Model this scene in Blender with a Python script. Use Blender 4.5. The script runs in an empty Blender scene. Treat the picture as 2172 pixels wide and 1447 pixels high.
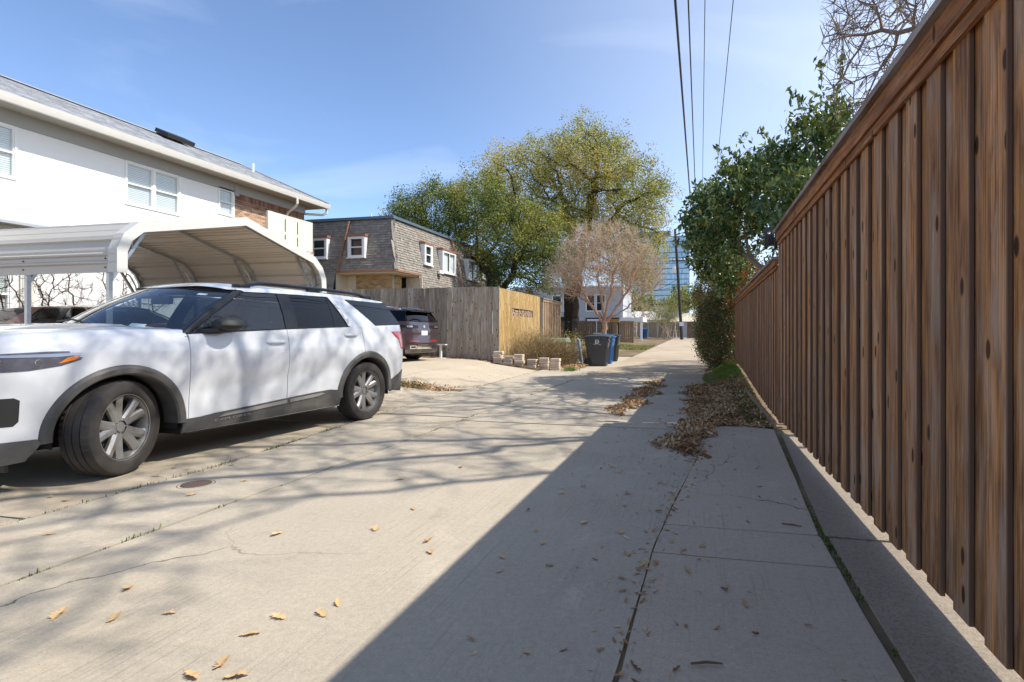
import bpy, bmesh, math, random
import numpy as np
from mathutils import Vector, Matrix, kdtree
R = math.radians
scene = bpy.context.scene
col = scene.collection

# ------------------------------------------------------------ camera, sky, sun, exposure
EYE = 1.18
cam_d = bpy.data.cameras.new('camera')
cam = bpy.data.objects.new('camera', cam_d); col.objects.link(cam)
cam.location = (0, 0, EYE)
cam.rotation_euler = (R(90), 0, R(12.576))
cam_d.sensor_width = 36.0
cam_d.lens = 1170.0 / 2172.0 * 36.0
cam_d.shift_x = -139.0 / 2172.0
cam_d.shift_y = -15.5 / 2172.0
cam_d.clip_start = 0.05
cam_d.clip_end = 3000.0
scene.camera = cam

SUN_DIR = Vector((2.12, 0.33, 2.47)).normalized()
SUN_EL = math.asin(SUN_DIR.z)
SUN_AZ = math.atan2(SUN_DIR.x, SUN_DIR.y)
world = bpy.data.worlds.new('World'); scene.world = world
world.use_nodes = True
wn, wl = world.node_tree.nodes, world.node_tree.links
wn.clear()
w_out = wn.new('ShaderNodeOutputWorld'); w_bg = wn.new('ShaderNodeBackground')
sky = wn.new('ShaderNodeTexSky'); sky.sky_type = 'NISHITA'; sky.sun_disc = False
sky.sun_elevation = SUN_EL; sky.sun_rotation = SUN_AZ
sky.air_density = 0.66; sky.dust_density = 0.2; sky.ozone_density = 2.0
w_tc = wn.new('ShaderNodeTexCoord'); w_mp = wn.new('ShaderNodeMapping')
w_mp.inputs['Scale'].default_value = (1.0, 1.0, 2.6); w_mp.inputs['Location'].default_value = (1.7, 0.9, 0.4)
w_nz = wn.new('ShaderNodeTexNoise'); w_nz.inputs['Scale'].default_value = 1.7
w_nz.inputs['Detail'].default_value = 7; w_nz.inputs['Roughness'].default_value = 0.5
w_nz.inputs['Distortion'].default_value = 0.6
w_rp = wn.new('ShaderNodeValToRGB')
w_rp.color_ramp.elements[0].position = 0.555; w_rp.color_ramp.elements[0].color = (0, 0, 0, 1)
w_rp.color_ramp.elements[1].position = 0.88; w_rp.color_ramp.elements[1].color = (0.42, 0.42, 0.42, 1)
w_mx = wn.new('ShaderNodeMix'); w_mx.data_type = 'RGBA'
w_mx.inputs['B'].default_value = (5.2, 5.6, 6.4, 1)
wl.new(w_tc.outputs['Generated'], w_mp.inputs['Vector']); wl.new(w_mp.outputs[0], w_nz.inputs['Vector'])
wl.new(w_nz.outputs['Fac'], w_rp.inputs['Fac']); wl.new(w_rp.outputs['Color'], w_mx.inputs['Factor'])
# thin cirrus veil, paler towards the sun's side, added to brighten the shade
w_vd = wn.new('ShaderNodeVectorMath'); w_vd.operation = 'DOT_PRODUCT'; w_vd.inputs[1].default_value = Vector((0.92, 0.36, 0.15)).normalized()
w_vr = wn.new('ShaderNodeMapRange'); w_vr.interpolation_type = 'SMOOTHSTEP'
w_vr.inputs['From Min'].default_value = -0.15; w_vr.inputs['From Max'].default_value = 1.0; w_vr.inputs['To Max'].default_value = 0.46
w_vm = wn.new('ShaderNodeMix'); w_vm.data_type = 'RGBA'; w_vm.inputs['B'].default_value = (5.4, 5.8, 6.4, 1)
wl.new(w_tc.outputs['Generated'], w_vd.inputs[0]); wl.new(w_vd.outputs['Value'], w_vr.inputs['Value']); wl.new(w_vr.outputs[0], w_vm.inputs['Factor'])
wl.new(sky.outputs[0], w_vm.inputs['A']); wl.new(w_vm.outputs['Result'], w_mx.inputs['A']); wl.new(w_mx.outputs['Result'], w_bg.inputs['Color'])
w_bg.inputs['Strength'].default_value = 0.13
wl.new(w_bg.outputs[0], w_out.inputs['Surface'])

sun_d = bpy.data.lights.new('sun', 'SUN'); sun_d.energy = 2.9; sun_d.angle = R(0.53); sun_d.color = (1.0, 0.955, 0.87)
sun = bpy.data.objects.new('sun', sun_d); col.objects.link(sun)
sun.rotation_euler = SUN_DIR.to_track_quat('Z', 'Y').to_euler(); sun.location = (20, 5, 30)
scene.view_settings.view_transform = 'Standard'; scene.view_settings.look = 'None'
scene.view_settings.exposure = 1.08; scene.view_settings.gamma = 1.0
scene.view_settings.use_curve_mapping = False
scene.cycles.use_denoising = True
scene.cycles.max_bounces = 8; scene.cycles.transparent_max_bounces = 16

# ------------------------------------------------------------ helpers
def smooth(t):
    t = min(max(t, 0.0), 1.0); return t * t * (3 - 2 * t)

def G(x, y):
    """height of the ground"""
    far = 0.62 * min(max((y - 20) / 48.0, 0), 1)
    x0 = -6.5 + 1.9 * smooth((y - 8) / 4.0)
    t = max(x0 - x, 0)
    left = min(t, 2.4) * 0.14 + min(max(t - 2.4, 0), 8) * 0.03
    left *= 1 - 0.6 * smooth((y - 25) / 20.0)
    right = 0.30 * smooth((x - 0.15) / 0.7) * smooth((y - 7.3) / 8.0) * (1 - 0.8 * smooth((y - 16.5) / 4))
    return far + left + right

class MB:
    def __init__(s): s.v = []; s.f = []; s.m = []
    def add(s, vs, fs, m=0):
        o = len(s.v); s.v += [tuple(v) for v in vs]; s.f += [tuple(i + o for i in f) for f in fs]; s.m += [m] * len(fs); return s
    def box(s, x0, y0, z0, x1, y1, z1, m=0):
        vs = [(x0,y0,z0),(x1,y0,z0),(x1,y1,z0),(x0,y1,z0),(x0,y0,z1),(x1,y0,z1),(x1,y1,z1),(x0,y1,z1)]
        return s.add(vs, [(0,3,2,1),(4,5,6,7),(0,1,5,4),(1,2,6,5),(2,3,7,6),(3,0,4,7)], m)
    def hexa(s, bot, top, m=0):
        return s.add(list(bot) + list(top), [(0,3,2,1),(4,5,6,7),(0,1,5,4),(1,2,6,5),(2,3,7,6),(3,0,4,7)], m)
    def obox(s, c, ax, ay, az, m=0):
        c, ax, ay, az = Vector(c), Vector(ax), Vector(ay), Vector(az)
        b = [c-ax-ay-az, c+ax-ay-az, c+ax+ay-az, c-ax+ay-az]; t = [p + 2 * az for p in b]
        return s.hexa(b, t, m)
    def bar(s, a, b, w, h, up=(0,0,1), m=0):
        a, b = Vector(a), Vector(b); d = (b - a).normalized(); u = Vector(up)
        sd = d.cross(u)
        if sd.length < 1e-4: sd = d.cross(Vector((1, 0, 0)))
        sd.normalize(); u = sd.cross(d)
        return s.obox((a + b) / 2, sd * w / 2, d * (b - a).length / 2, u * h / 2, m)
    def tube(s, pts, rad, n=8, caps=True, m=0):
        pts = [Vector(p) for p in pts]; k = len(pts)
        if not hasattr(rad, '__len__'): rad = [rad] * k
        o = len(s.v); ref = None
        for i, p in enumerate(pts):
            d = (pts[min(i+1, k-1)] - pts[max(i-1, 0)]).normalized()
            if ref is None:
                ref = d.cross(Vector((0, 0, 1)))
                if ref.length < 0.1: ref = d.cross(Vector((1, 0, 0)))
            ref = (ref - d * ref.dot(d)).normalized(); b = d.cross(ref)
            for j in range(n):
                a = 2 * math.pi * j / n
                s.v.append(tuple(p + (ref * math.cos(a) + b * math.sin(a)) * rad[i]))
        for i in range(k - 1):
            for j in range(n):
                j2 = (j + 1) % n
                s.f.append((o+i*n+j, o+i*n+j2, o+(i+1)*n+j2, o+(i+1)*n+j)); s.m.append(m)
        if caps:
            s.f.append(tuple(o + j for j in range(n))[::-1]); s.f.append(tuple(o+(k-1)*n+j for j in range(n))); s.m += [m, m]
        return s
    def lathe(s, prof, n=24, c=(0,0,0), axis='z', m=0, a0=0.0, a1=2*math.pi):
        """prof: list of (r, h) round an axis"""
        o = len(s.v); full = abs(a1 - a0 - 2 * math.pi) < 1e-6; k = n if full else n + 1
        for i in range(k):
            a = a0 + (a1 - a0) * i / n; ca, sa = math.cos(a), math.sin(a)
            for r, h in prof:
                p = {'z': (r*ca, r*sa, h), 'y': (r*ca, h, r*sa), 'x': (h, r*ca, r*sa)}[axis]
                s.v.append((p[0]+c[0], p[1]+c[1], p[2]+c[2]))
        q = len(prof)
        for i in range(n):
            i2 = (i + 1) % k
            for j in range(q - 1):
                s.f.append((o+i*q+j, o+i2*q+j, o+i2*q+j+1, o+i*q+j+1)); s.m.append(m)
        return s
    def grid(s, P, m=0, skip=None):
        o = len(s.v); nu, nv = len(P), len(P[0])
        for r in P: s.v += [tuple(p) for p in r]
        for i in range(nu - 1):
            for j in range(nv - 1):
                if skip and skip(i, j): continue
                s.f.append((o+i*nv+j, o+(i+1)*nv+j, o+(i+1)*nv+j+1, o+i*nv+j+1)); s.m.append(m)
        return s
    def prism(s, poly, ext, m=0):
        """poly: list of 3D points (planar), ext: vector"""
        n = len(poly); e = Vector(ext); a = [Vector(p) for p in poly]; b = [p + e for p in a]
        return s.add(a + b, [tuple(range(n))[::-1], tuple(range(n, 2*n))] + [(i, (i+1) % n, (i+1) % n + n, i + n) for i in range(n)], m)
    def mesh(s, name, mats, smooth=False, off=None, sharp=38):
        me = bpy.data.meshes.new(name)
        vs = s.v if off is None else [(v[0]-off[0], v[1]-off[1], v[2]-off[2]) for v in s.v]
        me.from_pydata(vs, [], s.f)
        for m in (mats if isinstance(mats, (list, tuple)) else [mats]): me.materials.append(m)
        if any(s.m): me.polygons.foreach_set('material_index', s.m)
        if smooth:
            me.polygons.foreach_set('use_smooth', [True] * len(s.f)); me.set_sharp_from_angle(angle=R(sharp))
        me.update(); return me
    def build(s, name, mats, parent=None, smooth=False, world=True, sharp=38, label=None, kind=None):
        off = root_loc(parent) if (world and parent is not None) else None
        return link(name, s.mesh(name, mats, smooth, off, sharp), parent, label, kind)

def root_loc(p):
    while p.parent is not None: p = p.parent
    return tuple(p.location)

def link(name, me, parent=None, label=None, kind=None, loc=None, rot=None):
    o = bpy.data.objects.new(name, me); col.objects.link(o)
    if parent is not None: o.parent = parent
    if label: o['label'] = label
    if kind: o['kind'] = kind
    if loc is not None: o.location = loc
    if rot is not None: o.rotation_euler = rot
    return o

def tag(o, label, cat, group=None, kind=None):
    o['label'] = label; o['category'] = cat
    if group: o['group'] = group
    if kind: o['kind'] = kind
    return o

def thing(name, label, cat, loc=(0,0,0), rz=0.0, group=None):
    o = bpy.data.objects.new(name, None); col.objects.link(o)
    o.location = loc; o.rotation_euler = (0, 0, rz); o.empty_display_size = 0.2
    return tag(o, label, cat, group)

def struct(name, mb, mats, smooth=False):
    o = mb.build(name, mats, None, smooth); o['kind'] = 'structure'; return o

def copy_tree(o, parent=None):
    c = o.copy(); col.objects.link(c)
    if parent is not None: c.parent = parent
    for ch in list(o.children): copy_tree(ch, c)
    return c

def raw(name, V, F, mats, parent=None, kind=None, smooth=False, off=None):
    """fast mesh from numpy arrays; F is (n, k)"""
    me = bpy.data.meshes.new(name)
    V = np.asarray(V, dtype=np.float32); F = np.asarray(F, dtype=np.int32)
    if off is not None: V = V - np.asarray(off, dtype=np.float32)
    n, k = F.shape
    me.vertices.add(len(V)); me.vertices.foreach_set('co', V.ravel())
    me.loops.add(n * k); me.loops.foreach_set('vertex_index', F.ravel())
    me.polygons.add(n)
    me.polygons.foreach_set('loop_start', np.arange(n, dtype=np.int32) * k)
    if smooth: me.polygons.foreach_set('use_smooth', np.ones(n, dtype=bool))
    me.update(calc_edges=True)
    for m in (mats if isinstance(mats, (list, tuple)) else [mats]): me.materials.append(m)
    return link(name, me, parent, None, kind)

# ------------------------------------------------------------ materials
def nt(name):
    m = bpy.data.materials.new(name); m.use_nodes = True
    n, l = m.node_tree.nodes, m.node_tree.links
    return m, n, l, n['Principled BSDF']

def c4(c): return (c[0], c[1], c[2], 1.0)

def noise(n, l, vec, scale, detail=4, rough=0.55, dist=0.0):
    t = n.new('ShaderNodeTexNoise'); t.inputs['Scale'].default_value = scale; t.inputs['Detail'].default_value = detail
    t.inputs['Roughness'].default_value = rough; t.inputs['Distortion'].default_value = dist
    if vec is not None: l.new(vec, t.inputs['Vector'])
    return t.outputs['Fac']

def ramp(n, l, fac, p0, p1, c0=(0,0,0,1), c1=(1,1,1,1)):
    r = n.new('ShaderNodeValToRGB'); e = r.color_ramp.elements
    e[0].position, e[0].color, e[1].position, e[1].color = p0, c0, p1, c1
    l.new(fac, r.inputs['Fac']); return r.outputs['Color']

def mixc(n, l, fac, a, b, mode='MIX'):
    x = n.new('ShaderNodeMix'); x.data_type = 'RGBA'; x.blend_type = mode
    for key, val in (('Factor', fac), ('A', a), ('B', b)):
        if isinstance(val, (int, float)): x.inputs[key].default_value = val
        elif isinstance(val, tuple): x.inputs[key].default_value = c4(val)
        else: l.new(val, x.inputs[key])
    return x.outputs['Result']

def coords(n, l, st=(1,1,1), rnd=True, kind='Object'):
    tc = n.new('ShaderNodeTexCoord'); mp = n.new('ShaderNodeMapping'); mp.inputs['Scale'].default_value = st
    l.new(tc.outputs[kind], mp.inputs['Vector'])
    if rnd:
        oi = n.new('ShaderNodeObjectInfo'); mu = n.new('ShaderNodeMath'); mu.operation = 'MULTIPLY'; mu.inputs[1].default_value = 57.0
        l.new(oi.outputs['Random'], mu.inputs[0]); cb = n.new('ShaderNodeCombineXYZ')
        for i in range(3): l.new(mu.outputs[0], cb.inputs[i])
        l.new(cb.outputs[0], mp.inputs['Location'])
    return mp.outputs['Vector']

def vary(n, l, c, amt, island=False):
    """brightness change from one object (or one loose piece) to the next"""
    if island: src = n.new('ShaderNodeNewGeometry').outputs['Random Per Island']
    else: src = n.new('ShaderNodeObjectInfo').outputs['Random']
    mr = n.new('ShaderNodeMapRange'); mr.inputs['To Min'].default_value = 1 - amt; mr.inputs['To Max'].default_value = 1 + amt
    l.new(src, mr.inputs['Value'])
    h = n.new('ShaderNodeHueSaturation'); l.new(mr.outputs[0], h.inputs['Value']); l.new(c, h.inputs['Color'])
    return h.outputs['Color']

def bumped(n, l, b, h, strength, dist=0.01):
    bp = n.new('ShaderNodeBump'); bp.inputs['Strength'].default_value = strength; bp.inputs['Distance'].default_value = dist
    l.new(h, bp.inputs['Height']); l.new(bp.outputs[0], b.inputs['Normal'])

def mat(name, base, rough=0.7, metal=0.0, v=0.12, sc=5.0, st=(1,1,1), bump=0.0, bsc=60.0, rnd=0.0, isl=0.0, dirt=None, dsc=2.0, d0=0.5, d1=0.75, coat=0.0, spec=0.5, bd=0.01):
    m, n, l, b = nt(name)
    vec = coords(n, l, st)
    c = mixc(n, l, noise(n, l, vec, sc), tuple(x*(1-v) for x in base), tuple(min(x*(1+v), 1) for x in base))
    if dirt is not None: c = mixc(n, l, ramp(n, l, noise(n, l, vec, dsc, 6, 0.6), d0, d1), c, dirt)
    if rnd: c = vary(n, l, c, rnd)
    if isl: c = vary(n, l, c, isl, True)
    l.new(c, b.inputs['Base Color'])
    b.inputs['Roughness'].default_value = rough; b.inputs['Metallic'].default_value = metal
    b.inputs['Coat Weight'].default_value = coat; b.inputs['Coat Roughness'].default_value = 0.04
    b.inputs['Specular IOR Level'].default_value = spec
    if bump: bumped(n, l, b, noise(n, l, vec, bsc, 5), bump, bd)
    return m

def wood(name, light, dark, grey, gf=(0.5, 0.75), rnd=0.18, knots=True, rough=0.75, grain=1.0, axis=2, bump=0.5):
    m, n, l, b = nt(name)
    st = [9.0 * grain] * 3; st[axis] = 1.0
    vec = coords(n, l, tuple(st)); v2 = coords(n, l)
    g = noise(n, l, vec, 2.2, 8, 0.65, 0.7)
    c = mixc(n, l, ramp(n, l, g, 0.36, 0.62), dark, light)
    fs = [70.0] * 3; fs[axis] = 1.2
    fine = noise(n, l, coords(n, l, tuple(fs)), 1.6, 3, 0.6)
    c = mixc(n, l, ramp(n, l, fine, 0.48, 0.68), c, tuple(x*0.55 for x in dark))
    ws = [7.0] * 3; ws[axis] = 1.1
    we = noise(n, l, coords(n, l, tuple(ws)), 1.3, 5, 0.6, 0.4)
    c = mixc(n, l, ramp(n, l, we, gf[0], gf[1], (0,0,0,1), (0.85,0.85,0.85,1)), c, grey)
    ls = [55.0] * 3; ls[axis] = 3.0
    fl = noise(n, l, coords(n, l, tuple(ls)), 1.0, 5, 0.7, 1.2)
    c = mixc(n, l, ramp(n, l, fl, 0.60, 0.70, (0,0,0,1), (0.55,0.55,0.55,1)), c, tuple(min(1, x*1.5 + 0.04) for x in grey))
    if knots:
        sx_ = n.new('ShaderNodeSeparateXYZ'); l.new(v2, sx_.inputs[0]); au = n.new('ShaderNodeMath'); l.new(sx_.outputs[0], au.inputs[0]); l.new(sx_.outputs[1], au.inputs[1])
        cu = n.new('ShaderNodeCombineXYZ'); l.new(au.outputs[0], cu.inputs[0]); l.new(sx_.outputs[2], cu.inputs[1])
        mk = n.new('ShaderNodeMapping'); mk.inputs['Scale'].default_value = (4.2, 1.7, 1.0); l.new(cu.outputs[0], mk.inputs['Vector'])
        vo = n.new('ShaderNodeTexVoronoi'); vo.voronoi_dimensions = '2D'; vo.inputs['Scale'].default_value = 1.0; l.new(mk.outputs[0], vo.inputs['Vector'])
        c = mixc(n, l, ramp(n, l, vo.outputs['Distance'], 0.06, 0.17, (0.6,0.6,0.6,1), (0,0,0,1)), c, tuple(x*0.8 for x in light))
        k = ramp(n, l, vo.outputs['Distance'], 0.050, 0.075, (1,1,1,1), (0,0,0,1))
        c = mixc(n, l, k, c, tuple(x*0.28 for x in dark))
    c = vary(n, l, c, rnd)
    l.new(c, b.inputs['Base Color']); b.inputs['Roughness'].default_value = rough
    b.inputs['Specular IOR Level'].default_value = 0.3
    if bump: bumped(n, l, b, fine, bump, 0.004)
    return m

def leafmat(name, cols, trans=0.35, rough=0.5, csc=0.5, spec=0.4):
    """leaf colours: three colours by clump noise, then per leaf"""
    m, n, l, b = nt(name)
    vec = coords(n, l, rnd=False)
    nz = noise(n, l, vec, csc, 3)
    isl = n.new('ShaderNodeNewGeometry').outputs['Random Per Island']
    ad = n.new('ShaderNodeMath'); ad.operation = 'MULTIPLY_ADD'; ad.inputs[1].default_value = 0.35; ad.inputs[2].default_value = -0.17
    l.new(isl, ad.inputs[0]); a2 = n.new('ShaderNodeMath'); a2.operation = 'ADD'; l.new(ad.outputs[0], a2.inputs[0]); l.new(nz, a2.inputs[1])
    r = n.new('ShaderNodeValToRGB'); e = r.color_ramp.elements
    e[0].position = 0.36; e[0].color = c4(cols[0]); e[1].position = 0.68; e[1].color = c4(cols[-1])
    for i, cc in enumerate(cols[1:-1]):
        q = e.new(0.36 + 0.32 * (i + 1) / (len(cols) - 1)); q.color = c4(cc)
    l.new(a2.outputs[0], r.inputs['Fac'])
    c = vary(n, l, r.outputs['Color'], 0.25, True)
    l.new(c, b.inputs['Base Color']); b.inputs['Roughness'].default_value = rough; b.inputs['Specular IOR Level'].default_value = spec
    tr = n.new('ShaderNodeBsdfTranslucent'); l.new(c, tr.inputs['Color'])
    ms = n.new('ShaderNodeMixShader'); ms.inputs[0].default_value = trans
    l.new(b.outputs[0], ms.inputs[1]); l.new(tr.outputs[0], ms.inputs[2]); l.new(ms.outputs[0], n['Material Output'].inputs['Surface'])
    return m

def glass(name, tint, refl=0.08, rough=0.0, dark=None):
    """thin pane: see-through with a Fresnel reflection"""
    m, n, l, b = nt(name); n.remove(b)
    t = n.new('ShaderNodeBsdfTransparent'); t.inputs['Color'].default_value = c4(tint)
    g = n.new('ShaderNodeBsdfGlossy'); g.inputs['Roughness'].default_value = rough; g.inputs['Color'].default_value = (1, 1, 1, 1)
    lw = n.new('ShaderNodeLayerWeight'); lw.inputs['Blend'].default_value = 0.5
    pw = n.new('ShaderNodeMath'); pw.operation = 'POWER'; pw.inputs[1].default_value = 4.0; l.new(lw.outputs['Facing'], pw.inputs[0])
    a = n.new('ShaderNodeMath'); a.operation = 'MULTIPLY_ADD'; a.inputs[1].default_value = 0.85; a.inputs[2].default_value = refl; a.use_clamp = True
    l.new(pw.outputs[0], a.inputs[0])
    ms = n.new('ShaderNodeMixShader'); l.new(a.outputs[0], ms.inputs[0]); l.new(t.outputs[0], ms.inputs[1]); l.new(g.outputs[0], ms.inputs[2])
    l.new(ms.outputs[0], n['Material Output'].inputs['Surface'])
    return m

def concrete(name, base, warm=(0.40, 0.33, 0.24), broom=1.0, rough=0.9, dark=0.6, agg=0.0, rnd=0.06):
    m, n, l, b = nt(name)
    v = coords(n, l, kind='Object'); v1 = coords(n, l, rnd=False)
    c = mixc(n, l, noise(n, l, v1, 0.9, 6, 0.62), tuple(x*0.80 for x in base), tuple(x*1.14 for x in base))
    c = mixc(n, l, ramp(n, l, noise(n, l, v1, 0.55, 7, 0.65, 0.5), 0.50, 0.74, (0,0,0,1), (0.8,0.8,0.8,1)), c, warm)
    c = mixc(n, l, ramp(n, l, noise(n, l, v1, 1.3, 9, 0.72, 0.8), 0.56, 0.72, (0,0,0,1), (0.5,0.5,0.5,1)), c, tuple(min(x*1.35, 0.8) for x in base))
    # branching cracks where the slab has moved
    dn = n.new('ShaderNodeTexNoise'); dn.inputs['Scale'].default_value = 2.2; dn.inputs['Detail'].default_value = 8; l.new(v1, dn.inputs['Vector'])
    dv = n.new('ShaderNodeVectorMath'); dv.operation = 'MULTIPLY_ADD'; dv.inputs[1].default_value = (0.5, 0.5, 0.0); l.new(dn.outputs['Color'], dv.inputs[0]); l.new(v1, dv.inputs[2])
    ve = n.new('ShaderNodeTexVoronoi'); ve.voronoi_dimensions = '2D'; ve.feature = 'DISTANCE_TO_EDGE'; ve.inputs['Scale'].default_value = 0.42; l.new(dv.outputs[0], ve.inputs['Vector'])
    ck = n.new('ShaderNodeMath'); ck.operation = 'MULTIPLY'; l.new(ramp(n, l, ve.outputs['Distance'], 0.0012, 0.0040, (1,1,1,1), (0,0,0,1)), ck.inputs[0]); l.new(ramp(n, l, noise(n, l, v1, 0.35, 3), 0.50, 0.62), ck.inputs[1])
    crack = ck.outputs[0]
    c = mixc(n, l, ramp(n, l, noise(n, l, v1, 2.6, 8, 0.7), 0.60, 0.82, (0,0,0,1), (0.75,0.75,0.75,1)), c, tuple(x*dark for x in base))
    # broom finish along the alley
    br = noise(n, l, coords(n, l, (62.0, 0.9, 1.0), rnd=False), 1.0, 5, 0.7, 0.12)
    bl = noise(n, l, v1, 1.1, 3)
    brm = n.new('ShaderNodeMath'); brm.operation = 'MULTIPLY'; l.new(ramp(n, l, br, 0.52, 0.72), brm.inputs[0]); l.new(ramp(n, l, bl, 0.38, 0.60), brm.inputs[1])
    f = n.new('ShaderNodeMath'); f.operation = 'MULTIPLY'; f.inputs[1].default_value = 0.34 * broom; l.new(brm.outputs[0], f.inputs[0])
    c = mixc(n, l, f.outputs[0], c, tuple(x*0.45 for x in base))
    c = mixc(n, l, crack, c, tuple(x*0.16 for x in base))
    c = mixc(n, l, ramp(n, l, noise(n, l, v1, 0.8, 4, 0.5, 0.3), 0.66, 0.78, (0,0,0,1), (0.5,0.5,0.5,1)), c, tuple(x*0.42 for x in base))
    fine = noise(n, l, v1, 120.0, 4, 0.7)
    c = mixc(n, l, ramp(n, l, fine, 0.30, 0.70), tuple(0 for _ in base), c) if False else mixc(n, l, 0.55, mixc(n, l, 0.5, c, mixc(n, l, noise(n, l, v1, 34.0, 5, 0.75), (0.22,0.22,0.22), (0.78,0.77,0.75)), 'OVERLAY'), mixc(n, l, fine, (0.22,0.22,0.22), (0.78,0.77,0.75)), 'OVERLAY')
    sp = n.new('ShaderNodeTexVoronoi'); sp.inputs['Scale'].default_value = 26.0; l.new(v1, sp.inputs['Vector'])
    c = mixc(n, l, ramp(n, l, sp.outputs['Distance'], 0.04, 0.09, (0.55,0.55,0.55,1), (0,0,0,1)), c, tuple(x*0.38 for x in base))
    if agg:
        va = n.new('ShaderNodeTexVoronoi'); va.inputs['Scale'].default_value = 110.0; l.new(v1, va.inputs['Vector'])
        c = mixc(n, l, agg, c, mixc(n, l, va.outputs['Color'], (0.05,0.045,0.04), (0.34,0.30,0.25)), 'MIX')
    c = vary(n, l, c, rnd)
    l.new(c, b.inputs['Base Color']); b.inputs['Roughness'].default_value = rough; b.inputs['Specular IOR Level'].default_value = 0.25
    ad = n.new('ShaderNodeMath'); ad.operation = 'MULTIPLY_ADD'; ad.inputs[1].default_value = -0.8 * broom
    l.new(brm.outputs[0], ad.inputs[0]); l.new(fine, ad.inputs[2])
    bumped(n, l, b, ad.outputs[0], 0.55, 0.004)
    return m

M = {}
M['alley'] = concrete('alley concrete', (0.45, 0.39, 0.305))
M['alley_far'] = concrete('dusty alley concrete', (0.44, 0.36, 0.265), warm=(0.34, 0.24, 0.14), broom=0.5)
M['drive'] = concrete('driveway concrete', (0.48, 0.405, 0.305), warm=(0.43, 0.34, 0.24), broom=0.35, dark=0.7)
M['pad'] = concrete('gate pad concrete', (0.47, 0.395, 0.305), broom=1.2)
M['strip'] = concrete('rough strip concrete', (0.36, 0.285, 0.205), broom=0.0, agg=0.40, dark=0.5)
M['soil'] = mat('soil and leaf dust', (0.16, 0.115, 0.07), 0.95, v=0.45, sc=3, bump=0.6, bsc=30, dirt=(0.26, 0.20, 0.12), dsc=0.8, d0=0.45, d1=0.65, spec=0.1)
M['fence_red'] = wood('stained cedar board', (0.53, 0.245, 0.088), (0.20, 0.085, 0.034), (0.40, 0.30, 0.225), (0.47, 0.72), 0.22)
M['fence_edge'] = mat('dark board edge with painted shade', (0.155, 0.088, 0.055), 0.8, v=0.25, sc=6, st=(1,1,0.3))  # dark board sides, with the recess shade painted into the colour
M['fence_trim'] = wood('stained cedar trim', (0.44, 0.185, 0.065), (0.20, 0.08, 0.032), (0.38, 0.26, 0.17), (0.58, 0.85), 0.1, axis=1)
M['fence_cap'] = wood('weathered cap board', (0.30, 0.22, 0.17), (0.17, 0.12, 0.09), (0.36, 0.33, 0.31), (0.4, 0.65), 0.1, axis=1)
M['fence_grey'] = wood('weathered grey board', (0.42, 0.335, 0.245), (0.22, 0.17, 0.12), (0.40, 0.36, 0.32), (0.45, 0.7), 0.28)
M['fence_gold'] = wood('golden stained board', (0.50, 0.325, 0.115), (0.32, 0.19, 0.06), (0.52, 0.43, 0.27), (0.52, 0.68), 0.12)
M['fence_tan'] = wood('tan fence board', (0.40, 0.27, 0.16), (0.28, 0.18, 0.10), (0.40, 0.33, 0.26), (0.55, 0.8), 0.1)
M['fence_dark'] = wood('dark brown fence board', (0.20, 0.13, 0.085), (0.12, 0.075, 0.05), (0.24, 0.19, 0.15), (0.5, 0.8), 0.18, knots=False)
M['white_wall'] = mat('white stucco', (0.80, 0.79, 0.77), 0.9, v=0.03, sc=3, bump=0.25, bsc=90, spec=0.2)
M['white_trim'] = mat('white window trim', (0.80, 0.79, 0.76), 0.5, v=0.03)
M['frieze'] = mat('grey frieze board', (0.36, 0.36, 0.35), 0.7, v=0.05)
M['soffit'] = mat('soffit paint', (0.36, 0.34, 0.295), 0.7, v=0.05)
M['gutter'] = mat('gutter paint', (0.70, 0.675, 0.62), 0.45, v=0.06)
M['shingle_grey'] = mat('grey asphalt shingle', (0.36, 0.37, 0.39), 0.95, v=0.2, sc=40, isl=0.22, bump=0.4, bsc=200, spec=0.15)
M['shingle_brown'] = mat('brown wood shingle', (0.265, 0.235, 0.20), 0.9, v=0.15, sc=8, isl=0.20, spec=0.15)
M['brick'] = mat('tan house brick', (0.42, 0.27, 0.18), 0.9, v=0.2, sc=6, isl=0.38, bump=0.4, spec=0.15)
M['brick_red'] = mat('brown brick', (0.24, 0.13, 0.085), 0.9, v=0.2, sc=6, isl=0.35, spec=0.15)
M['mortar'] = mat('mortar', (0.42, 0.38, 0.33), 0.95, v=0.1)
M['brick_yel'] = mat('yellow brick', (0.40, 0.27, 0.13), 0.9, v=0.2, sc=6, isl=0.28, spec=0.15)
M['siding'] = mat('cream siding', (0.60, 0.52, 0.38), 0.7, v=0.06)
M['copper'] = mat('weathered copper', (0.33, 0.16, 0.10), 0.5, 0.3, v=0.2)
M['blind'] = mat('window blind', (0.78, 0.79, 0.78), 0.7, v=0.03)
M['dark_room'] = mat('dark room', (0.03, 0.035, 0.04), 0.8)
M['pane'] = glass('window pane', (0.88, 0.92, 0.93), 0.06)
M['pane_dark'] = mat('dark window glass', (0.03, 0.04, 0.05), 0.05, v=0.1, spec=0.8)
M['black_trim'] = mat('black metal trim', (0.02, 0.02, 0.022), 0.4)
M['steel'] = mat('galvanised steel', (0.44, 0.47, 0.50), 0.42, 0.85, v=0.2, sc=18)
M['tan_metal'] = mat('tan painted sheet metal', (0.48, 0.45, 0.405), 0.38, v=0.04, spec=0.5)
M['tan_trim'] = mat('light sheet metal trim', (0.56, 0.54, 0.50), 0.4, v=0.03)
M['paint_white'] = mat('white car paint', (0.62, 0.63, 0.645), 0.30, v=0.01, coat=1.0)
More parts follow.
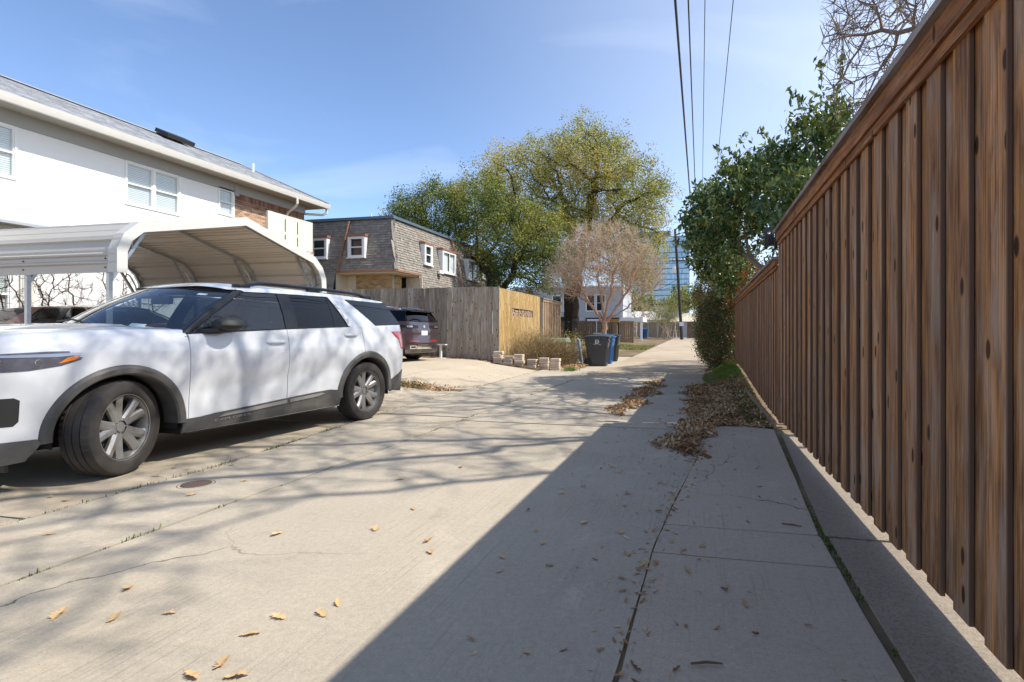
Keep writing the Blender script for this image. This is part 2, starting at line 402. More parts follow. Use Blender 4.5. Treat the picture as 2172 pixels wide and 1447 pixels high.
M['cladding'] = mat('grey black plastic cladding', (0.062, 0.060, 0.058), 0.6, v=0.18, sc=9, bump=0.05, bsc=300, dirt=(0.17, 0.15, 0.125), dsc=3.0, d0=0.45, d1=0.85)
M['cladding_chrome'] = mat('dark chrome strip', (0.30, 0.29, 0.27), 0.4, 0.3)  # inlaid strip and lettering, a lighter metal of its own
M['gloss_black'] = mat('gloss black trim', (0.012, 0.012, 0.014), 0.22, spec=0.35)
M['lamp_dark'] = mat('dark lamp housing', (0.17, 0.18, 0.22), 0.14, 0.5, v=0.5, sc=18, coat=1.0)
M['matte_black'] = mat('matte black plastic', (0.018, 0.018, 0.018), 0.6)
M['seam'] = mat('dark seam', (0.05, 0.05, 0.05), 0.8)
M['tyre'] = mat('tyre rubber', (0.028, 0.026, 0.024), 0.75, v=0.2, sc=14, dirt=(0.075, 0.06, 0.047), dsc=5.0, d0=0.4, d1=0.8, bump=0.15, bsc=120)
M['rim'] = mat('grey alloy', (0.37, 0.36, 0.345), 0.36, 0.65, v=0.1, dirt=(0.16, 0.13, 0.11), dsc=6.0, d0=0.5, d1=0.8)
M['chrome'] = mat('chrome', (0.75, 0.75, 0.76), 0.12, 1.0, v=0.02)
M['glass_ws'] = glass('windscreen glass', (0.72, 0.82, 0.85), 0.15)
M['glass_side'] = glass('tinted side glass', (0.30, 0.34, 0.35), 0.07)
M['glass_priv'] = glass('privacy glass', (0.018, 0.018, 0.02), 0.03)
M['lamp_clear'] = glass('clear lamp lens', (0.86, 0.88, 0.92), 0.10)
M['lamp_red'] = mat('red lamp lens', (0.50, 0.015, 0.010), 0.12, v=0.25, sc=20, coat=1.0)
M['lamp_orange'] = mat('amber lamp lens', (0.75, 0.22, 0.03), 0.15, v=0.1, coat=0.6)
M['lamp_silver'] = mat('lamp reflector', (0.55, 0.57, 0.60), 0.18, 0.9)
M['interior'] = mat('dark cabin', (0.10, 0.10, 0.105), 0.8)
M['headliner'] = mat('cabin lining', (0.30, 0.29, 0.27), 0.9)
M['paint_maroon'] = mat('maroon car paint', (0.060, 0.034, 0.040), 0.28, 0.35, v=0.03, coat=1.0)
M['paint_red'] = mat('dark red car paint', (0.19, 0.020, 0.012), 0.3, 0.1, v=0.03, coat=1.0)
M['bin_grey'] = mat('charcoal bin plastic', (0.042, 0.045, 0.052), 0.5, v=0.15, dirt=(0.09, 0.09, 0.09), dsc=4)
M['bin_blue'] = mat('blue bin plastic', (0.012, 0.085, 0.26), 0.5, v=0.12)
M['bin_green'] = mat('dark green bin plastic', (0.030, 0.040, 0.040), 0.5, v=0.15)
M['print_white'] = mat('white print', (0.72, 0.74, 0.76), 0.6, v=0.02)
M['bollard'] = mat('blue grey painted post', (0.27, 0.33, 0.39), 0.6, v=0.12, sc=10)
M['box_green'] = mat('faded green metal', (0.24, 0.30, 0.22), 0.6, v=0.15)
M['block'] = mat('tan concrete block', (0.58, 0.465, 0.36), 0.95, v=0.18, sc=12, rnd=0.14, bump=0.5, bsc=80, spec=0.1)
M['bark_oak'] = mat('dark oak bark', (0.055, 0.043, 0.035), 0.95, v=0.35, sc=6, st=(1,1,0.3), bump=0.7, bsc=20, spec=0.1)
M['bark_pale'] = mat('smooth pinkish bark', (0.46, 0.29, 0.20), 0.8, v=0.22, sc=5, st=(1,1,0.4), spec=0.15)
M['twig_tan'] = mat('tan twig', (0.50, 0.38, 0.27), 0.9, v=0.25, sc=2, spec=0.1)
M['bark_grey'] = mat('grey bark', (0.22, 0.175, 0.145), 0.9, v=0.3, sc=5, st=(1,1,0.4), bump=0.5, bsc=25, spec=0.1)
M['vine'] = mat('brown vine stem', (0.17, 0.10, 0.065), 0.9, v=0.3, spec=0.1)
M['leaf_oak'] = leafmat('live oak leaf', [(0.17, 0.205, 0.045), (0.38, 0.365, 0.075), (0.60, 0.48, 0.16)], 0.5, 0.55, 0.30)
M['leaf_oak2'] = leafmat('deep green oak leaf', [(0.065, 0.11, 0.027), (0.14, 0.19, 0.038), (0.42, 0.38, 0.08)], 0.48, 0.5, 0.35)
M['leaf_privet'] = leafmat('glossy privet leaf', [(0.045, 0.10, 0.024), (0.10, 0.17, 0.038), (0.28, 0.30, 0.07)], 0.25, 0.28, 0.9, 0.6)
M['berry'] = mat('dark blue berry', (0.030, 0.032, 0.055), 0.6)
M['leaf_hedge'] = leafmat('hedge leaf', [(0.035, 0.050, 0.014), (0.075, 0.095, 0.022), (0.15, 0.13, 0.035)], 0.25, 0.4, 0.8)
M['leaf_new'] = leafmat('orange new leaf', [(0.42, 0.10, 0.02), (0.50, 0.17, 0.04), (0.40, 0.06, 0.03)], 0.4, 0.5, 1.5)
M['leaf_yellow'] = leafmat('yellow green leaf', [(0.17, 0.19, 0.04), (0.26, 0.25, 0.06), (0.34, 0.30, 0.12)], 0.4, 0.6, 0.6)
M['leaf_dead'] = leafmat('dry oak leaf', [(0.27, 0.145, 0.065), (0.46, 0.29, 0.145), (0.60, 0.43, 0.25)], 0.15, 0.75, 1.6, 0.15)
M['leaf_tan'] = mat('curled tan leaf', (0.56, 0.36, 0.17), 0.7, v=0.2, sc=30, rnd=0.25, spec=0.2)
M['grass'] = leafmat('grass blade', [(0.07, 0.13, 0.02), (0.13, 0.19, 0.035), (0.22, 0.22, 0.06)], 0.3, 0.6, 1.2)
M['straw'] = leafmat('dry grass blade', [(0.34, 0.24, 0.11), (0.44, 0.33, 0.17), (0.26, 0.18, 0.10)], 0.25, 0.8, 1.2, 0.1)
M['tower_glass'] = mat('blue curtain wall glass', (0.42, 0.60, 0.72), 0.25, 0.25, v=0.08, sc=0.1, isl=0.12)
M['tower_dark'] = mat('dark spandrel', (0.10, 0.14, 0.18), 0.4)
M['pole_wood'] = mat('creosoted pole wood', (0.045, 0.034, 0.027), 0.9, v=0.3, st=(1,1,0.2))
M['wire'] = mat('overhead cable', (0.03, 0.03, 0.033), 0.6)
M['iron'] = mat('rusty iron lid', (0.085, 0.055, 0.04), 0.8, v=0.3, sc=30, bump=0.5)
M['log'] = mat('split firewood', (0.42, 0.30, 0.20), 0.9, v=0.25, isl=0.35)
M['board_white'] = mat('aged acrylic board', (0.62, 0.62, 0.50), 0.5, v=0.05)
M['board_line'] = mat('grey green board lines', (0.10, 0.12, 0.10), 0.6)
M['orange_paint'] = mat('orange rim paint', (0.50, 0.16, 0.12), 0.5)
M['net'] = mat('white net cord', (0.72, 0.70, 0.70), 0.8)
M['grey_brick'] = mat('grey painted brick', (0.43, 0.435, 0.45), 0.9, v=0.06, sc=2, isl=0.10, bump=0.3, bsc=30)
M['grass_bright'] = leafmat('fresh grass blade', [(0.10, 0.19, 0.025), (0.17, 0.27, 0.04), (0.24, 0.28, 0.06)], 0.35, 0.6, 1.2)
# ------------------------------------------------------------ ground, alley, driveways
def axis_steps(lo, a, b, hi, step, n):
    far = lambda d: [d * (i / n) ** 2.2 for i in range(1, n + 1)]
    return [lo and a - q for q in far(a - lo)][::-1] + list(np.arange(a, b, step)) + [b] + [b + q for q in far(hi - b)]
gx = axis_steps(-900, -18, 6, 900, 0.5, 14); gy = axis_steps(-300, -6, 72, 1600, 0.5, 16)
g_mb = MB(); g_mb.grid([[(x, y, G(x, y)) for y in gy] for x in gx])
ground = struct('ground', g_mb, M['soil'], True)

def inset(poly, d):
    n = len(poly); out = []
    for i in range(n):
        p0, p1, p2 = Vector(poly[i-1]), Vector(poly[i]), Vector(poly[(i+1) % n])
        a = (p1 - p0).normalized(); b = (p2 - p1).normalized()
        na, nb = Vector((-a.y, a.x)), Vector((-b.y, b.x))
        k = na + nb; k = k / max(k.length_squared, 1e-6) * 2
        out.append(tuple(p1 + k * d))
    return out

def slab(name, poly, matl, parent, top=0.03, gap=0.008, seed=0, depth=0.06, step=0.33, kind=None, jit=0.004):
    """one cast slab following the ground; poly is counter-clockwise (x, y)"""
    rng = random.Random(seed); bm = bmesh.new()
    vs = [bm.verts.new((x, y, 0)) for x, y in inset(poly, gap)]
    bm.faces.new(vs); bmesh.ops.triangulate(bm, faces=bm.faces[:])
    xs = [v.co.x for v in bm.verts]; ys = [v.co.y for v in bm.verts]
    for ax, lo, hi in ((0, min(xs), max(xs)), (1, min(ys), max(ys))):
        k = lo + step
        while k < hi - 0.02:
            co = (k, 0, 0) if ax == 0 else (0, k, 0); no = (1, 0, 0) if ax == 0 else (0, 1, 0)
            bmesh.ops.bisect_plane(bm, geom=bm.verts[:] + bm.edges[:] + bm.faces[:], plane_co=co, plane_no=no)
            k += step
    dz = rng.uniform(-0.004, 0.004)
    for v in bm.verts:
        if v.is_boundary: v.co.x += rng.uniform(-jit, jit); v.co.y += rng.uniform(-jit, jit)
        v.co.z = G(v.co.x, v.co.y) + top + dz
    be = [e for e in bm.edges if e.is_boundary]
    r = bmesh.ops.extrude_edge_only(bm, edges=be)
    for e in r['geom']:
        if isinstance(e, bmesh.types.BMVert): e.co.z -= depth
    me = bpy.data.meshes.new(name); bm.to_mesh(me); bm.free(); me.materials.append(matl)
    me.polygons.foreach_set('use_smooth', [True] * len(me.polygons)); me.set_sharp_from_angle(angle=R(30))
    return link(name, me, parent, None, kind)

def bed(name, x0, x1, y0, y1, z=0.008):
    mb = MB(); nx = max(2, int((x1-x0)/0.5)+1); ny = max(2, int((y1-y0)/0.5)+1)
    mb.grid([[(x0+(x1-x0)*i/(nx-1), y0+(y1-y0)*j/(ny-1), G(x0+(x1-x0)*i/(nx-1), y0+(y1-y0)*j/(ny-1)) + z) for j in range(ny)] for i in range(nx)])
    return struct(name, mb, M['soil'], True)

def xr(y):   # right edge of the alley
    if y < 7.5: return -0.28 + 0.40 * smooth((y - 2) / 5.5)
    if y < 24: return 0.12 + 0.12 * smooth((y - 7) / 10)
    return 0.24 - 0.5 * smooth((y - 24) / 12)
def xl1(y):  # joint between the driveways and the apron
    return float(np.interp(y, [-2, 4, 7.7, 12, 18.6, 24], [-4.05, -4.08, -4.6, -4.68, -4.85, -4.9]))

alley = bed('alley', -3.2, 0.0, -2.0, 70)
def tilt(y): return y + (0.26 if y < 5 else 0.05), y - (0.26 if y < 5 else 0.05)
ys = [-1.5, 3.28, 6.75, 10.5, 14.4, 18.4, 22.6, 27, 32, 38, 45, 53, 62, 69]
for i in range(len(ys) - 1):
    (la, ra), (lb, rb) = tilt(ys[i]), tilt(ys[i+1])
    mid = [(xr(y), y) for y in np.linspace(ra, rb, 5)]
    slab('concrete_slab', [(-3.1, la)] + mid + [(-3.1, lb)], M['alley'] if ys[i] < 13 else M['alley_far'], alley, seed=i, step=0.33 if ys[i] < 20 else 1.0, gap=0.005)
apron = bed('apron', -4.95, -3.1, -2.0, 27)
ys = [-1.5, 3.72, 7.15, 10.9, 15.2, 19.6, 25.5]
for i in range(len(ys) - 1):
    a, b = ys[i], ys[i+1]
    slab('concrete_slab', [(xl1(a), a), (-3.1, a - 0.12), (-3.1, b - 0.12)] + [(xl1(y), y) for y in np.linspace(b, a, 5)[:-1]], M['alley'], apron, top=0.033, seed=20 + i)
drive = bed('driveway', -13.4, -4.2, -2.0, 16.6)
for i, (x0, x1, y0, y1) in enumerate([(-6.6, 0, -1.5, 2.6), (-6.6, 0, 2.6, 6.3), (-6.6, 0, 6.3, 10.22), (-9.2, -6.6, -1.5, 2.6), (-9.2, -6.6, 2.6, 6.3), (-9.2, -6.6, 6.3, 9.9),
                                      (-13.3, -9.2, 6.5, 9.9), (-6.4, 0, 10.62, 16.0), (-9.6, -6.4, 9.9, 16.3), (-13.3, -9.6, 9.9, 16.3)]):
    right = [(x1, y0), (x1, y1)] if x1 < 0 else [(xl1(y) - 0.03, y) for y in np.linspace(y0, y1, 5)]
    slab('concrete_slab', [(x0, y0)] + right + [(x0, y1)], M['drive'], drive, top=0.028, seed=40 + i, gap=0.010)
pad = bed('gate_pad', -0.35, 0.72, -2.0, 7.0, 0.020)
for i, (y0, y1) in enumerate([(-1.5, 2.92), (2.92, 3.36), (3.36, 7.0)]):
    lft = [(xr(y) + 0.001, y) for y in np.linspace(y1, y0, 4)]
    if i == 2: lft = [(0.40, 7.14), (0.2, 7.06)] + lft
    slab('concrete_slab', [(0.66, y0), (0.66 if i < 2 else 0.86, y1 if i < 2 else 6.95)] + lft, M['pad'], pad, seed=60 + i, top=0.031, gap=0.004)
strip = bed('kerb_strip', 0.66, 1.3, -2.0, 7.0, 0.024)
for i, (y0, y1) in enumerate([(-1.5, 3.32), (3.35, 6.7)]):
    slab('concrete_slab', [(0.68, y0), (1.3, y0), (1.3, y1), (0.695 if i == 0 else 0.90, y1)], M['strip'], strip, seed=70 + i, top=0.036)
# pale concrete turning at the far end of the alley and a lawn beside it
far_pave = bed('far_pavement', -6.0, 3.0, 69.5, 74, 0.03)
far_pave.data.materials[0] = M['alley']

def blades(name, spots, parent=None, matl='grass', h=(0.03, 0.09), w=0.006, seed=1, kind='stuff', lean=0.6):
    """spots: list of (x, y, z); one curved three-sided blade at each"""
    rng = np.random.default_rng(seed); P = np.array(spots); n = len(P)
    a = rng.uniform(0, 2*np.pi, n); hh = rng.uniform(h[0], h[1], n); ln = rng.uniform(0.1, lean, n) * hh
    d = np.stack([np.cos(a), np.sin(a), np.zeros(n)], 1); sd = np.stack([-np.sin(a), np.cos(a), np.zeros(n)], 1)
    up = np.array([0, 0, 1.0])
    V = np.stack([P - sd * w, P + sd * w, P + d * ln[:, None] * 0.35 + up * hh[:, None] * 0.6 + sd * w * 0.7,
                  P + d * ln[:, None] * 0.35 + up * hh[:, None] * 0.6 - sd * w * 0.7, P + d * ln[:, None] + up * hh[:, None]], 1).reshape(-1, 3)
    i = np.arange(n)[:, None] * 5
    F = np.concatenate([i + np.array([[0, 1, 2]]), i + np.array([[0, 2, 3]]), i + np.array([[3, 2, 4]])])
    return raw(name, V, F, M[matl], parent, kind)

rg = random.Random(5)
def line_tufts(pts, n, spread=0.02, clump=0.16, z=0.02):
    out = []
    for a, b in zip(pts[:-1], pts[1:]):
        L = math.dist(a, b); k = int(n * L)
        for _ in range(k):
            t = rg.random(); cx, cy = a[0] + (b[0]-a[0])*t, a[1] + (b[1]-a[1])*t
            for _ in range(rg.randint(6, 26)):
                x, y = cx + rg.gauss(0, spread), cy + rg.gauss(0, clump); out.append((x, y, G(x, y) + z))
    return out
sp = line_tufts([(xl1(y), y) for y in (2.3, 3, 4, 5, 6)], 7, 0.018, 0.08) + line_tufts([(xl1(y), y) for y in (6.5, 9, 12, 16)], 3.0, 0.02, 0.1) + line_tufts([(-3.1, y) for y in (1.6, 3.1)], 4, 0.008, 0.05)
sp += line_tufts([(-3.1, y) for y in (5, 9, 13)], 1.5, 0.01, 0.06)
blades('joint_grass', sp, h=(0.012, 0.042), w=0.0035, seed=2)
sp = line_tufts([(0.685, 2.6), (0.69, 3.9)], 34, 0.011, 0.04) + line_tufts([(0.72, 3.35), (0.95, 3.33)], 16, 0.03, 0.010) + line_tufts([(0.69, 3.9), (0.80, 5.8)], 9, 0.012, 0.05) + line_tufts([(0.685, 2.2), (0.685, 2.26)], 30, 0.012, 0.02)
blades('kerb_moss', sp, h=(0.006, 0.022), w=0.004, seed=3)
sp = []
for _ in range(16000):
    x, y = rg.uniform(0.05, 0.93), rg.gauss(14.8, 1.3)
    if x > 0.10 + 0.10 * abs(y - 14.4) - 0.15 * rg.random(): sp.append((x, y, G(x, y)))
for _ in range(2200):
    x, y = rg.uniform(0.45, 0.93), rg.uniform(7.3, 12); sp.append((x, y, G(x, y)))
blades('verge_grass', sp, h=(0.03, 0.075), w=0.009, seed=4, matl='grass_bright')
sp = []
for _ in range(9000):
    x, y = rg.uniform(-7.5, -3.3), rg.uniform(34, 41); sp.append((x, y, G(x, y) + 0.0))
blades('lawn_grass', sp, h=(0.05, 0.12), w=0.035, seed=6, matl='leaf_yellow')
sp = []
for _ in range(260):
    x, y = rg.gauss(-5.9, 0.20), rg.gauss(10.4, 0.16); sp.append((x, y, G(x, y)))
blades('patch_grass', sp, h=(0.03, 0.11), w=0.006, seed=7)
sp = [(rg.gauss(-3.95, 0.10), rg.gauss(16.6, 0.2)) for _ in range(260)]
blades('kerb_grass', [(x, y, G(x, y) + 0.02) for x, y in sp], h=(0.06, 0.16), w=0.008, seed=8)

# ------------------------------------------------------------ dead leaves
def litter(name, pts, size=(0.035, 0.065), seed=1, matl='leaf_dead', tilt_a=0.55, parent=None):
    """curled lobed leaves, six faces each, one at each (x, y, z)"""
    rng = np.random.default_rng(seed); P = np.array(pts); n = len(P)
    base = np.array([(-1, 0, 0.0), (-0.35, 0.42, 0.12), (-0.1, 0.2, 0.0), (0.3, 0.5, 0.16), (1, 0.0, 0.22), (0.3, -0.5, 0.16), (-0.1, -0.2, 0.0), (-0.35, -0.42, 0.12)])
    S = rng.uniform(size[0], size[1], n)[:, None, None]; curl = rng.uniform(-0.3, 1.8, n)[:, None]
    B = np.repeat(base[None], n, 0); B[:, :, 2] *= curl; B[:, :, 1] *= rng.uniform(0.5, 1.0, n)[:, None]; B = B * S
    a, t, r = rng.uniform(0, 2*np.pi, n), rng.normal(0, tilt_a, n), rng.normal(0, tilt_a, n)
    ca, sa, ct, st_, cr, sr = np.cos(a), np.sin(a), np.cos(t), np.sin(t), np.cos(r), np.sin(r)
    x, y, z = B[..., 0], B[..., 1], B[..., 2]
    y, z = y*cr[:, None] - z*sr[:, None], y*sr[:, None] + z*cr[:, None]
    x, z = x*ct[:, None] + z*st_[:, None], -x*st_[:, None] + z*ct[:, None]
    x, y = x*ca[:, None] - y*sa[:, None], x*sa[:, None] + y*ca[:, None]
    V = np.stack([x, y, z], 2) + P[:, None, :]
    i = np.arange(n)[:, None] * 8
    F = np.concatenate([i + np.array([q]) for q in ([0, 2, 1], [0, 7, 6], [0, 6, 2], [2, 4, 3], [6, 5, 4], [2, 6, 4])])
    return raw(name, V.reshape(-1, 3), F, M[matl], parent, 'stuff')

def pile_points(n, inside, box, hgt, seed):
    rng = random.Random(seed); out = []
    while len(out) < n:
        x, y = rng.uniform(box[0], box[1]), rng.uniform(box[2], box[3]); d = inside(x, y)
        if rng.random() < d: out.append((x, y, G(x, y) + 0.022 + hgt * d * rng.random()))
    return out
def d_right(x, y):   # heap on the verge, spilling on to the alley
    left = np.interp(y, [5.0, 5.4, 5.9, 6.4, 7.2, 9.0, 11.5, 13.5, 15], [-0.10, -0.38, -0.50, -0.42, -0.30, -0.30, -0.38, -0.25, 0.1])
    rgt = np.interp(y, [5.0, 5.6, 6.4, 7.0, 7.2, 15], [-0.05, 0.0, 0.08, 0.2, 0.93, 0.93])
    wob = 0.07 * math.sin(y * 5.1) + 0.05 * math.sin(y * 11 + x * 4)
    if x < left + wob or x > rgt + (wob if y < 7 else 0): return 0
    e = min(x - left - wob, 0.25) / 0.25
    return e * min(1, (y - 4.9) / 0.5) * (1 - 0.96 * smooth((y - 11.8) / 1.6)) * (0.50 + 0.50 * (x < 0.55))
tag(litter('leaf_heap', pile_points(11000, d_right, (-0.6, 0.95, 4.9, 14), 0.06, 1), (0.024, 0.047), 2), 'heap of dry brown oak leaves between the alley and the fence', 'leaves')
def d_left(x, y):
    c = np.interp(y, [7.8, 9, 11, 13], [-1.15, -1.12, -1.05, -1.0]); w = np.interp(y, [7.6, 8.4, 11, 13.2, 13.8], [0.05, 0.26, 0.30, 0.2, 0.0])
    q = 1 - abs(x - c + 0.1 * math.sin(y * 4)) / w if w > 0 else 0
    return max(q, 0) ** 0.7
tag(litter('leaf_drift', pile_points(1900, d_left, (-1.8, -0.5, 7.6, 13.8), 0.04, 3), (0.03, 0.058), 4), 'drift of brown leaves lying in the middle of the alley', 'leaves')
pts = []
for _ in range(300):
    y = rg.uniform(5.0, 16); x = rg.uniform(-2.6, 0.4)
    if rg.random() < 0.25 + 0.75 * math.exp(-((x + 0.4) / 0.9) ** 2): pts.append((x, y, G(x, y) + 0.04))
for _ in range(70):
    y = rg.uniform(1.5, 5.2); x = rg.uniform(-1.2, 0.6); pts.append((x, y, 0.036))
for _ in range(420):      # crumbs gathered along the joint and at the edge of the heap
    y = rg.uniform(1.6, 7.5); x = xr(y) + rg.gauss(0, 0.05 if rg.random() < 0.6 else 0.35)
    if x < 0.66: pts.append((x, y, G(x, y) + 0.036))
for _ in range(260):
    y = rg.gauss(6.4, 1.1); x = rg.gauss(-0.35, 0.35)
    if x < 0.6 and y > 4: pts.append((x, y, G(x, y) + 0.038))
for _ in range(170):
    x = rg.uniform(-6.0, -3.4); y = rg.uniform(6.2, 15); pts.append((x, y, G(x, y) + 0.04))
tag(litter('scattered_leaves', pts, (0.007, 0.028), 5, tilt_a=0.2), 'small scraps of dry leaf scattered over the concrete', 'leaves')
pts = [(x, y, G(x, y) + 0.03 + 0.10 * rg.random()) for x, y in ((rg.gauss(-4.5, 0.55), rg.gauss(18.2, 0.55)) for _ in range(1500)) if x < -3.75 or y > 20.5]
tag(litter('bush_leaves', pts, (0.03, 0.06), 6), 'brown leaves heaped under the dry bush beside the bollards', 'leaves')
pts = [(x, y, G(x, y) + 0.02 + 0.03 * rg.random()) for x, y in ((rg.uniform(-6.4, -5.0), rg.gauss(10.45, 0.2)) for _ in range(420))]
pts += [(x, y, G(x, y) + 0.02) for x, y in ((rg.uniform(-12, -6.5), rg.gauss(16.5, 0.12)) for _ in range(400))]
tag(litter('patch_leaves', pts, (0.03, 0.055), 8), 'brown leaves in the planting gap between the driveways', 'leaves')

def leaf_shape(seed):
    rng = random.Random(seed); top = []
    for i in range(11):
        t = i / 10; w = (0.12 + 0.52 * math.sin(math.pi * min(t * 1.05, 1)) ** 0.8) * (1.0 if i % 2 else 0.34) * rng.uniform(0.8, 1.2)
        top.append((t * 1.9 - 0.9, w if 0 < i < 10 else 0.01))
    mb = MB(); cu = rng.uniform(0.25, 0.6); n = len(top)
    P = [[(x, s * w, 0.10 * abs(x) ** 2 * cu * 2 + cu * 0.9 * (w * abs(s)) ** 1.5 + 0.06 * math.sin(5*x+seed)) for s in (-1, -0.5, 0, 0.5, 1)] for x, w in top]
    mb.grid(P); mb.tube([(-0.9, 0, 0.08 * cu), (-1.25, 0.03, 0.05), (-1.5, 0.1, 0.12)], 0.018, 4)
    return mb.mesh('oak_leaf', M['leaf_tan'], True)
leaf_me = [leaf_shape(i) for i in range(4)]
sunlit = [[-4.46,2.98],[-4.26,2.94],[-3.62,2.41],[-4.28,3.61],[-4.4,3.86],[-4.24,3.84],[-3.99,4.04],[-3.52,3.22],[-3.45,3.61],[-2.36,2.7],[-1.86,2.9],[-1.47,2.8],[-1.38,2.65],[-2.31,3.95],[-1.83,3.28],[-2.51,1.98],[-2.3,1.76],[-2.55,1.73],[-2.12,1.84],[-1.66,1.91],[-1.5,2.06],[-1.51,1.97],[-1.67,1.78],[-1.62,1.6],[-1.66,1.52],[-1.51,1.55],[-2.01,4.42]]
shaded = [[-0.65,4.54],[-0.51,3.96],[-0.45,3.17],[-0.28,2.73],[-0.22,2.78],[-0.06,2.72],[-0.36,2.57],[0.04,4.72],[-0.09,2.98],[-0.98,3.85],[-0.84,2.9],[-0.99,2.67],[-0.84,1.93],[-0.69,3.28],[-0.88,4.4],[-0.52,3.95],[-0.74,4.72]]
ordw = ['nearest', 'second nearest', 'third nearest', 'fourth nearest', 'fifth nearest', 'sixth nearest', 'seventh nearest', 'eighth nearest', 'ninth nearest', 'tenth nearest', 'eleventh nearest', 'twelfth nearest']
def leaf_labels(lst, marks, head):
    out = {}
    for (mx_, my_, words, cap) in marks:
        left = sorted((i for i in range(len(lst)) if i not in out), key=lambda i: math.dist(lst[i], (mx_, my_)))[:cap]
        for r_, i in enumerate(left): out[i] = head + ', ' + ordw[r_] + ' ' + words
    return out
leaf_lab = [leaf_labels(sunlit, [(-3.74, 3.46, 'the rusty drain lid', 9), (-1.35, 2.6, 'the fence shadow edge', 6), (-1.6, 1.4, 'the bottom edge of the photo', 8), (-2.5, 1.4, 'the lower left corner', 10)], 'fallen oak leaf on sunlit concrete'),
            leaf_labels(shaded, [(-0.25, 2.9, 'the slab joint crossing', 8), (-0.45, 5.6, 'the big leaf heap', 7), (-0.84, 1.9, 'the bottom edge of the photo', 10)], 'fallen oak leaf in the fence shade')]
for k, lst in enumerate((sunlit, shaded)):
    for i, (x, y) in enumerate(lst):
        o = link('oak_leaf', leaf_me[(i + k) % 4], None)
        s = rg.choice((0.032, 0.037, 0.043, 0.027)) * (0.8 if k else 1.0); o.scale = (s, s * rg.uniform(0.8, 1.1), s * rg.uniform(0.7, 1.3))
        o.rotation_euler = (rg.uniform(-0.2, 0.2), rg.uniform(-0.2, 0.2), rg.uniform(0, 6.28)); o.location = (x, y, G(x, y) + 0.040)
        if k == 0: tag(o, leaf_lab[0][i], 'leaf', 'loose leaves on the sunlit concrete')
        else: tag(o, leaf_lab[1][i], 'leaf', 'loose leaves in the fence shade')
mb = MB(); mb.tube([(-0.055, 0, 0.006), (0, 0.004, 0.008), (0.055, -0.004, 0.006)], [0.004, 0.005, 0.003], 5)
tag(link('twig', mb.mesh('twig', M['vine'], True), None, loc=(0.53, 3.49, 0.034), rot=(0, 0, -0.2)), 'short brown stick on the shaded pad near the moss', 'twig')
tag(link('twig', mb.mesh('twig', M['vine'], True), None, loc=(0.02, 1.96, 0.034), rot=(0, 0, 0.25)), 'thin stick on the shaded pad at the bottom edge', 'twig')

# ------------------------------------------------------------ right-hand board fence
def board_mesh(name, w, t, h, matl, bev=0.004, edge=None):
    """upright board: width along y, thickness along x, base at z = 0"""
    bm = bmesh.new(); bmesh.ops.create_cube(bm, size=1.0)
    for v in bm.verts: v.co = ((v.co.x) * t, v.co.y * w, (v.co.z + 0.5) * h)
    bmesh.ops.bevel(bm, geom=[e for e in bm.edges if abs(e.verts[0].co.z - e.verts[1].co.z) > h * 0.5], offset=bev, segments=1, affect='EDGES')
    me = bpy.data.meshes.new(name); bm.to_mesh(me); bm.free(); me.materials.append(matl)
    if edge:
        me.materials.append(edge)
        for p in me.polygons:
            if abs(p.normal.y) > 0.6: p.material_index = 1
    return me
def beam(name, x0, x1, y0, y1, z0, z1, matl, parent, label=None):
    """a plain sawn piece given by its world box"""
    rl = root_loc(parent); mb = MB()
    cx, cy, cz = (x0+x1)/2, (y0+y1)/2, (z0+z1)/2
    mb.box(x0-cx, y0-cy, z0-cz, x1-cx, y1-cy, z1-cz)
    return link(name, mb.mesh(name, matl), parent, label, None, (cx-rl[0], cy-rl[1], cz-rl[2]))

FX = 0.96
rf = random.Random(11)
def red_fence(root, y0, y1, top, period=0.25):
    h = top - 0.05
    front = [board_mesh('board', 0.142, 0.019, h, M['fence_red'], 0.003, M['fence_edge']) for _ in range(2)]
    back = board_mesh('board', 0.186, 0.016, h, M['fence_red'])
    rl = root.location; y = y0
    while y < y1 - 0.03:
        w = 0.142
        gz = G(FX, y) if y > 7.2 else 0.02
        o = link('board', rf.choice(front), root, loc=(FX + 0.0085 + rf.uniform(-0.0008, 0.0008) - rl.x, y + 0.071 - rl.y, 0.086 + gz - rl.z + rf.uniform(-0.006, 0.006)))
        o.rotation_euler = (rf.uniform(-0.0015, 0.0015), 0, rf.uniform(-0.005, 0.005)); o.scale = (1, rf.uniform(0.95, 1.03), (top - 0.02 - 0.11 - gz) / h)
        if y + period < y1 + 0.1:
            o = link('board', back, root, loc=(FX + 0.0285 - rl.x, y + 0.071 + period / 2 - rl.y, 0.088 + gz - rl.z + rf.uniform(-0.008, 0.008)))
            o.scale = (1, 1, (top - 0.02 - 0.11 - gz) / h)
        y += period
fence_a = thing('board_fence', 'tall stained board fence with a cap rail along the right of the alley', 'fence', (FX, 2.9, 0.0))
red_fence(fence_a, -1.72, 7.28, 2.40)
yy = [-1.75, 0.65, 3.05, 5.45, 7.30]
for a, b in zip(yy[:-1], yy[1:]):
    beam('trim_board', FX - 0.022, FX - 0.0015, a, b - 0.003, 2.285, 2.335, M['fence_trim'], fence_a)
    beam('fascia_board', FX - 0.040, FX - 0.0018, a + 0.35, b + 0.347 if b < 7 else b, 2.337, 2.432, M['fence_trim'], fence_a) if a > -1.7 else beam('fascia_board', FX - 0.040, FX - 0.0018, a, b + 0.347, 2.337, 2.432, M['fence_trim'], fence_a)
    beam('cap_board', FX - 0.075, FX + 0.075, a - 0.002, b - 0.004, 2.434, 2.470, M['fence_cap'], fence_a)
beam('bottom_board', FX + 0.0402, FX + 0.054, -1.7, 7.28, 0.096, 0.25, M['fence_red'], fence_a)
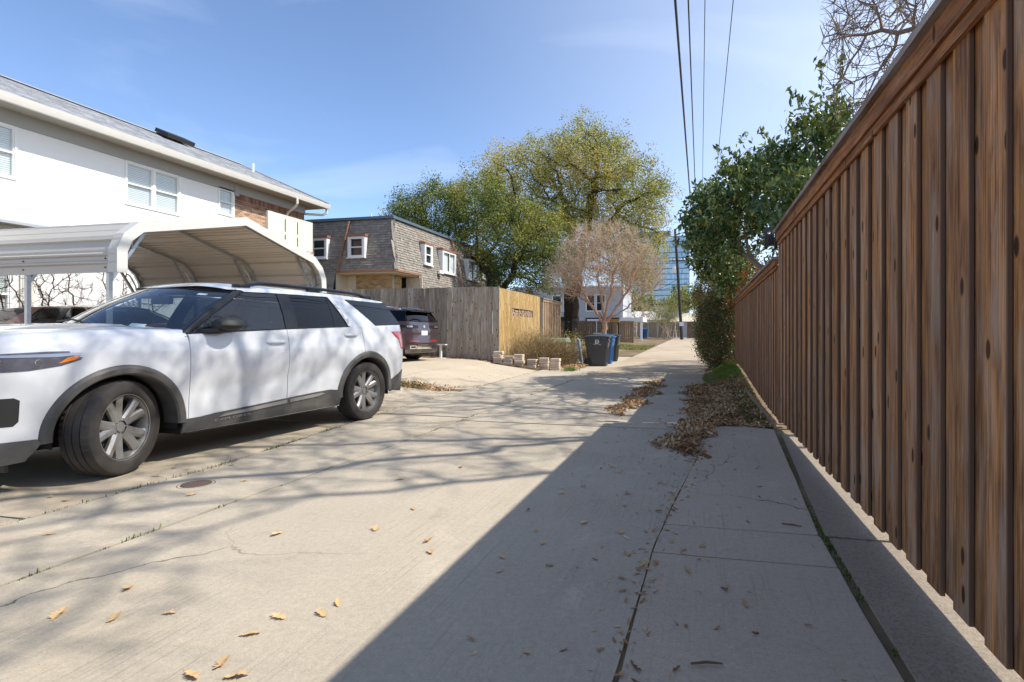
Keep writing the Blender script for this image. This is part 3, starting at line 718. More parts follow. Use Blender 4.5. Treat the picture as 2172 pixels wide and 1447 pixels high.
for z in (0.45, 1.3, 2.1): beam('back_rail', FX + 0.0545, FX + 0.092, -1.7, 7.28, z, z + 0.09, M['fence_red'], fence_a)
beam('end_post', FX + 0.002, FX + 0.10, 7.285, 7.385, 0.06, 2.43, M['fence_red'], fence_a)
fence_b = thing('board_fence', 'lower stained board fence continuing the tall one towards the hedge', 'fence', (FX, 11.7, 0.2))
red_fence(fence_b, 7.40, 16.2, 2.10)
yy = [7.39, 9.8, 12.2, 14.6, 16.25]
for a, b in zip(yy[:-1], yy[1:]):
    beam('trim_board', FX - 0.022, FX - 0.0015, a, b - 0.003, 2.005, 2.05, M['fence_trim'], fence_b)
    beam('fascia_board', FX - 0.038, FX - 0.0018, a, b - 0.003, 2.052, 2.125, M['fence_trim'], fence_b)
    beam('cap_board', FX - 0.070, FX + 0.075, a, b - 0.004, 2.127, 2.16, M['fence_cap'], fence_b)
for z in (0.6, 1.75): beam('back_rail', FX + 0.0545, FX + 0.092, 7.39, 16.2, z, z + 0.09, M['fence_red'], fence_b)
# edging board on the verge
t = thing('edging_board', 'long thin wooden edging board lying along the foot of the fence', 'board', (0.86, 8.4, G(0.86, 8.4)))
mb = MB(); mb.bar((0.90, 7.2, G(0.9, 7.2) + 0.05), (0.80, 10.4, G(0.8, 10.4) + 0.05), 0.03, 0.09); mb.build('plank', M['fence_tan'], t)
# black lantern on the end of the tall fence
t = thing('fence_lamp', 'black metal floodlight on a bracket at the end of the tall fence', 'lamp', (FX - 0.03, 7.42, 2.42))
mb = MB(); mb.box(0.80, 7.40, 2.50, 0.96, 7.44, 2.54); mb.box(0.80, 7.40, 2.26, 0.835, 7.44, 2.50); mb.box(0.925, 7.40, 2.26, 0.96, 7.44, 2.50); mb.build('bracket', M['black_trim'], t)
mb = MB(); mb.prism([(0.845, 7.395, 2.31), (0.915, 7.395, 2.31), (0.915, 7.395, 2.45), (0.845, 7.395, 2.45)], (0, 0.10, 0.0)); mb.build('lamp_head', M['matte_black'], t)

# ------------------------------------------------------------ fences on the left
def board_x(name, w, t, h, matl):     # board facing -y
    me = board_mesh(name, w, t, h, matl); me.transform(Matrix.Rotation(R(90), 4, 'Z')); return me
t = thing('grey_fence', 'weathered grey vertical board fence behind the maroon car', 'fence', (-9.8, 16.72, 0.4))
gme = [board_x('board', 0.196, 0.018, 2.45, M['fence_grey']) for _ in range(2)]
x = -6.43
while x > -14.6:
    z0 = G(x, 16.7) + 0.04 + rf.uniform(-0.01, 0.01); zt = 2.69 + rf.uniform(-0.012, 0.012)
    o = link('board', rf.choice(gme), t, loc=(x + 9.8, rf.uniform(-0.004, 0.004), z0 - 0.4)); o.scale = (rf.uniform(0.96, 1.0), 1, (zt - z0) / 2.45); o.rotation_euler = (0, rf.uniform(-0.003, 0.003), 0)
    x -= 0.2
beam('corner_post', -6.335, -6.30, 16.70, 16.735, 0.28, 2.70, M['fence_grey'], t)
for z in (0.9, 2.2): beam('back_rail', -14.6, -6.4, 16.745, 16.79, z, z + 0.09, M['fence_grey'], t)
t = thing('golden_fence', 'smooth golden stained fence panel with a slot for firewood', 'fence', (-6.3, 19.05, 0.2))
gm = board_mesh('board', 0.1985, 0.018, 2.45, M['fence_gold'])
y = 16.86
while y < 21.3:
    z0 = G(-6.3, y) + 0.03; zt = 2.66 + rf.uniform(-0.004, 0.004)
    segs = [(z0, zt)] if not (17.9 < y < 20.3) else [(z0, 1.80), (2.06, zt)]
    for a, b in segs:
        o = link('board', gm, t, loc=(-0.009 + rf.uniform(-0.001, 0.001), y + 0.1 - 19.05 - 0.12, a - 0.2)); o.scale = (1, 1, (b - a) / 2.45)
    y += 0.2
beam('slot_shelf', -6.62, -6.30, 17.7, 20.3, 1.775, 1.798, M['fence_gold'], t); beam('slot_top', -6.62, -6.325, 17.7, 20.3, 2.062, 2.085, M['fence_gold'], t)
beam('slot_back', -6.65, -6.625, 17.7, 20.3, 1.70, 2.15, M['fence_dark'], t)
mb = MB(); rr = random.Random(3); y = 17.78
while y < 20.25:
    z = 1.80
    while z < 2.0:
        r = rr.uniform(0.025, 0.045); mb.tube([(-6.56 + rr.uniform(-.02, .02), y + rr.uniform(-.02, .02), z + r), (-6.33 + rr.uniform(-.03, .02), y + rr.uniform(-.02, .02), z + r)], r, 7); z += 2 * r
    y += 0.078
o = mb.build('firewood_stack', M['log']); tag(o, 'cut firewood logs stacked in the slot of the golden fence', 'firewood', None, 'stuff')
beam('end_post', -6.33, -6.285, 21.33, 21.60, 0.1, 2.66, M['black_trim'], t)
t = thing('tan_fence', 'tan board and batten fence with a cap rail next to the golden panel', 'fence', (-6.3, 23.2, 0.2))
tm = board_mesh('board', 0.17, 0.018, 2.45, M['fence_tan']); y = 21.72
while y < 24.75:
    z0 = G(-6.3, y) + 0.04
    o = link('board', tm, t, loc=(0.012, y - 23.2, z0 - 0.2)); o.scale = (1, 1, (2.50 - z0) / 2.45)
    if y < 24.5:
        o = link('board', tm, t, loc=(-0.012, y + 0.14 - 23.2, z0 - 0.2)); o.scale = (1, 1, (2.50 - z0) / 2.45)
    y += 0.28
beam('fascia_board', -6.30, -6.26, 21.62, 24.85, 2.50, 2.60, M['fence_tan'], t); beam('cap_board', -6.38, -6.23, 21.60, 24.9, 2.602, 2.64, M['fence_cap'], t)
# ------------------------------------------------------------ trees: branches grown towards points in the crown
def ellipsoid_pts(rng, lobes, n, hollow=0.35):
    """lobes: (cx, cy, cz, rx, ry, rz, weight)"""
    ws = np.array([q[6] for q in lobes], float); ws /= ws.sum(); out = []
    for q, k in zip(lobes, rng.multinomial(n, ws)):
        d = rng.normal(size=(k, 3)); d /= np.linalg.norm(d, axis=1)[:, None]
        r = (hollow ** 3 + (1 - hollow ** 3) * rng.random(k)) ** (1/3)
        out.append(np.array(q[:3]) + d * r[:, None] * np.array(q[3:6]))
    return np.concatenate(out)

def grow(seed_lines, attr, step, reach, kill, iters, jitter=0.15, droop=0.0, rng=None, cap=9000):
    P, par = [], []
    for ln in seed_lines:      # polylines; the first point of a later line joins the nearest node
        prev = -1
        if P:
            d = [(Vector(p) - Vector(ln[0])).length for p in P]; prev = int(np.argmin(d)); ln = ln[1:]
        for i, q in enumerate(ln):
            q = Vector(q)
            if prev >= 0:
                a = Vector(P[prev]); L = (q - a).length; k = max(1, int(L / step))
                for s in range(1, k + 1): P.append(tuple(a.lerp(q, s / k) + Vector(rng.normal(0, min(step * 0.20, L * 0.04) * (s < k), 3)))); par.append(prev); prev = len(P) - 1
            else: P.append(tuple(q)); par.append(-1); prev = 0
    attr = attr.copy()
    for it in range(iters):
        if len(attr) == 0 or len(P) > cap: break
        kd = kdtree.KDTree(len(P))
        for i, p in enumerate(P): kd.insert(p, i)
        kd.balance()
        acc = {}; keep = np.ones(len(attr), bool)
        for i, a in enumerate(attr):
            co, idx, d = kd.find(a)
            if d < kill: keep[i] = False; continue
            if d < reach:
                v = (Vector(a) - co) / d
                if idx in acc: acc[idx] += v
                else: acc[idx] = v
        attr = attr[keep]
        if not acc: break
        for idx, v in acc.items():
            if v.length < 1e-3: continue
            v = v.normalized() + Vector(rng.normal(0, jitter, 3)); v.z -= droop; v.normalize()
            P.append(tuple(Vector(P[idx]) + v * step)); par.append(idx)
    return np.array(P), np.array(par)

def radii(P, par, tip, power, root=None):
    n = len(P); r = np.zeros(n); acc = np.zeros(n)
    for i in range(n - 1, -1, -1):
        r[i] = tip if acc[i] == 0 else acc[i] ** (1 / power)
        if par[i] >= 0: acc[par[i]] += r[i] ** power
    if root: r = tip + (r - tip) * ((root - tip) / max(r.max() - tip, 1e-6))
    return r

def limbs(P, par, r, sides=6, rmin=0.0):
    """tubes along chains of nodes"""
    n = len(P); kids = [[] for _ in range(n)]
    for i, p in enumerate(par):
        if p >= 0: kids[p].append(i)
    starts = [(-1, 0)]; mb = MB()
    while starts:
        p, i = starts.pop()
        ch = [p] if p >= 0 else []; j = i
        while True:
            ch.append(j)
            if not kids[j]: break
            ks = sorted(kids[j], key=lambda q: -r[q])
            for q in ks[1:]: starts.append((j, q))
            j = ks[0]
        if len(ch) < 2: continue
        rad = [r[q] for q in ch]
        if p >= 0: rad[0] = min(rad[0], rad[1] * 1.25)
        if max(rad) < rmin: continue
        rad[-1] *= 0.5
        mb.tube([P[q] for q in ch], rad, sides if max(rad) > 0.03 else (4 if max(rad) > 0.012 else 3), caps=False)
    return mb

def twigs(P, par, r, rng, per, length, rad, thin, up=0.2, segs=3, splits=True):
    """fine twigs on the thin wood, as arrays"""
    idx = np.where(r < thin)[0]; idx = idx[par[idx] >= 0]
    src = np.repeat(idx, per); src = src[rng.random(len(src)) < 0.9]; n = len(src)
    d0 = P[src] - P[par[src]]; d0 /= np.linalg.norm(d0, axis=1)[:, None] + 1e-9
    d = d0 + rng.normal(0, 0.75, (n, 3)); d[:, 2] += up; d /= np.linalg.norm(d, axis=1)[:, None]
    L = length * rng.uniform(0.4, 1.2, n)
    pts = [P[src]]
    for s in range(segs):
        d = d + rng.normal(0, 0.22, (n, 3)); d[:, 2] += up * 0.25; d /= np.linalg.norm(d, axis=1)[:, None]
        pts.append(pts[-1] + d * (L / segs)[:, None])
    return np.stack(pts, 1)         # n, segs+1, 3

def twig_mesh(T, rad):
    n, k, _ = T.shape; V = []; 
    for j in range(k):
        d = T[:, min(j+1, k-1)] - T[:, max(j-1, 0)]; d /= np.linalg.norm(d, axis=1)[:, None] + 1e-9
        a = np.cross(d, np.array([0.3, 0.5, 0.81])); a /= np.linalg.norm(a, axis=1)[:, None] + 1e-9; b = np.cross(d, a)
        rr = rad * (1 - 0.75 * j / (k - 1))
        for q in range(3):
            t = 2 * math.pi * q / 3; V.append(T[:, j] + (a * math.cos(t) + b * math.sin(t)) * rr)
    V = np.stack(V, 1)                # n, k*3, 3
    i = np.arange(n)[:, None] * (k * 3); F = []
    for j in range(k - 1):
        for q in range(3):
            q2 = (q + 1) % 3; F.append(i + np.array([[j*3+q, j*3+q2, (j+1)*3+q2, (j+1)*3+q]]))
    return V.reshape(-1, 3), np.concatenate(F)

def leaves(C, rng, L, W, droop=0.0, flat=0.0, aim=None):
    """pointed four-corner leaves folded along the rib, centred at C"""
    n = len(C); u = rng.normal(size=(n, 3)); u[:, 2] -= droop
    if aim is not None: u = u * 0.6 + aim
    u /= np.linalg.norm(u, axis=1)[:, None]
    w = rng.normal(size=(n, 3)); w[:, 2] += flat; s = np.cross(u, w); s /= np.linalg.norm(s, axis=1)[:, None] + 1e-9
    nn = np.cross(s, u); l = rng.uniform(L[0], L[1], n)[:, None]; wd = l * rng.uniform(W[0], W[1], n)[:, None]
    V = np.stack([C - u * l * 0.5, C + s * wd * 0.5 + nn * wd * 0.18 - u * l * 0.05, C + u * l * 0.5, C - s * wd * 0.5 + nn * wd * 0.18 - u * l * 0.05], 1).reshape(-1, 3)
    i = np.arange(n)[:, None] * 4
    return V, np.concatenate([i + np.array([[0, 1, 2]]), i + np.array([[0, 2, 3]])])

def rootname(name, label, cat, loc, group=None): return thing(name, label, cat, loc, 0, group)

def oak(name, label, base, trunk, lobes, n_attr, n_leaf, seed, leafm, step, size, root_r, spread=0.38, cat='tree'):
    rng = np.random.default_rng(seed); t = rootname(name, label, cat, base)
    A = ellipsoid_pts(rng, lobes, n_attr, 0.45)
    P, par = grow(trunk, A, step, step * 9, step * 1.5, 90, 0.14, 0.0, rng)
    r = radii(P, par, 0.014, 2.35, root_r)
    limbs(P, par, r, 8).build('trunk', M['bark_oak'], t, True)
    thin = np.where(r < 0.05)[0]
    ctr = P[rng.choice(thin, n_leaf)] + rng.normal(0, spread, (n_leaf, 3))
    # sprays: leaves gather round random twig tips
    k = n_leaf // 34; tips = ctr[:k]; ctr = tips[rng.integers(0, k, n_leaf)] + rng.normal(0, spread * 0.50, (n_leaf, 3))
    V, F = leaves(ctr, rng, size, (0.35, 0.6), 0.1, 0.5)
    raw('crown', V, F, M[leafm], t, None, False, base)
    return t

GZ = lambda x, y: (x, y, G(x, y) - 0.05)
oak('live_oak', 'tall wide live oak with olive crown behind the bare pinkish tree', GZ(-8.6, 36.5),
    [[(-8.6, 36.5, 0.2), (-8.5, 36.4, 3.0), (-8.2, 36.2, 5.2)], [(-8.4, 36.3, 4.4), (-10.2, 36.0, 7.2), (-12.2, 35.6, 9.0)], [(-8.2, 36.2, 5.2), (-6.4, 36.4, 8.0), (-4.8, 36.0, 9.8)],
     [(-8.2, 36.2, 5.2), (-8.6, 36.6, 8.5), (-9.4, 36.5, 11.0)], [(-8.2, 36.2, 5.2), (-7.2, 35.6, 8.8), (-6.6, 35.2, 12.0)]],
    [(-9.0, 36, 11.4, 4.2, 4.0, 3.4, 3), (-12.6, 35.6, 11.0, 3.3, 3.4, 2.9, 2.2), (-7.0, 36, 12.4, 3.2, 3.6, 2.7, 2.2), (-4.3, 36, 10.0, 2.5, 3.4, 3.0, 2), (-3.9, 36.4, 6.8, 2.0, 2.6, 3.0, 1.8), (-9.0, 34.4, 7.6, 3.6, 2.4, 2.3, 2.0), (-6.0, 34.4, 6.6, 2.4, 2.0, 2.2, 1.4)],
    2200, 128000, 21, 'leaf_oak', 0.42, (0.085, 0.16), 0.50, 0.40)
oak('live_oak', 'lower dark green oak with a leaning trunk behind the grey fence', GZ(-10.9, 29.5),
    [[(-10.9, 29.5, 0.3), (-11.2, 29.6, 2.6), (-12.2, 30.2, 5.0)], [(-11.2, 29.6, 2.6), (-10.0, 29.2, 5.2), (-9.0, 29.4, 6.6)], [(-12.0, 30.2, 4.6), (-14.4, 31.2, 6.6), (-16.5, 31.6, 7.6)]],
    [(-16.2, 31.5, 8.2, 2.9, 2.6, 2.3, 2.2), (-13.0, 30.6, 8.2, 2.8, 2.6, 2.1, 2.2), (-10.2, 29.8, 6.6, 2.6, 2.3, 2.4, 2.2), (-8.6, 29.6, 5.2, 1.9, 1.8, 2.0, 1.3), (-10.2, 28.6, 3.9, 1.3, 1.2, 1.3, 0.7)],
    1500, 82000, 22, 'leaf_oak2', 0.36, (0.075, 0.145), 0.30, 0.34)

# bare crape myrtle behind the bins
def bare_tree(name, label, base, lines, lobes, n_attr, seed, step, root_r, bark, twig_m, per, tl, tr, thin, tip=0.006, jit=0.2, cull=None, cat='tree', up=0.2, power=2.3, hollow=0.3):
    rng = np.random.default_rng(seed); t = rootname(name, label, cat, base)
    A = ellipsoid_pts(rng, lobes, n_attr, hollow)
    if cull is not None: A = A[~cull(A)]
    P, par = grow(lines, A, step, step * 10, step * 1.35, 90, jit, 0.0, rng)
    r = radii(P, par, tip, power, root_r)
    limbs(P, par, r, 8).build('trunk', M[bark], t, True)
    T = twigs(P, par, r, rng, per, tl, tr, thin, up)
    if cull is not None: T = T[~cull(T[:, -1])]
    V, F = twig_mesh(T, tr); raw('twigs', V, F, M[twig_m], t, None, True, base)['kind'] = 'stuff'
    return t, T
cb = (-4.3, 24.7, G(-4.3, 24.7))
bare_tree('crape_myrtle', 'bare pinkish crape myrtle with a fan of fine twigs behind the bins', cb,
    [[(-4.3, 24.7, cb[2] - 0.05), (-4.28, 24.7, 1.0), (-4.25, 24.7, 1.75)], [(-4.26, 24.7, 1.6), (-4.95, 24.6, 2.6), (-5.4, 24.5, 3.5)], [(-4.26, 24.7, 1.6), (-3.6, 24.8, 2.5), (-3.1, 24.9, 3.3)],
     [(-4.25, 24.7, 1.75), (-4.45, 24.9, 2.9), (-4.6, 25.0, 3.9)], [(-4.25, 24.7, 1.7), (-3.95, 24.4, 2.8), (-3.8, 24.2, 3.8)], [(-4.25, 24.7, 1.7), (-4.8, 25.0, 2.4), (-5.9, 25.2, 3.2)], [(-4.25, 24.7, 1.7), (-3.4, 24.5, 2.2), (-2.5, 24.4, 2.9)]],
    [(-4.25, 24.7, 4.5, 2.3, 2.0, 1.85, 3), (-5.9, 24.7, 3.8, 1.2, 1.2, 1.1, 1), (-2.6, 24.7, 3.9, 1.2, 1.3, 1.2, 1)], 3800, 31, 0.13, 0.13, 'bark_pale', 'twig_tan', 6, 0.42, 0.0042, 0.012, 0.0045, 0.2, None, 'tree', 0.25, 2.2, 0.2)

# large bare tree behind the right-hand fence: its limbs throw the shadows on the white car
def seen_left(A):   # keeps the limbs off the open sky over the alley
    rel_x = A[:, 0] * 0.976 + A[:, 1] * 0.2177; fw = -A[:, 0] * 0.2177 + A[:, 1] * 0.976; fw = np.maximum(fw, 0.3)
    return ((rel_x / fw) < 0.435) & (((A[:, 2] - EYE) / fw) < 0.66) & (A[:, 1] > 0)
def bare_cull(A): return seen_left(A) | (A[:, 2] < 3.6)
tb = (6.6, 7.6, 0.0)
rt, RT = bare_tree('pecan_tree', 'big bare tree leaning over the tall fence at the upper right', tb,
    [[(6.6, 7.6, -0.05), (6.4, 7.6, 3.0), (6.0, 7.5, 4.6)], [(6.0, 7.5, 4.6), (4.4, 7.0, 6.2), (2.6, 6.0, 7.6), (0.6, 5.0, 9.0)], [(6.0, 7.5, 4.6), (5.6, 8.6, 7.4), (4.6, 9.8, 9.6)], [(6.0, 7.5, 4.6), (6.6, 6.2, 7.6), (5.8, 4.6, 10.2)],
     [(6.0, 7.5, 4.4), (4.2, 9.0, 5.4), (2.75, 9.4, 5.9)], [(4.4, 7.0, 6.2), (3.2, 4.8, 8.0), (2.0, 3.0, 9.4)]],
    [(1.6, 5.2, 9.3, 2.7, 2.8, 1.8, 2.2), (4.4, 7.6, 9.8, 3.0, 3.4, 2.6, 2.2), (2.8, 9.2, 5.6, 1.5, 1.5, 1.2, 2.0), (3.4, 2.6, 9.8, 2.6, 2.2, 2.0, 1.4), (3.2, 11.5, 8.6, 2.0, 2.2, 1.8, 0.8)],
    3800, 41, 0.22, 0.10, 'bark_grey', 'bark_grey', 3, 0.5, 0.008, 0.018, 0.0095, 0.18, bare_cull, 'tree', 0.05, 2.6)
rng = np.random.default_rng(4); k = rng.choice(len(RT), 160); V, F = leaves(RT[k, -1], rng, (0.05, 0.08), (0.5, 0.8), 0.6)
raw('dead_leaves', V, F, M['leaf_dead'], rt, 'stuff', False, tb)

# glossy privet leaning over the lower fence
pb = (1.7, 12.6, G(1.7, 12.6)); rng = np.random.default_rng(51)
pt = rootname('privet_tree', 'dense glossy dark green evergreen leaning over the lower board fence', 'tree', pb)
lobes = [(1.9, 12.2, 4.3, 1.15, 1.5, 1.1, 2.5), (0.65, 13.6, 3.75, 1.05, 1.5, 0.85, 2.3), (2.35, 11.6, 4.95, 0.70, 1.0, 0.75, 1.2), (0.95, 13.2, 4.6, 0.75, 1.0, 0.7, 1.3), (0.25, 14.3, 4.35, 0.65, 0.9, 0.65, 1.2), (0.15, 14.6, 3.6, 0.65, 0.9, 0.6, 0.9), (0.75, 15.6, 2.9, 0.6, 1.3, 0.7, 1.1), (0.3, 16.0, 3.3, 0.6, 1.0, 0.7, 0.9), (1.7, 10.8, 3.5, 0.7, 1.0, 0.8, 1.0)]
A = ellipsoid_pts(rng, lobes, 1300, 0.3)
P, par = grow([[pb, (1.6, 12.6, 1.8), (1.5, 12.7, 2.6)], [(1.5, 12.7, 2.4), (0.9, 13.4, 3.2)], [(1.6, 12.6, 1.6), (2.0, 11.9, 3.2), (2.2, 11.6, 4.6)]], A, 0.22, 2.2, 0.30, 60, 0.2, 0.0, rng)
r = radii(P, par, 0.005, 2.2, 0.09); limbs(P, par, r, 6).build('trunk', M['bark_grey'], pt, True)
tip = np.where(r < 0.02)[0]; n = 18000
k0 = tip[rng.integers(0, len(tip), n // 12)]; ctr = P[k0] + rng.normal(0, 0.15, (len(k0), 3))
# a few long shoots standing out of the crown
sh = []
for (x, y, z, dx, dz, L) in [(0.55, 13.0, 4.9, -0.15, 1.0, 0.75), (2.25, 11.3, 5.9, 0.1, 1.0, 0.7), (2.0, 11.6, 5.6, -0.3, 0.9, 0.6), (1.5, 12.3, 5.1, -0.3, 0.9, 0.6), (-0.2, 14.4, 4.0, -0.3, 0.8, 0.6), (0.2, 13.8, 4.2, -0.5, 0.9, 0.5), (2.5, 10.9, 5.8, 0.2, 1, 0.55), (0.9, 12.8, 5.0, -0.6, 0.9, 0.5)]:
    q = [(x + dx * L * s - 0.10 * s * s, y, z + dz * L * (s - 0.25 * s * s)) for s in (0, 0.35, 0.7, 1.0)]; sh.append(q)
for q in sh: MB().tube(q, [0.008, 0.006, 0.005, 0.003], 4).build('shoot', M['vine'], pt)
ctr = ctr[rng.integers(0, len(ctr), n)] + rng.normal(0, 0.085, (n, 3))
sl = np.concatenate([np.array([Vector(q[i]).lerp(Vector(q[i+1]), t) for i in range(3) for t in (0.2, 0.6, 0.95)]) for q in sh]); sl = np.repeat(sl, 3, 0) + rng.normal(0, 0.035, (len(sl) * 3, 3))
ctr = np.concatenate([ctr, sl])
V, F = leaves(ctr, rng, (0.12, 0.19), (0.32, 0.44), 0.75, 0.3)
raw('crown', V, F, M['leaf_privet'], pt, None, False, pb)['kind'] = 'stuff'
# the leaves that show largest, one by one
lm = MB(); lm.grid([[(-0.5 + 0.1 * i, s * 0.19 * math.sin(math.pi * min(0.02 + i / 10, 0.985)) ** 0.8, 0.05 * abs(s) - 0.16 * (i / 10) ** 2) for s in (-1, 0, 1)] for i in range(11)])
lme = lm.mesh('leaf', M['leaf_privet'], True)
for i in range(260):
    q = ctr[rng.integers(0, len(ctr))] + np.array([-0.05, -0.14, 0.02]); s = rng.uniform(0.14, 0.20)
    o = link('leaf', lme, pt, loc=tuple(q - np.array(pb)), rot=(rng.uniform(-0.8, 0.8), rng.uniform(0.2, 1.4), rng.uniform(0, 6.28))); o.scale = (s, s, s)
mb = MB()
for i in range(46):
    q = ctr[rng.integers(0, len(ctr))]
    for _ in range(16):
        p = q + rng.normal(0, 0.05, 3); rr_ = 0.012
        mb.add([p + np.array(d) * rr_ for d in ((1,0,0),(-1,0,0),(0,1,0),(0,-1,0),(0,0,1),(0,0,-1))], [(0,2,4),(2,1,4),(1,3,4),(3,0,4),(2,0,5),(1,2,5),(3,1,5),(0,3,5)])
mb.build('berries', M['berry'], pt, True, kind='stuff')

# clipped photinia hedge beyond the fence
def hedge(name, label, base, lobes, n, seed, leafm, L, new=0, stems=14, cat='hedge', newm='leaf_new', group=None, skin=0.75):
    rng = np.random.default_rng(seed); t = rootname(name, label, cat, base, group)
    A = ellipsoid_pts(rng, lobes, n // 8, skin); A = A[A[:, 2] > base[2] + 0.02]
    C = A[rng.integers(0, len(A), n)] + rng.normal(0, 0.07 + L * 0.4, (n, 3)); C[:, 2] = np.maximum(C[:, 2], base[2] + 0.03)
    V, F = leaves(C, rng, (L * 0.7, L * 1.25), (0.4, 0.6), 0.0, 0.4); raw('foliage', V, F, M[leafm], t, 'stuff', False, base)
    if new:
        k = A[rng.integers(0, len(A), new // 7)]; C = k[rng.integers(0, len(k), new)] + rng.normal(0, 0.05, (new, 3))
        V, F = leaves(C, rng, (L * 0.8, L * 1.3), (0.3, 0.45), -0.8, 0.3); raw('new_leaves', V, F, M[newm], t, 'stuff', False, base)
    mb = MB(); tops = A[rng.integers(0, len(A), stems)]
    for q in tops:
        b = Vector((base[0] + rng.normal(0, 0.12), base[1] + rng.normal(0, 0.3), base[2] - 0.03)); q = Vector(q); m = b.lerp(q, 0.5) + Vector((0, 0, 0.2))
        mb.tube([b, m, q], [0.03, 0.02, 0.006], 5)
    mb.build('stem', M['vine'], t, True); return t
hb = (0.85, 18.8, G(0.85, 18.8))
hedge('hedge', 'tall dark hedge tipped with orange new leaves at the end of the fence', hb,
      [(0.70, 18.6, 1.3, 0.85, 2.2, 1.35, 3), (0.75, 17.4, 1.0, 0.62, 1.2, 1.1, 1.5), (0.60, 19.0, 2.5, 0.85, 2.0, 1.0, 2), (0.62, 21.5, 1.3, 0.85, 2.2, 1.7, 2), (1.0, 18.0, 3.0, 0.7, 1.2, 0.7, 0.8)], 52000, 61, 'leaf_hedge', 0.062, 3600, 40)
hedge('photinia', 'russet leaved shrub showing over the top of the lower fence', (1.55, 15.6, 0.2),
      [(1.35, 15.4, 2.5, 0.45, 1.4, 0.6, 1), (1.6, 14.2, 2.3, 0.4, 1.0, 0.6, 1), (1.0, 17.0, 2.7, 0.4, 0.8, 0.8, 1)], 5200, 62, 'leaf_hedge', 0.065, 3400, 10, 'shrub')
# bamboo-like yellow green thicket at the end of the alley
def thicket(name, label, base, w, h, n, seed, leafm='leaf_yellow', cat='shrub', stems=16, lf=0.12, stem_m='twig_tan'):
    rng = np.random.default_rng(seed); t = rootname(name, label, cat, base); mb = MB(); C = []
    for i in range(stems):
        b = Vector(base) + Vector((rng.normal(0, w * 0.16), rng.normal(0, w * 0.12), -0.03)); e = Vector(base) + Vector((rng.normal(0, w * 0.36), rng.normal(0, w * 0.3), h * rng.uniform(0.65, 1.0)))
        m = b.lerp(e, 0.5) + Vector((0, 0, 0.12 * h)); mb.tube([b, m, e], [0.045, 0.03, 0.01], 5)
        for _ in range(n // stems):
            s = rng.uniform(0.42, 1.08); p = b.lerp(m, s * 2) if s < 0.5 else m.lerp(e, s * 2 - 1); C.append(p + Vector(rng.normal(0, 0.10 * h * (0.5 + s), 3)))
    mb.build('stem', M[stem_m], t, True); C = np.array(C); C[:, 2] = np.maximum(C[:, 2], base[2] + 0.05)
    V, F = leaves(C, rng, (lf * 0.7, lf * 1.3), (0.25, 0.45), 0.3); raw('foliage', V, F, M[leafm], t, 'stuff', False, base); return t
thicket('shrub', 'pale yellow green thicket in front of the far fence', GZ(-3.7, 62.5), 4.4, 4.9, 9000, 71)
thicket('shrub', 'yellowish bush beside the utility pole at the end of the alley', GZ(0.2, 65.5), 3.6, 5.8, 5000, 72)
thicket('shrub', 'low grey green shrub between the bollards and the bins', GZ(-4.25, 20.6), 0.8, 0.75, 1500, 73, 'leaf_oak2', lf=0.05)
thicket('shrub', 'small olive shrub behind the green utility box', GZ(-5.0, 22.0), 0.9, 1.1, 1100, 74, 'leaf_oak', lf=0.06)
# far bare thicket of trees left of the pole
for i, (x, y, h, s) in enumerate([(-8.2, 72, 6.5, 81), (-6.0, 76, 5.5, 82)]):
    b = GZ(x, y)
    bare_tree('bare_tree', ('taller' if i == 0 else 'smaller') + ' hazy bare tree behind the far fences', b, [[b, (x, y, 2.4)]], [(x, y, h * 0.62, h * 0.42, h * 0.35, h * 0.40, 1)], 360, s, 0.34, 0.14, 'twig_tan', 'twig_tan', 3, 0.8, 0.014, 0.05, 0.015)
oak('evergreen_tree', 'distant round evergreen in front of the glass tower', GZ(-3.0, 120), [[(-3.0, 120, 0.3), (-3, 120, 5)]], [(-3.0, 120, 8.2, 5, 4, 2.6, 1), (-13, 122, 7.5, 5, 4, 2.4, 1)], 260, 7000, 91, 'leaf_oak2', 1.0, (0.4, 0.7), 0.4, 0.9)

# dry bush of thin stems in front of the golden fence
def dry_bush(name, label, base, w, dpt, h, n, seed):
    rng = np.random.default_rng(seed); t = rootname(name, label, 'shrub', base)
    b = np.stack([rng.normal(0, w * 0.25, n), rng.normal(0, dpt * 0.25, n), np.zeros(n)], 1) + np.array(base)
    d = np.stack([rng.normal(0, 0.55, n), rng.normal(0, 0.5, n), np.ones(n)], 1); d /= np.linalg.norm(d, axis=1)[:, None]
    L = h * rng.uniform(0.45, 1.15, n); pts = [b]
    for s in range(4):
        d = d + rng.normal(0, 0.22, (n, 3)); d[:, 2] -= 0.06 * s; d /= np.linalg.norm(d, axis=1)[:, None]; pts.append(pts[-1] + d * (L / 4)[:, None])
    T = np.stack(pts, 1); V, F = twig_mesh(T, 0.006); raw('stems', V, F, M['straw'], t, 'stuff', False, base)
    k = rng.integers(0, n, n); C = T[k, rng.integers(2, 5, n)] + rng.normal(0, 0.04, (n, 3)); V, F = leaves(C, rng, (0.03, 0.07), (0.3, 0.5), 0.3); raw('dry_leaves', V, F, M['straw'], t, 'stuff', False, base)
    return t
dry_bush('dry_bush', 'tangle of dry tan stems against the golden fence', (-5.55, 18.3, G(-5.55, 18.3)), 1.6, 1.8, 1.28, 2300, 101)
dry_bush('dry_bush', 'smaller clump of dry stems beside the green utility box', (-4.95, 18.9, G(-4.95, 18.9)), 1.1, 1.1, 1.05, 1300, 102)
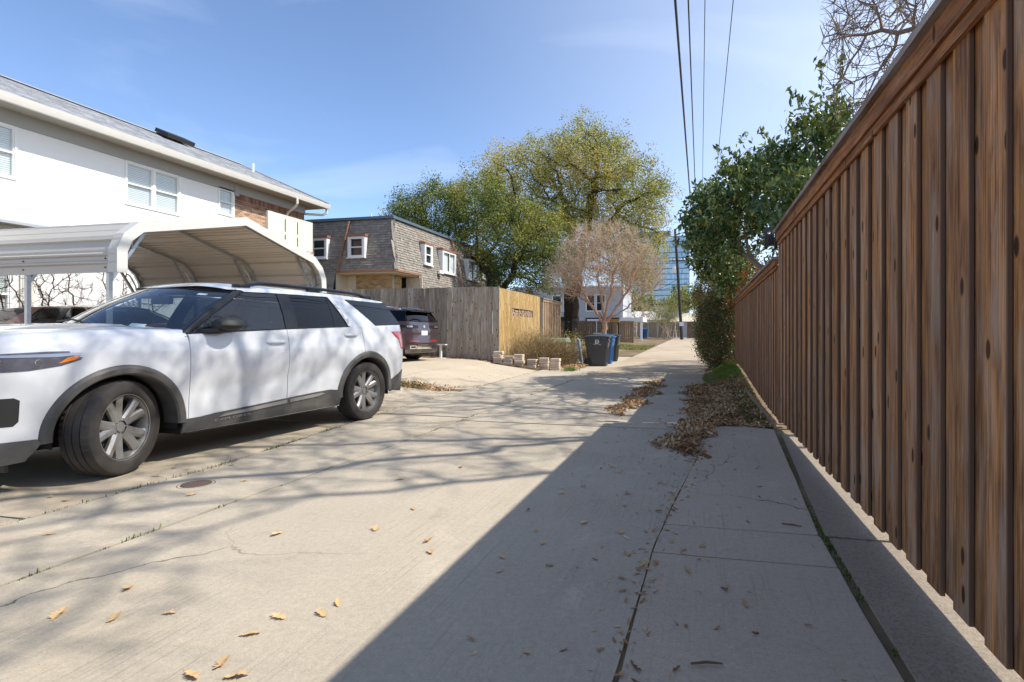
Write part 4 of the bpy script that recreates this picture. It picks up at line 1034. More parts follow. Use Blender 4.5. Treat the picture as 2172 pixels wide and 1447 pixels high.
# bare vine-like crape branches in front of the white wall under the carport
for i, (x, y, s) in enumerate([(-14.6, 8.6, 111), (-15.2, 11.6, 112)]):
    b = (x, y, G(x, y))
    bare_tree('bare_shrub', ('twisted bare brown shrub against the white wall left of the carport post', 'second twisted bare shrub against the white wall right of the carport post')[i], b,
        [[b, (x + 0.1, y + 0.1, 1.0), (x - 0.05, y + 0.3, 1.7)], [b, (x, y - 0.4, 1.0), (x, y - 0.9, 1.7)], [b, (x, y + 0.5, 1.1), (x, y + 1.1, 1.8)]], [(x, y, 2.5, 0.8, 2.0, 1.1, 2), (x, y, 1.7, 0.5, 1.9, 0.9, 1)], 420, s, 0.15, 0.036, 'vine', 'vine', 2, 0.32, 0.005, 0.014, 0.006, 0.28, None, 'shrub', 0.1)
# ------------------------------------------------------------ buildings: helpers
def frame_xf(mb, O, U, V, W):
    O, U, V, W = Vector(O), Vector(U), Vector(V), Vector(W)
    mb.v = [tuple(O + U * p[0] + V * p[1] + W * p[2]) for p in mb.v]; return mb
EX = ((0, 1, 0), (0, 0, 1), (1, 0, 0))      # wall facing +x : u = +y, v = up
EY = ((1, 0, 0), (0, 0, 1), (0, -1, 0))     # wall facing -y : u = +x, v = up

def holed(mb, w0, w1, h0, h1, holes, depth=0.12, m=0):
    us = sorted({w0, w1, *[q for h in holes for q in (h[0], h[1])]}); vs = sorted({h0, h1, *[q for h in holes for q in (h[2], h[3])]})
    for a, b in zip(us[:-1], us[1:]):
        for c, d in zip(vs[:-1], vs[1:]):
            if any(h[0] <= a + 1e-6 and b <= h[1] + 1e-6 and h[2] <= c + 1e-6 and d <= h[3] + 1e-6 for h in holes): continue
            mb.add([(a, c, 0), (b, c, 0), (b, d, 0), (a, d, 0)], [(0, 1, 2, 3)], m)
    for a, b, c, d in holes:
        for p, q in (((a, c), (b, c)), ((b, c), (b, d)), ((b, d), (a, d)), ((a, d), (a, c))):
            mb.add([(*p, 0), (*q, 0), (*q, -depth), (*p, -depth)], [(0, 1, 2, 3)], m)

def window(parent, O, B, w, h, sashes=1, blind=True, fr=0.055, trim='white_trim', room=True, split=0.5, pane='pane', proud=0.03):
    """double-hung window with its lower left corner at O; sub-parts pane, blind and room behind it"""
    U, V, W = B; mb = MB()
    for a, b, c, d in ((-fr, w+fr, -fr, 0), (-fr, w+fr, h, h+fr), (-fr, 0, 0, h), (w, w+fr, 0, h)):
        mb.box(a, c, -0.08, b, d, proud)
    sw = w / sashes
    for i in range(sashes):
        if i: mb.box(i*sw - fr*0.7, 0, -0.08, i*sw + fr*0.7, h, proud - 0.004)
        a, b = i*sw + (fr*0.7 if i else 0), (i+1)*sw - (fr*0.7 if i < sashes-1 else 0)
        if split: mb.box(a, h*split - 0.022, -0.06, b, h*split + 0.022, 0.012)
        mb.box(a, 0, -0.065, a+0.03, h, 0.005); mb.box(b-0.03, 0, -0.065, b, h, 0.005); mb.box(a, 0, -0.065, b, 0.035, 0.006); mb.box(a, h-0.03, -0.065, b, h, 0.006)
    win = frame_xf(mb, O, U, V, W).build('window', M[trim], parent)
    g = MB(); g.add([(0, 0, -0.03), (w, 0, -0.03), (w, h, -0.03), (0, h, -0.03)], [(0, 1, 2, 3)])
    frame_xf(g, O, U, V, W).build('pane', M[pane], win)
    if blind:
        bl = MB(); z = 0.02
        while z < h - 0.03: bl.hexa([(0.01, z, -0.075), (w-0.01, z, -0.075), (w-0.01, z+0.004, -0.115), (0.01, z+0.004, -0.115)], [(0.01, z+0.040, -0.065), (w-0.01, z+0.040, -0.065), (w-0.01, z+0.044, -0.105), (0.01, z+0.044, -0.105)]); z += 0.052
        frame_xf(bl, O, U, V, W).build('blind', M['blind'], win)
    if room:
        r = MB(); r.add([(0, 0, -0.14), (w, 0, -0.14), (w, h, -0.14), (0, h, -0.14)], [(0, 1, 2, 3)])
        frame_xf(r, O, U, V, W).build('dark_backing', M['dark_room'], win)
    return win

def shingles(mb, O, U, V, W, width, height, expo, wr, inside=None, th=0.014, seed=0, m=0):
    """overlapping shingles on a plane, each a thin wedge"""
    rng = random.Random(seed); O, U, V, W = Vector(O), Vector(U), Vector(V), Vector(W); v = 0.0
    while v < height:
        u = -rng.uniform(0, wr[0])
        while u < width:
            w = rng.uniform(*wr); a, b = max(u, 0), min(u + w - 0.008, width); u += w
            if b - a < 0.02: continue
            if inside and not inside((a + b) / 2, v + expo / 2): continue
            t = th * rng.uniform(0.7, 1.35); lo = v - rng.uniform(0, 0.012); hi = min(v + expo * 1.25, height)
            P = lambda x, y, z: O + U * x + V * y + W * z
            mb.add([P(a, lo, 0.004), P(b, lo, 0.004), P(b, lo, 0.004 + t), P(a, lo, 0.004 + t), P(a, hi, 0.001), P(b, hi, 0.001)],
                   [(0, 1, 2, 3), (3, 2, 5, 4), (0, 3, 4), (1, 5, 2)], m)
        v += expo

def bricks(mb, w, h, bl=0.215, bh=0.065, j=0.010, d=0.012, seed=0, m=0, soldier=None):
    """running-bond brick faces standing proud of the mortar"""
    rng = random.Random(seed); v = 0; k = 0
    while v < h - 0.02:
        u = -(bl / 2) * (k % 2)
        while u < w:
            a, b = max(u, 0), min(u + bl - j, w); u += bl
            if b - a > 0.03:
                q = d * rng.uniform(0.7, 1.15); mb.box(a, v, 0, b, min(v + bh, h), q, m)
        v += bh + j; k += 1

# ------------------------------------------------------------ white two-storey house on the left
hx = -16.2
t = thing('white_house', 'white stucco two-storey house with grey shingle roof behind the carport', 'house', (hx, 9.0, 0.5))
holes = [(8.5, 10.05, 4.95, 6.14), (12.73, 14.35, 4.97, 6.14), (15.88, 16.42, 5.36, 6.20), (8.6, 9.95, 1.45, 2.80)]
mb = MB(); holed(mb, -3.0, 16.53, 0.2, 6.2, holes); frame_xf(mb, (hx, 0, 0), *EX).build('wall', M['white_wall'], t)
mb = MB(); mb.box(hx - 3.4, -3.0, 0.2, hx - 0.2, 20.05, 6.5); mb.build('house_core', M['dark_room'], t)
for (a, b, c, d), s in zip(holes, (2, 2, 1, 2)):
    window(t, (hx, a, c), EX, b - a, d - c, s)
mb = MB(); mb.box(hx - 0.18, 16.531, 0.2, hx - 0.012, 20.05, 6.2); mb.box(hx - 3.4, 20.05, 0.2, hx - 0.02, 20.06, 6.2); mb.build('brick_backing', M['mortar'], t)
mb = MB(); bricks(mb, 3.52, 1.52, seed=3); frame_xf(mb, (hx - 0.012, 16.535, 4.30), *EX).build('brick_facing', M['brick'], t, kind='stuff')
mb = MB(); bricks(mb, 3.52, 0.15, seed=4); b2 = MB()
for i in range(47): b2.box(0.075 * i, 0.155, 0, 0.075 * i + 0.065, 0.365, 0.012 + 0.004 * (i % 3 == 0))
mb.add(b2.v, b2.f); frame_xf(mb, (hx - 0.012, 16.535, 5.83), *EX).build('soldier_course', M['brick_red'], t, kind='stuff')
mb = MB(); mb.box(hx - 0.1, -3, 6.205, hx + 0.03, 16.50, 6.545); mb.box(hx - 0.1, 16.66, 6.205, hx + 0.012, 20.09, 6.545); mb.box(hx - 3.4, 20.09, 6.205, hx + 0.01, 20.11, 6.545); mb.build('frieze_board', M['frieze'], t)
mb = MB(); mb.box(hx - 0.1, 16.50, 6.10, hx + 0.06, 16.66, 6.545); mb.build('corner_block', M['frieze'], t)
mb = MB(); mb.box(-20.3, -3, 6.548, -15.56, 20.65, 6.57); mb.build('soffit', M['soffit'], t)
mb = MB(); P = [(-15.56, 6.50), (-15.47, 6.50), (-15.44, 6.58), (-15.41, 6.68), (-15.435, 6.69), (-15.555, 6.69)]
mb.prism([(x, -3, z) for x, z in P], (0, 23.70, 0)); mb.build('gutter', M['gutter'], t)
mb = MB(); mb.box(-20.1, 20.66, 6.52, -15.57, 20.72, 6.67); mb.build('end_gutter', M['gutter'], t)
eave, ridge = Vector((-15.50, 0, 6.70)), Vector((-17.8, 0, 7.87))
mb = MB()
mb.add([(-15.46, -3, 6.695), (-15.46, 20.71, 6.695), (-17.8, 18.37, 7.87), (-17.8, -3, 7.87), (-20.1, 20.71, 6.695), (-20.1, -3, 6.695)], [(0, 1, 2, 3), (1, 4, 2), (3, 2, 4, 5)])
roof = mb.build('roof', M['shingle_grey'], t)
V_ = (ridge - eave); Ls = V_.length; V_ = V_ / Ls; Wn = Vector((0, 1, 0)).cross(V_); Wn = Wn if Wn.z > 0 else -Wn
mb = MB(); shingles(mb, (-15.46, -3, 6.69), (0, 1, 0), V_, Wn, 23.70, Ls + 0.02, 0.145, (0.20, 0.45), lambda u, v: (u - 3) < 20.70 - v * 0.86, 0.012, 5)
mb.build('roof_shingles', M['shingle_grey'], roof, kind='stuff')
mb = MB(); mb.bar((-17.8, -3, 7.875), (-17.8, 18.37, 7.875), 0.28, 0.024); mb.bar((-17.8, 18.37, 7.875), (-15.5, 20.67, 6.72), 0.24, 0.02); mb.build('ridge_cap', M['shingle_grey'], roof)
vy = 15.35
mb = MB(); mb.obox((-17.45, vy, 7.87), Vector((0.26, 0, -0.12)), (0, 0.50, 0), Vector((0.025, 0, 0.06))); mb.build('roof_vent', M['matte_black'], roof)
mb = MB(); mb.tube([(-17.0, 18.2, 7.3), (-17.0, 18.2, 7.80)], 0.045, 8); mb.build('vent_pipe', M['white_trim'], roof)
mb = MB(); mb.tube([(-15.47, 18.75, 6.52), (-15.47, 18.76, 6.30), (-15.55, 18.80, 6.22), (-16.05, 18.96, 6.02), (-16.12, 18.97, 5.92), (-16.12, 18.97, 0.6)], 0.045, 6); mb.build('downspout', M['gutter'], t)
mb = MB(); mb.tube([(-15.62, 20.69, 6.54), (-15.62, 20.69, 6.33), (-15.75, 20.60, 6.24), (-16.3, 20.14, 6.22)], 0.05, 6); mb.build('downspout', M['gutter'], t)
mb = MB(); mb.add([(hx, -3, 4.05), (hx, 11.2, 4.05), (hx + 0.6, 11.2, 3.80), (hx + 0.6, -3, 3.80), (hx, -3, 3.78), (hx, 11.2, 3.78), (hx + 0.6, 11.2, 3.74), (hx + 0.6, -3, 3.74)], [(0, 1, 2, 3), (3, 2, 6, 7), (1, 5, 6, 2), (4, 7, 6, 5), (0, 3, 7, 4)]); mb.build('porch_roof', M['shingle_grey'], t)
mb = MB(); mb.box(hx + 0.01, 10.15, 1.40, hx + 0.05, 10.42, 2.85)
for z in np.arange(1.45, 2.8, 0.06): mb.box(hx + 0.05, 10.18, z, hx + 0.065, 10.39, z + 0.035)
mb.build('shutter', M['gutter'], t)

# ------------------------------------------------------------ carport
t = thing('carport', 'tan sheet metal carport with an open arched end behind the white car', 'carport', (-12.2, 9.25, 0.3))
arch = [(6.83, 2.14), (6.83, 2.50), (6.93, 2.74), (7.16, 2.95), (9.30, 3.47), (11.30, 2.95), (11.54, 2.74), (11.66, 2.50), (11.68, 2.10)]
def along(poly, step):
    out = []; acc = 0.0; pos = 0.0
    for a, b in zip(poly[:-1], poly[1:]):
        L = math.dist(a, b); n = ((-(b[1]-a[1])) / L, (b[0]-a[0]) / L)
        out.append((pos, a, b, L, n)); pos += L
    return out, pos
segs, total = along(arch, 0.2)
def at_s(s):
    for p, a, b, L, n in segs:
        if s <= p + L + 1e-9:
            k = (s - p) / L; return (a[0] + (b[0]-a[0])*k, a[1] + (b[1]-a[1])*k), n
    return arch[-1], segs[-1][4]
def ribbed(s0, s1):
    pts = []; s = s0
    brk = [p for p, *_ in segs]
    ks = {s0, s1} | {b for b in brk if s0 < b < s1}
    r = math.ceil(s0 / 0.125) * 0.125
    ribs = []
    while r < s1 - 0.08:
        if all(abs(r + 0.036 - b) > 0.06 for b in brk): ribs.append(r)
        r += 0.125
    ev = [(k, 0.0) for k in ks]
    for r in ribs:
        if r > s0 + 0.01: ev += [(r, 0.0), (r + 0.024, 0.032), (r + 0.048, 0.032), (r + 0.072, 0.0)]
    ev.sort()
    for s, h in ev:
        (y, z), n = at_s(s); pts.append(((y + n[0] * h, z + n[1] * h), n))
    return pts
npan = 8
for i in range(npan):
    a, b = total * i / npan, total * (i + 1) / npan + (0.03 if i < npan - 1 else 0)
    prof = ribbed(a, min(b, total)); mb = MB(); o = 0.003 * (i % 2)
    x0, x1 = -14.46, -8.86
    top = [(y + q[0] * (0.004 + o), z + q[1] * (0.004 + o)) for (y, z), q in prof]; low = [(y + q[0] * o, z + q[1] * o) for (y, z), q in prof]; n = len(prof)
    V = [(x0, y, z) for y, z in top] + [(x1, y, z) for y, z in top] + [(x0, y, z) for y, z in low] + [(x1, y, z) for y, z in low]
    F = []
    for k in range(n - 1): F += [(k, k+1, n+k+1, n+k), (2*n+k, 3*n+k, 3*n+k+1, 2*n+k+1), (n+k, n+k+1, 3*n+k+1, 3*n+k)]
    mb.add(V, F); mb.build('roof_panel', M['tan_metal'], t, False)
def band(poly, x0, x1, d_out, d_in):
    mb = MB(); n = len(poly)
    def off(i, d):
        p = Vector(poly[i]); ns = []
        if i > 0: a = Vector(poly[i]) - Vector(poly[i-1]); ns.append(Vector((-a.y, a.x)).normalized())
        if i < n - 1: a = Vector(poly[i+1]) - Vector(poly[i]); ns.append(Vector((-a.y, a.x)).normalized())
        q = sum(ns, Vector((0, 0))); q = q / q.length_squared * len(ns) if len(ns) > 1 else q
        return p + q * d
    for i in range(n - 1):
        P = [off(i, d_out), off(i+1, d_out), off(i+1, -d_in), off(i, -d_in)]
        mb.hexa([(x0, p.x, p.y) for p in P], [(x1, p.x, p.y) for p in P])
    return mb
band(arch, -8.862, -8.835, 0.034, 0.13).build('edge_trim', M['tan_trim'], t)
band(arch, -9.02, -8.862, 0.034, -0.028).build('edge_cap', M['tan_trim'], t)
for i, x in enumerate((-9.10, -10.80, -12.58, -14.36)):
    fr = band(arch, x - 0.028, x + 0.028, -0.012, 0.066).build('frame', M['steel'], t)
    for y, sgn in ((6.885, 1), (11.615, -1)):
        mb = MB(); mb.box(x - 0.029, y - 0.029, G(x, y) + 0.02, x + 0.029, y + 0.029, 2.34); mb.box(x - 0.08, y - 0.08, G(x, y) + 0.02, x + 0.08, y + 0.08, G(x, y) + 0.034); mb.build('leg', M['steel'], fr)
        mb = MB(); mb.bar((x, y + 0.02 * sgn, 2.04), (x, y + 0.62 * sgn, 2.985), 0.05, 0.05, (1, 0, 0))
        mb.tube([(x, y + 0.04 * sgn, 2.05), (x, y + 0.10 * sgn, 2.42), (x, y + 0.24 * sgn, 2.66), (x, y + 0.33 * sgn, 2.72), (x, y + 0.36 * sgn, 2.60)], 0.018, 6); mb.build('brace', M['steel'], fr)
for y, z in ((6.885, 0), (11.615, 0)):
    mb = MB(); mb.box(-14.40, y - 0.028, G(-15, y) + 0.025, -9.15, y + 0.028, G(-15, y) + 0.07); mb.build('base_rail', M['steel'], t)
mb = MB()
for x in (-9.10, -10.80, -12.58, -14.3):
    for z in (2.22, 2.36): mb.lathe([(0.0, -0.012), (0.012, -0.012), (0.012, 0.0)], 8, (x, 6.826, z), 'y')
mb.build('screw_heads', M['matte_black'], t, kind='stuff')

# ------------------------------------------------------------ basketball hoop behind the carport
bx = -10.4
t = thing('basketball_hoop', 'weathered basketball backboard and hoop rising behind the carport', 'basketball hoop', (-11.3, 12.4, G(-11.3, 12.4)))
mb = MB(); mb.box(bx - 0.04, 11.62, 3.12, bx, 13.18, 4.20); mb.build('backboard', M['board_white'], t)
mb = MB()
for y0, y1, z0, z1 in ((12.16, 12.195, 3.80, 4.12), (12.60, 12.635, 3.80, 4.12), (12.16, 12.195, 3.36, 3.72), (12.60, 12.635, 3.20, 3.72), (12.195, 12.60, 3.36, 3.385)): mb.box(bx + 0.002, y0, z0, bx + 0.008, y1, z1)
mb.build('board_lines', M['board_line'], t)
mb = MB(); mb.box(bx - 0.042, 11.60, 3.10, bx + 0.004, 11.62, 4.22); mb.box(bx - 0.042, 13.18, 3.10, bx + 0.004, 13.20, 4.22); mb.box(bx - 0.042, 11.62, 4.20, bx + 0.004, 13.18, 4.22); mb.build('board_frame', M['board_white'], t)
mb = MB(); mb.tube([(bx + 0.38 + 0.23 * math.cos(a), 12.4 + 0.23 * math.sin(a), 3.28) for a in np.linspace(0, 2 * math.pi, 25)], 0.010, 6, False); mb.bar((bx, 12.4, 3.26), (bx + 0.16, 12.4, 3.28), 0.12, 0.03); mb.build('rim', M['orange_paint'], t)
mb = MB()
for i in range(14):
    a = 2 * math.pi * i / 14; b = a + 0.25
    mb.tube([(bx + 0.38 + 0.23 * math.cos(a), 12.4 + 0.23 * math.sin(a), 3.28), (bx + 0.38 + 0.17 * math.cos(b), 12.4 + 0.17 * math.sin(b), 3.08), (bx + 0.38 + 0.13 * math.cos(a), 12.4 + 0.13 * math.sin(a), 2.86)], 0.005, 4)
    mb.tube([(bx + 0.38 + 0.23 * math.cos(a), 12.4 + 0.23 * math.sin(a), 3.28), (bx + 0.38 + 0.17 * math.cos(a - .25), 12.4 + 0.17 * math.sin(a - .25), 3.08)], 0.005, 4)
mb.build('net', M['net'], t)
mb = MB(); mb.tube([(-11.3, 12.4, G(-11.3, 12.4)), (-11.3, 12.4, 3.2)], 0.06, 10); mb.bar((-11.3, 12.4, 3.1), (bx - 0.04, 12.3, 3.8), 0.06, 0.08); mb.bar((-11.3, 12.4, 2.8), (bx - 0.04, 12.5, 3.35), 0.06, 0.08); mb.build('pole', M['black_trim'], t)

# ------------------------------------------------------------ mansard house
t = thing('mansard_house', 'brown shingled mansard house with small white dormers beyond the grey fence', 'house', (-13.0, 24.0, 0.4))
def mans(O, U, V, W, width, skip, name, seed):
    mb = MB(); O, U, V, W = Vector(O), Vector(U), Vector(V), Vector(W); L = 2.36
    slope = mb; 
    h = math.hypot(2.3, 0.45)
    base = MB()
    us = np.linspace(0, width, 28); vs = np.linspace(-1.45, h, 12)
    base.grid([[tuple(O + U * u + V * v) for v in vs] for u in us], 0, lambda i, j: not skip((us[i] + us[i+1]) / 2, (vs[j] + vs[j+1]) / 2))
    p = base.build(name, M['shingle_brown'], t)
    s = MB(); shingles(s, O - V * 1.45, U, V, W, width, h + 1.45, 0.118, (0.12, 0.24), lambda u, v: skip(u, v - 1.45), 0.026, seed)
    s.build('wood_shingles', M['shingle_brown'], p, kind='stuff'); return p
fv = Vector((0, 0.45, 2.3)).normalized(); fw = Vector((0, -2.3, 0.45)).normalized()
sv = Vector((-0.45, 0, 2.3)).normalized(); sw_ = Vector((2.3, 0, 0.45)).normalized()
# front slope: u runs to +x and ends at the corner; the corner leans with the side slope
mans((-21.0, 21.70, 4.0), (1, 0, 0), fv, fw, 8.08, lambda u, v: (u < 8.08 - 0.19 * max(v, 0)) and (v > 0 or u < 5.05), 'front_slope', 11)
mans((-12.92, 21.70, 4.0), (0, 1, 0), sv, sw_, 13.2, lambda u, v: (u > 0.19 * max(v, 0)) and (v > 0 or u > 2.1), 'side_slope', 12)
mb = MB(); mb.bar((-12.92, 21.70, 4.0), (-13.37, 22.15, 6.3), 0.16, 0.06, (1, -1, 0)); mb.build('corner_cap', M['shingle_brown'], t)
mb = MB(); mb.box(-21.1, 22.03, 6.30, -13.25, 22.23, 6.42); mb.box(-13.47, 22.23, 6.30, -13.25, 35.0, 6.42); mb.box(-21.1, 22.2, 6.28, -13.5, 34.9, 6.34); mb.build('roof_edge', M['tower_dark'], t)
mb = MB(); mb.box(-15.92, 21.66, 3.90, -12.90, 21.74, 3.99); mb.box(-12.97, 21.74, 3.90, -12.88, 23.85, 3.99); mb.build('porch_fascia', M['copper'], t)
mb = MB(); mb.box(-15.92, 21.745, 3.85, -12.975, 23.8, 3.898); mb.build('porch_soffit', M['siding'], t)
mb = MB(); mb.box(-15.4, 22.45, 0.5, -13.55, 22.6, 3.84); mb.box(-13.7, 22.61, 0.5, -13.55, 23.2, 3.84); mb.build('porch_backing', M['mortar'], t)
mb = MB(); bricks(mb, 1.84, 1.6, seed=8); frame_xf(mb, (-15.4, 22.449, 2.25), *EY)
b2 = MB(); bricks(b2, 0.60, 1.6, seed=9); frame_xf(b2, (-13.549, 22.6, 2.25), *EX); mb.add(b2.v, b2.f); mb.build('brick_facing', M['brick_yel'], t, kind='stuff')
mb = MB(); mb.prism([(-15.93, 21.72, 2.6), (-15.93, 21.72, 3.98), (-15.90, 22.5, 3.98), (-15.90, 22.5, 2.6)], (0.04, 0, 0)); mb.build('siding_panel', M['siding'], t)
mb = MB(); mb.prism([(-15.9, 22.46, 2.6), (-15.4, 22.46, 2.6), (-15.4, 22.46, 3.84), (-15.9, 22.46, 3.84)], (0, 0.03, 0)); mb.build('siding_panel', M['siding'], t)
for k in range(8): MB().hexa([(-13.60 + 0.115 * k, 23.70, 2.2), (-13.49 + 0.115 * k, 23.70, 2.2), (-13.49 + 0.115 * k, 23.74, 2.2), (-13.60 + 0.115 * k, 23.74, 2.2)], [(-13.60 + 0.115 * k - 0.02 * (k > 5) * (k - 5), 23.70, 3.84), (-13.49 + 0.115 * k - 0.05 * (k > 5) * (k - 5), 23.70, 3.84), (-13.49 + 0.115 * k - 0.05 * (k > 5) * (k - 5), 23.74, 3.84), (-13.60 + 0.115 * k - 0.02 * (k > 5) * (k - 5), 23.74, 3.84)]).build('siding_board', M['siding'], t)
def dormer(O, B, w, h, lean, sashes=1, cap=True, split=0.5):
    """small window box standing out of the slope: O lower left of the glass, lean = how far the slope falls back per metre"""
    U, V, W = B; mb = MB(); f = 0.10; d0 = -0.0; d1 = -(h + 2 * f) * lean - 0.06
    lo, hi = -f, h + f
    for a, b in ((-f - 0.02, -f), (w + f, w + f + 0.02)):       # cheeks
        mb.add([(a, lo, 0.01), (b, lo, 0.01), (b, hi, 0.01), (a, hi, 0.01), (a, lo, -0.10), (b, lo, -0.10), (b, hi, d1), (a, hi, d1)], [(0,1,2,3), (4,7,6,5), (0,3,7,4), (1,5,6,2), (3,2,6,7), (0,4,5,1)])
    for a, b, c, d in ((-f, w+f, lo, 0), (-f, w+f, h, hi), (-f, 0, 0, h), (w, w+f, 0, h)): mb.box(a, c, -0.06, b, d, 0.03)
    mb.box(-f - 0.05, lo - 0.04, -0.05, w + f + 0.05, lo, 0.07)
    sw = w / sashes
    for i in range(sashes):
        if i: mb.box(i*sw - 0.03, 0, -0.05, i*sw + 0.03, h, 0.02)
        if split: mb.box(i*sw, h*split - 0.025, -0.045, (i+1)*sw, h*split + 0.025, 0.012)
        mb.box(i*sw, 0, -0.045, i*sw + 0.03, h, 0.008); mb.box((i+1)*sw - 0.03, 0, -0.045, (i+1)*sw, h, 0.008)
    if cap: mb.add([(-f-0.06, hi, 0.06), (w+f+0.06, hi, 0.06), (w+f+0.06, hi+0.10, 0.05), (-f-0.06, hi+0.10, 0.05), (-f-0.06, hi+0.015, d1-0.1), (w+f+0.06, hi+0.015, d1-0.1), (w+f+0.06, hi+0.14, d1-0.1), (-f-0.06, hi+0.14, d1-0.1)], [(0,1,2,3), (4,7,6,5), (0,3,7,4), (1,5,6,2), (3,2,6,7), (0,4,5,1)], 1)
    p = frame_xf(mb, O, U, V, W).build('dormer', [M['white_trim'], M['copper']], t)
    g = MB(); g.add([(0, 0, -0.03), (w, 0, -0.03), (w, h, -0.03), (0, h, -0.03)], [(0, 1, 2, 3)]); frame_xf(g, O, U, V, W).build('pane', M['pane'], p)
    g = MB(); g.add([(0, 0, -0.08), (w, 0, -0.08), (w, h, -0.08), (0, h, -0.08)], [(0, 1, 2, 3)]); frame_xf(g, O, U, V, W).build('curtain', M['dark_room'] if not (sashes == 2) else M['blind'], p)
def fz(z): return 21.70 + (z - 4.0) * 0.1957
dormer((-15.20, fz(4.60) - 0.10, 4.66), EY, 0.62, 0.72, 0.196)
dormer((-17.10, fz(4.60) - 0.10, 4.66), EY, 0.62, 0.72, 0.196)
def sx(z): return -12.92 - (z - 4.0) * 0.1957
dormer((sx(4.55) + 0.10, 24.35, 4.62), EX, 0.55, 0.78, 0.196)
dormer((sx(4.35) + 0.10, 26.15, 4.42), EX, 1.35, 0.95, 0.196, 2, True, 0)
dormer((sx(4.30) + 0.10, 29.30, 4.38), EX, 1.30, 0.95, 0.196, 2, False)
dormer((sx(4.60) + 0.10, 31.55, 4.62), EX, 0.55, 0.75, 0.196, 1, False)
mb = MB(); mb.tube([(-15.45, 22.0, 6.25), (-15.62, 21.86, 5.2), (-15.78, 21.66, 4.15), (-15.72, 21.60, 3.95)], 0.05, 6); mb.build('downspout', M['copper'], t)
mb = MB(); mb.tube([(-13.25, 27.9, 6.3), (-12.72, 28.0, 4.0), (-12.5, 28.05, 2.6)], 0.045, 6); mb.build('downspout', M['copper'], t)
mb = MB(); mb.lathe([(0, 0.0), (0.10, 0.0), (0.17, -0.12), (0.17, -0.16)], 14, (-12.80, 25.66, 4.35), 'z'); mb.tube([(-12.98, 25.66, 4.36), (-12.80, 25.66, 4.36)], 0.04, 6); mb.build('wall_lamp', M['gutter'], t)
mb = MB(); mb.tube([(-15.0, 23.0, 6.3), (-15.0, 23.0, 6.75)], 0.05, 8); mb.build('vent_pipe', M['white_trim'], t)
mb = MB(); mb.box(-21.0, 22.9, 0.3, -13.9, 34.8, 6.25); mb.build('house_core', M['dark_room'], t)

# ------------------------------------------------------------ pale two-storey house farther up the alley
t = thing('grey_house', 'pale painted brick house with tall dark windows beyond the crape myrtle', 'house', (-11.0, 55.0, 0.5))
holes = [(-14.9, -14.0, 3.5, 5.1), (-13.75, -12.85, 3.5, 5.1), (-11.35, -10.5, 3.5, 5.1), (-10.3, -9.45, 3.5, 5.1), (-14.6, -13.1, 0.6, 2.85)]
mb = MB(); holed(mb, -19.0, -7.6, 0.2, 5.9, holes); frame_xf(mb, (0, 55.0, 0), *EY).build('wall', M['grey_brick'], t)
mb = MB(); mb.box(-19.0, 55.2, 0.2, -7.62, 62, 5.9); mb.build('house_core', M['grey_brick'], t)
mb = MB(); mb.box(-19.1, 54.92, 5.9, -7.5, 62, 6.05); mb.build('parapet', M['white_trim'], t)
for a, b, c, d in holes: window(t, (a, 55.0, c), EY, b - a, d - c, 1, False, 0.07, 'white_trim' if c > 2 else 'black_trim', True, 0.5 if c > 2 else 0)
mb = MB(); mb.box(-11.4, 54.90, 0.5, -8.0, 54.995, 2.80); mb.build('garage_frame', M['black_trim'], t)
mb = MB(); 
for k in range(4): mb.box(-11.25, 54.86, 0.55 + 0.53 * k, -8.15, 54.898, 1.06 + 0.53 * k)
mb.build('garage_door', M['white_trim'], t)
mb = MB(); mb.box(-7.58, 53.0, 2.35, -5.4, 57, 2.75); mb.box(-7.5, 53.2, 0.5, -7.3, 53.4, 2.35); mb.box(-5.7, 53.2, 0.5, -5.5, 53.4, 2.35); mb.build('garage_canopy', M['white_trim'], t)

def far_fence(name, label, x0, x1, y, z1, matl, bw=0.15, posts=(), cat='fence', railm=None):
    t = thing(name, label, cat, ((x0 + x1) / 2, y, G((x0 + x1) / 2, y))); mb = MB(); x = x0; r = random.Random(int(abs(x0) * 100))
    while x < x1 - 0.02:
        mb.box(x + 0.006, y - 0.012 - 0.008 * (r.random() < 0.5), G(x, y) + 0.03, min(x + bw, x1) - 0.006, y + 0.012, z1 - r.uniform(0, 0.015)); x += bw
    mb.build('boards', M[matl], t, kind='stuff')
    mb = MB()
    for z in (0.5, 1.5): mb.box(x0, y + 0.014, G(x0, y) + z, x1, y + 0.06, G(x0, y) + z + 0.09)
    mb.build('back_rail', M[matl], t)
    for px in posts:
        p = MB(); p.tube([(px, y - 0.05, G(px, y)), (px, y - 0.05, z1 + 0.03)], 0.04, 6); p.build('post', M['steel'], t)
    c = MB(); c.box(x0, y - 0.05, z1 + 0.002, x1, y + 0.07, z1 + 0.04); c.build('cap_board', M[matl], t)
    return t
far_fence('dark_fence', 'dark brown board fence behind the crape myrtle trunk', -13.5, -6.75, 45, 2.22, 'fence_dark', 0.16, (-10.2, -8.4))
far_fence('dark_fence', 'plain brown fence panel between the new timber post and the far blue bin', -6.55, -5.4, 45.6, 2.20, 'fence_tan', 0.16)
far_fence('grey_far_fence', 'grey brown board fence closing the end of the alley', -7.6, -4.2, 68, 2.52, 'fence_grey', 0.16, (-6.3, -5.2))
far_fence('grey_far_fence', 'brown board fence right of the utility pole at the end of the alley', -1.6, 1.5, 68, 2.56, 'fence_dark', 0.16)
t = thing('metal_gate', 'grey driveway gate of upright boards in a steel frame beside the utility pole', 'gate', (-3.3, 67.4, 0.62)); mb = MB(); x = -4.1
while x < -2.5: mb.box(x + .01, 67.4, 0.7, x + 0.22, 67.43, 2.45); x += 0.235
mb.build('boards', M['fence_grey'], t, kind='stuff')
mb = MB()
